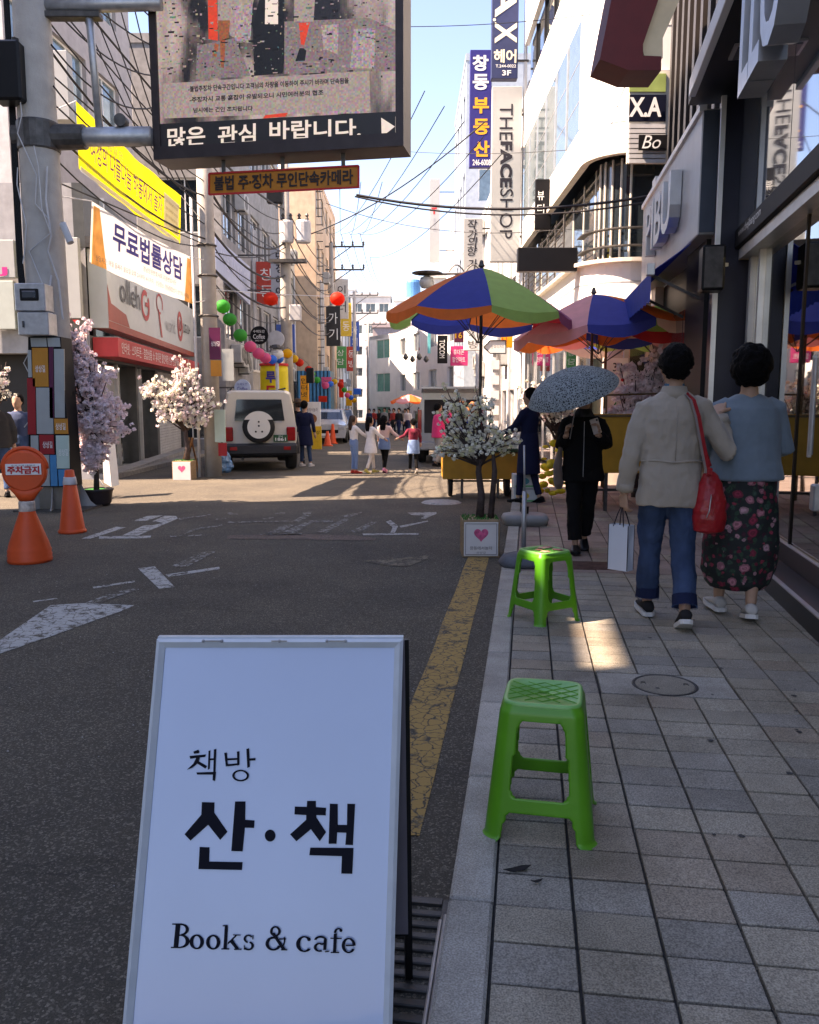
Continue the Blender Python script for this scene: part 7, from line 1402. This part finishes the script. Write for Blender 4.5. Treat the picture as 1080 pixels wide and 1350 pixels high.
# ---- woman in the beige jacket
bw_ = V((1.585, 5.05, .098)); kH = 1.69/1.62
A_el, A_wr = V((-.232, -.02, .99)), V((-.256, .03, .775)); B_el, B_wr = V((.315, -.015, 1.01)), V((.272, .075, 1.215))
LG = [((-.085, .11, .47), (-.085, .13, .10), R(4)), ((.080, -.02, .46), (.075, -.19, .115), R(-24))]
t = person('woman in a beige jacket and blue jeans walking away with a red shoulder bag', bw_, R(-7), 1.69, LG, [(A_el, A_wr), (B_el, B_wr)], top=(m_beigec, 'jacket'), bottom=(m_jean, 'jeans', .80), hair=('short', m_hair),
    torso=[(.70, .186, .138), (.74, .188, .138), (.82, .181, .132), (.965, .166, .118), (1.08, .172, .12), (1.20, .180, .122), (1.28, .166, .106), (1.325, .12, .085), (1.355, .068, .062)], vox=.011, shoes=(mat('black canvas', (.015, .014, .015), .8), m_whsole), hands=False, sleeve=.056, trous=(.088, .068, .068), toe=(R(4), R(-4)), disp=.034)
woman1 = t
for s, (kn, an, _) in zip((-1, 1), LG):                # let-down denim hems with fraying
    kn, an = V(kn), V(an); a_, b_ = kn.lerp(an, .76), kn.lerp(an, .93); MB().tube([a_, b_], [.0695, .0705], 20, cap=False).build('hem_band', m_jeand, t, True)
    f = MB(); d = (b_-a_).normalized(); u = d.orthogonal().normalized(); v = d.cross(u); random.seed(8)
    for i in range(70): q = 2*PI*i/70; p = b_+(u*math.cos(q)+v*math.sin(q))*.070; f.add([p, p+u*.002+v*.002, p+d*random.uniform(.006, .02)], [(0,1,2)])
    f.build('fray', m_jean, t, kind='stuff')
MB().tube([(.176*math.cos(a), .124*math.sin(a), .962+.004*math.sin(5*a)) for a in [2*PI*i/48 for i in range(49)]], .0055, 6).build('waist_seam', m_beigec, t, True)
b = MB(); b.ell([(0, .0, 1.315, .10, .085), (0, -.005, 1.35, .078, .072), (0, -.008, 1.385, .068, .068), (0, -.008, 1.388, .058, .058)], 20); b.build('collar', m_beigec, t, True); b = MB(); b.ell([(0, -.006, 1.37, .06, .06), (0, -.004, 1.40, .057, .058), (0, 0, 1.405, .045, .048)], 16); b.build('scarf', mat('blue green scarf', (.05, .14, .22), .8, var=.5, scale=30), t, True)
MB().tube([(0, -.124, 1.28), (0.001, -.129, 1.1), (0, -.125, .965)], .0022, 5).build('back_seam', m_beigec, t, True)
d1 = (A_wr-A_el).normalized(); MB().tube([A_wr-d1*.055, A_wr-d1*.005], [.051, .049], 16).build('cuff', m_beigec, t, True); d2 = (B_wr-B_el).normalized(); MB().tube([B_wr-d2*.06, B_wr-d2*.004], [.053, .050], 16).build('cuff', m_beigec, t, True)
hand(t, A_wr+d1*.01, (0.02, .05, -1), (.6, .3, 0), 1, .75); hand(t, B_wr+d2*.012, (.25, .75, .62), (.45, .4, -.9), 1, .35)
W1 = lambda p: Matrix.Translation(bw_) @ Matrix.Rotation(R(-7), 4, 'Z') @ (V(p)*kH)
# red shoulder bag
m_redl = mat('red leather', (.33, .012, .016), .38, var=.12, scale=12, bump=.3, bscale=40, coat=.15); m_greyw = mat('grey webbing', (.22, .18, .17), .8)
t = thing('shoulder_bag', 'red leather shoulder bag hanging at the beige jacketed woman\'s right hip', 'bag', bw_, R(-7)); t.scale = (kH,)*3
S = [(.045, -.05, 1.352), (.075, -.118, 1.31), (.10, -.146, 1.22), (.125, -.152, 1.10), (.15, -.150, .99), (.172, -.146, .90)]
for k, (o_, m_) in enumerate(((0, m_greyw), (.013, m_redl))):
    b = MB(); w_ = .011 if k == 0 else .010
    b.loft([[V((x-w_+o_, y-.002*k, z)), V((x+w_+o_, y-.002*k+.002, z)), V((x+w_+o_, y+.004, z)), V((x-w_+o_, y+.004, z))] for x, y, z in S]); b.build('strap', m_, t)
S2 = [(.07, .03, 1.352), (.12, .10, 1.25), (.2, .11, 1.05), (.225, .02, .93)]; MB().tube(S2, .009, 6).build('strap', m_redl, t, True)
b = MB(); b.ell([(.205, -.10, .555, .045, .03), (.205, -.105, .565, .085, .05), (.207, -.10, .64, .094, .062), (.207, -.095, .75, .085, .055), (.205, -.09, .84, .062, .036), (.205, -.09, .89, .04, .022), (.20, -.09, .905, .02, .014)], 22, .85); remesh(b, 'pouch', m_redl, t, .008, 2, .012, .06)
MB().tube([(.17, -.148, .62), (.19, -.160, .69), (.20, -.150, .78)], .0035, 6).build('zip', m_steel, t); MB().box((.17, -.155, .89), (.20, -.14, .93), .004).build('buckle', m_redl, t); MB().tube([(.20, -.16, .78), (.215, -.168, .72), (.205, -.17, .66)], .004, 5).build('tassel', m_redl, t)
# white paper bag in her left hand
t = thing('paper_bag', 'white paper carrier bag with black cord handles in the woman\'s left hand', 'bag', W1((-.262, .05, .30)), R(-7-38))
m_pbag = mat('glossy white paper', (.55, .60, .68), .3, var=.03, spec=.5); w_, d_, h_ = .135, .075, .285
MB().add([(-w_/2, -d_/2, 0), (w_/2, -d_/2, 0), (w_/2, d_/2, 0), (-w_/2, d_/2, 0), (-w_/2, -d_/2, h_), (w_/2, -d_/2, h_), (w_/2, d_/2, h_), (-w_/2, d_/2, h_), (w_/2-.012, 0, h_*.5), (-w_/2+.012, 0, h_*.5)], [(3,2,1,0), (0,1,5,4), (2,3,7,6), (1,2,8), (2,6,8), (6,5,8), (5,1,8), (3,0,9), (0,4,9), (4,7,9), (7,3,9)]).build('paper', m_pbag, t)
for x in (-1, 1):
    for y in (-1, 1): MB().bar((x*w_/2, y*d_/2, .004), (x*w_/2, y*d_/2, h_), .0035).build('edge', m_tink, t)
for y in (-1, 1): MB().tube([(-.035, y*d_/2, h_-.01), (-.018, y*d_*.25, h_+.07), (0, 0, h_+.125), (.018, y*d_*.25, h_+.07), (.035, y*d_/2, h_-.01)], .0035, 6).build('handle', m_tink, t, True)

# ---- woman in the blue cardigan and floral skirt
m_flor = new_mat('floral skirt cloth'); n = m_flor.node_tree.nodes; l = m_flor.node_tree.links; bs = n['Principled BSDF']; tc = n.new('ShaderNodeTexCoord')
nz = n.new('ShaderNodeTexNoise'); nz.inputs['Scale'].default_value = 28; nz.inputs['Detail'].default_value = 3; l.new(tc.outputs['Object'], nz.inputs['Vector'])
wm = n.new('ShaderNodeVectorMath'); wm.operation = 'MULTIPLY_ADD'; wm.inputs[1].default_value = (.035,)*3; l.new(nz.outputs['Color'], wm.inputs[0]); l.new(tc.outputs['Object'], wm.inputs[2])
def layer(scale, thr, prev, ramp, seed):
    mp = n.new('ShaderNodeMapping'); mp.inputs['Location'].default_value = (seed, seed*.7, seed*1.3); l.new(wm.outputs[0], mp.inputs[0])
    vo = n.new('ShaderNodeTexVoronoi'); vo.inputs['Scale'].default_value = scale; vo.inputs['Randomness'].default_value = .9; l.new(mp.outputs[0], vo.inputs['Vector'])
    r = n.new('ShaderNodeValToRGB'); l.new(vo.outputs['Distance'], r.inputs[0]); r.color_ramp.elements[0].position = thr-.03; r.color_ramp.elements[0].color = (1, 1, 1, 1); r.color_ramp.elements[1].position = thr; r.color_ramp.elements[1].color = (0, 0, 0, 1)
    sh = n.new('ShaderNodeMath'); sh.operation = 'MULTIPLY'; sh.inputs[1].default_value = 38/thr*.35; l.new(vo.outputs['Distance'], sh.inputs[0]); sn_ = n.new('ShaderNodeMath'); sn_.operation = 'SINE'; l.new(sh.outputs[0], sn_.inputs[0])
    sp2 = n.new('ShaderNodeSeparateColor'); l.new(vo.outputs['Color'], sp2.inputs[0]); rc = n.new('ShaderNodeValToRGB'); l.new(sp2.outputs[0], rc.inputs[0]); e = rc.color_ramp.elements; e[0].color = (*ramp[0], 1); e[1].color = (*ramp[1], 1); rc.color_ramp.interpolation = 'CONSTANT'; e[1].position = .5; q = e.new(.75); q.color = (*ramp[2], 1)
    ma = n.new('ShaderNodeMapRange'); ma.inputs['From Min'].default_value = -1; ma.inputs['To Min'].default_value = .55; ma.inputs['To Max'].default_value = 1.2; l.new(sn_.outputs[0], ma.inputs[0]); sc = n.new('ShaderNodeVectorMath'); sc.operation = 'SCALE'; l.new(rc.outputs[0], sc.inputs[0]); l.new(ma.outputs[0], sc.inputs['Scale'])
    mx = n.new('ShaderNodeMix'); mx.data_type = 'RGBA'; l.new(r.outputs[0], mx.inputs['Factor']); mx.inputs['A'].default_value = (.011, .016, .016, 1) if prev is None else (0, 0, 0, 1)
    if prev: l.new(prev, mx.inputs['A'])
    l.new(sc.outputs[0], mx.inputs['B']); return mx.outputs['Result']
o_ = layer(26, .42, None, ((.02, .06, .035), (.05, .008, .02), (.03, .07, .05)), 3.1); o_ = layer(13, .36, o_, ((.42, .16, .20), (.25, .02, .05), (.45, .26, .30)), 0); o_ = layer(19, .27, o_, ((.30, .03, .06), (.42, .22, .26), (.15, .01, .03)), 7.7)
l.new(o_, bs.inputs['Base Color']); bs.inputs['Roughness'].default_value = .8
m_cardi = fabric('blue grey knit', (.145, .20, .245), .9, .15)
LG = [((-.085, .03, .46), (-.10, .07, .11), R(2)), ((.075, -.02, .46), (.045, -.13, .11), R(-12))]
bl_ = V((2.085, 5.18, .098))
person('curly haired woman in a blue grey cardigan and floral skirt walking by the shop', bl_, R(-9), 1.68, LG, [((-.23, .04, 1.03), (-.13, .2, .98)), ((.235, .03, 1.03), (.15, .2, .98))], top=(m_cardi, 'cardigan'), hair=('curly', m_hair),
    torso=[(.845, .225, .165), (.86, .228, .166), (.95, .205, .15), (1.05, .19, .14), (1.18, .19, .135), (1.27, .176, .12), (1.32, .13, .09), (1.35, .065, .06)], vox=.011, skirt=(m_flor, 'skirt', [(0, 0, .93, .15, .12), (0, 0, .84, .185, .15), (0, 0, .62, .208, .16), (0, 0, .42, .222, .17), (-.01, 0, .30, .218, .165), (-.01, 0, .22, .19, .15), (-.01, 0, .18, .155, .12)]), shoes=(mat('pale canvas', (.45, .43, .40), .8), m_whsole), hands=False, toe=(R(8), R(-6)), disp=.014)

# ---- woman in black under the patterned parasol, walking towards the viewer
m_blk = fabric('black cotton', (.005, .0048, .005), .9, .3); m_blk2 = fabric('black trouser cloth', (.005, .005, .0055), .8, .25)
bk_ = V((1.56, 7.52, .098)); rb = R(172)
e1, w1, e2, w2_ = V((.20, .02, 1.04)), V((.165, .16, 1.16)), V((-.215, .02, 1.05)), V((-.12, .175, 1.17))
LG = [((-.07, -.06, .46), (-.045, -.16, .12), R(-14)), ((.075, .06, .47), (.055, .10, .09), R(3))]
t = person('person in black with a phone, walking toward the viewer under a patterned parasol', bk_, rb, 1.5, LG, [(e2, w2_), (e1, w1)], top=(m_blk, 'coat'), bottom=(m_blk2, 'trousers', .90), hair=('short', m_hair),
    torso=[(.70, .20, .15), (.74, .21, .15), (.9, .19, .14), (1.05, .185, .135), (1.2, .19, .13), (1.28, .17, .11), (1.32, .12, .085), (1.35, .065, .06)], vox=.013, shoes=(mat('black leather', (.012, .012, .012), .3), m_black), hands=False, sleeve=.07, trous=(.088, .072, .07), cuff=.8, disp=.03)
hand(t, w1, (-.1, .35, .9), (-.8, .5, 0), 1, 1.0, .005); hand(t, w2_, (.15, .3, .9), (.7, .6, .1), -1, .9, .005)
for s in (-1, 1): MB().ball((s*.03, .088, 1.495), .011, 8, 6, (1.3, .6, .7)).build('eye', m_tink, t, True)
MB().tube([(-.022, .086, 1.432), (0, .092, 1.43), (.022, .086, 1.432)], .005, 6).build('mouth', mat('lips', (.35, .12, .1), .5), t, True); MB().tube([(0, .145, 1.28), (0, .15, 1.0), (0, .155, .75)], .004, 5).build('zip', m_steel, t)
MB().ell([(0, .01, 1.32, .11, .09), (0, .015, 1.36, .085, .08), (0, .015, 1.395, .07, .07), (0, .01, 1.40, .05, .05)], 18).build('scarf', fabric('black patterned scarf', (.03, .03, .035), .9, .3, .6), t, True)
M_ = Matrix.Translation(bk_) @ Matrix.Rotation(rb, 4, 'Z') @ Matrix.Scale(1.5/1.62, 4)
t = thing('phone', 'pale smartphone held up by the person in black', 'phone', M_ @ V((-.10, .215, 1.235)), rb); b = MB(); b.box((-.036, -.004, -.07), (.036, .004, .07), .004); o = b.build('case', mat('pale gold phone', (.5, .42, .38), .35, .3), t); MB().box((-.015, .0042, .045), (-.03, .006, .06), .002).build('camera', m_black, t); t.rotation_euler = (R(-12), R(18), rb)
t = thing('tote_bag', 'limp brown bag hanging at the side of the person in black', 'bag', M_ @ V((.225, .03, .62)), rb); b = MB(); b.ell([(0, 0, 0, .03, .03), (0, 0, .05, .045, .07), (.01, 0, .2, .04, .07), (0, 0, .32, .025, .04), (-.01, 0, .42, .012, .02), (-.02, 0, .5, .008, .01)], 14); remesh(b, 'sack', fabric('brown bag cloth', (.14, .10, .085), .9), t, .012, 1, .02, .06)
# parasol
m_par = new_mat('patterned parasol cloth'); n = m_par.node_tree.nodes; l = m_par.node_tree.links; bs = n['Principled BSDF']; tc = n.new('ShaderNodeTexCoord'); vo = n.new('ShaderNodeTexVoronoi'); vo.feature = 'DISTANCE_TO_EDGE'; vo.inputs['Scale'].default_value = 52; nz = n.new('ShaderNodeTexNoise'); nz.inputs['Scale'].default_value = 30
l.new(tc.outputs['Object'], nz.inputs['Vector']); wm = n.new('ShaderNodeVectorMath'); wm.operation = 'MULTIPLY_ADD'; wm.inputs[1].default_value = (.03,)*3; l.new(nz.outputs['Color'], wm.inputs[0]); l.new(tc.outputs['Object'], wm.inputs[2]); l.new(wm.outputs[0], vo.inputs['Vector'])
r = n.new('ShaderNodeValToRGB'); l.new(vo.outputs['Distance'], r.inputs[0]); r.color_ramp.elements[0].position = .10; r.color_ramp.elements[0].color = (.20, .24, .245, 1); r.color_ramp.elements[1].position = .2; r.color_ramp.elements[1].color = (.02, .026, .03, 1); l.new(r.outputs[0], bs.inputs['Base Color']); bs.inputs['Roughness'].default_value = .8
ap = at(748, 489, 7.18); hp = M_ @ V((.135, .20, 1.20)); t = thing('parasol', 'small grey parasol with a fine lace pattern held over the person in black', 'umbrella', ap, world=True)
M2 = Matrix.Rotation(R(17), 3, 'Y') @ Matrix.Rotation(R(-4), 3, 'Y') @ Matrix.Rotation(R(14), 3, 'X')
M2 = Matrix.Rotation(R(-20), 3, 'Y') @ Matrix.Rotation(R(16), 3, 'X')
Rp, Dp = .40, .20; PP = lambda r, a, dz=0: ap + M2 @ V((Rp*math.sin(r*1.25)/math.sin(1.25)*math.cos(a), Rp*math.sin(r*1.25)/math.sin(1.25)*math.sin(a), -Dp*(1-math.cos(r*1.25))/(1-math.cos(1.25)) - dz))
for k in range(8):
    a0 = 2*PI*k/8; b = MB(); G = [[PP(i/8*(1-.035*math.sin(PI*j/6)*i/8), a0+PI/4*j/6, .012*math.sin(PI*j/6)*i/8) for j in range(7)] for i in range(9)]
    b.add([p for g_ in G for p in g_], [(i*7+j, i*7+j+1, (i+1)*7+j+1, (i+1)*7+j) for i in range(8) for j in range(6)]); b.build('canopy_panel', m_par, t, True); MB().tube([PP(i/6, a0, .004) for i in range(7)], .0025, 4).build('rib', m_dsteel, t)
MB().tube([ap+M2 @ V((0, 0, .04)), ap, ap+M2 @ V((0, 0, -.3)), hp+V((0, 0, -.08))], .005, 8).build('shaft', m_steel, t, True)

# ---- mid-distance people
def simple(label, px, py, H, rz, topm, botm=None, hair='short', skirt=None, arms=None, legs=None, z=None, torso=None, group=None, shoes=None, vox=.022, hm=None, bn='trousers', y=None, dress=None, sleeve=.05, trous=(.075, .055, .05), name='shirt', blen=.92, y_=None):
    p = gnds(px, py) if y is None else gnd(px, py, y)
    legs = legs or [((-.08, .08, .46), (-.08, .1, .09), R(3)), ((.08, -.02, .46), (.08, -.14, .10), R(-15))]
    arms = arms or [((-.22, -.02, 1.06), (-.23, .05, .84)), ((.22, -.02, 1.06), (.23, .05, .84))]
    return person(label, p, rz, H, legs, arms, top=(topm, name), bottom=(botm, bn, blen) if botm else None, hair=(hair, hm or m_hair), skirt=skirt, torso=torso, vox=vox, shoes=(shoes or m_black, shoes or m_black), sleeve=sleeve, trous=trous, group=group)
navy = fabric('navy cloth', (.012, .016, .045)); pinkc = fabric('hot pink cloth', (.75, .04, .16)); whitec = fabric('white cotton', (.66, .62, .60)); maroon = fabric('maroon knit', (.16, .012, .03), var=.5); greyc = fabric('grey cloth', (.30, .28, .26)); pinkl = fabric('pale pink cloth', (.60, .42, .38)); blueden = fabric('light denim', (.14, .22, .38)); tightw = fabric('pale tights', (.62, .54, .48)); redsh = mat('red shoes', (.6, .05, .03), .5); pinksh = mat('pink shoes', (.75, .25, .35), .5)
dress = lambda m, z0=.5, r=.2: (m, 'dress', [(0, 0, 1.0, .14, .11), (0, 0, .86, .17, .13), (0, 0, z0+.1, r, r*.8), (0, 0, z0, r*1.02, r*.82)])
simple('person in a long navy dress tending the cart beside the patterned parasol', 696, 664, 1.56, R(50), navy, navy, 'short', dress(navy, .42, .19), arms=[((-.20, .12, 1.08), (-.12, .32, 1.0)), ((.21, .14, 1.08), (.14, .34, 1.02))], y=.08, vox=.02)
simple('woman in a hot pink top and pale grey trousers reaching into the van', 578, 615, 1.56, R(-62), pinkc, greyc, 'short', None, arms=[((-.2, .16, 1.16), (-.1, .3, 1.34)), ((.2, .14, 1.16), (.1, .3, 1.36))], torso=[(.74, .21, .17), (.86, .20, .16), (1.0, .19, .15), (1.2, .18, .13), (1.3, .15, .1), (1.345, .07, .06)], trous=(.10, .09, .09), sleeve=.07, vox=.02)
W4 = 'children walking hand in hand across the road'
gL = [((-.07, .12, .47), (-.075, .17, .10), R(5)), ((.07, -.05, .47), (.075, -.2, .13), R(-25))]
simple('long haired girl in white shirt, pale jeans and red shoes, leftmost of four', 467, 624, 1.27, R(-60), whitec, blueden, 'long', arms=[((-.22, .05, 1.05), (-.2, .12, .86)), ((.2, .16, 1.12), (.12, .36, 1.02))], legs=[((-.07, .02, .46), (-.07, .0, .09), 0), ((.07, .04, .46), (.07, .03, .09), 0)], shoes=redsh, group=W4, hm=m_hairb, vox=.02)
simple('girl in a white coat and pale tights, second of the four children', 489, 624, 1.24, R(-50), whitec, tightw, 'long', dress(whitec, .58, .21), arms=[((-.24, .06, 1.08), (-.30, .16, .92)), ((.22, .14, 1.1), (.24, .3, 1.0))], legs=gL, group=W4, vox=.02, shoes=mat('yellow shoes', (.5, .4, .1), .5))
simple('girl in a pale pink top, denim shorts and black tights, third of four', 507, 623, 1.27, R(-20), pinkl, m_blk, 'long', dress(blueden, .66, .18), arms=[((-.22, .1, 1.08), (-.26, .2, .95)), ((.26, .05, 1.12), (.42, .1, 1.0))], legs=gL[::1], group=W4, shoes=pinksh, vox=.02)
simple('girl in a maroon striped top, blue skirt and black leggings, rightmost of four', 545, 624, 1.20, R(8), maroon, m_blk, 'short', dress(blueden, .58, .19), arms=[((-.26, .04, 1.12), (-.42, .06, 1.05)), ((.22, .06, 1.06), (.24, .16, .9))], legs=gL, group=W4, shoes=m_beigec, vox=.02)
simple('woman in a navy coat dress and jeans standing right of the car', 403, 615, 1.62, R(-15), navy, m_jean, 'short', dress(navy, .52, .2), shoes=whitec, legs=[((-.09, .02, .46), (-.10, .0, .09), 0), ((.08, .03, .46), (.13, .02, .09), 0)], vox=.02)
simple('dark dressed person in a brown hat just left of the navy coated woman', 394, 611, 1.66, R(20), m_blk, m_blk, 'short', dress(navy, .5, .2), vox=.022, hm=m_hairb)
hx = gnds(394, 611); t = thing('hat', 'round brown hat on the dark dressed person right of the car', 'hat', (hx.x, hx.y, gz(hx.y)+1.66*.965)); MB().lathe([(.15, -.02), (.16, 0), (.10, .02), (.10, .07), (.05, .10), (0, .1)], n=16).build('crown', mat('brown felt', (.08, .05, .03), .9), t, True)
simple('person in a dark grey jacket and brimmed hat at the left edge', 2, 655, 1.62, R(30), fabric('charcoal jacket', (.035, .035, .037)), m_jean, 'short', torso=[(.78, .2, .16), (.86, .2, .16), (1.0, .2, .15), (1.2, .19, .14), (1.3, .16, .1), (1.345, .07, .06)], sleeve=.065, vox=.018)
hx = gnds(2, 655); t = thing('hat', 'dark brimmed hat on the grey jacketed person at the left edge', 'hat', (hx.x, hx.y, gz(hx.y)+1.62*.945)); MB().lathe([(.16, -.02), (.17, 0), (.105, .02), (.11, .08), (.06, .11), (0, .11)], n=16).build('crown', m_black, t, True)
simple('person facing the viewer behind the clad pole at the left edge', 30, 652, 1.63, R(185), fabric('blue shirt', (.04, .06, .12)), m_jean, 'short', vox=.02)
# ---- the far crowd
random.seed(21); cols_ = [('black', (.02, .02, .02)), ('navy', (.02, .03, .08)), ('white', (.6, .58, .55)), ('grey', (.2, .2, .2)), ('red', (.4, .04, .03)), ('beige', (.4, .33, .25)), ('olive', (.10, .11, .05))]
crowd = [(507, 573, 52, 'grey'), (513, 571, 55, 'black'), (519, 573, 50, 'red'), (526, 574, 47, 'black'), (534, 572, 54, 'beige'), (538, 575, 46, 'white'), (553, 577, 42, 'olive'), (561, 572, 50, 'navy'), (500, 570, 58, 'black'), (545, 569, 62, 'white'), (530, 568, 66, 'navy'), (493, 570, 57, 'red'), (568, 575, 44, 'black'), (516, 568, 68, 'beige'), (523, 567, 72, 'grey'), (557, 568, 64, 'black'), (487, 571, 56, 'navy')]
used_ = {}
for k, (px, py, yy, cn) in enumerate(crowd):
    cc = dict(cols_)[cn]; m_ = fabric('crowd %s' % cn, cc); p = at(px, 560, yy); p.z = gz(yy); used_[cn] = used_.get(cn, 0)+1; oth = ('black', 'navy')[k % 2]
    lb = 'far pedestrian in %s and %s trousers, %s in the distant crowd' % (cn, oth, ('farthest left', 'left side', 'centre left', 'middle', 'just right of middle', 'right side', 'beside the angled building', 'nearest right', 'back left', 'back right', 'rear middle', 'outer left', 'nearest of all at right', 'rear left', 'rear centre', 'rear right', 'leftmost of all')[k])
    tt_ = person(lb, p, R(random.choice((0, 180, 20, 200, 160))), random.uniform(1.55, 1.75), gL if k % 2 else [((-.08, .02, .46), (-.09, 0, .09), 0), ((.08, .03, .46), (.09, .02, .09), 0)], [((-.2, -.02, 1.05), (-.21, .08, .85)), ((.2, -.02, 1.05), (.22, .06, .84))], top=(m_, 'coat'), bottom=(fabric('crowd %s' % oth, dict(cols_)[oth]), 'trousers', .9), hair=('tiny', m_hair), vox=.035, group='people in the distant crowd')
bpy.data.scenes.remove(TS)
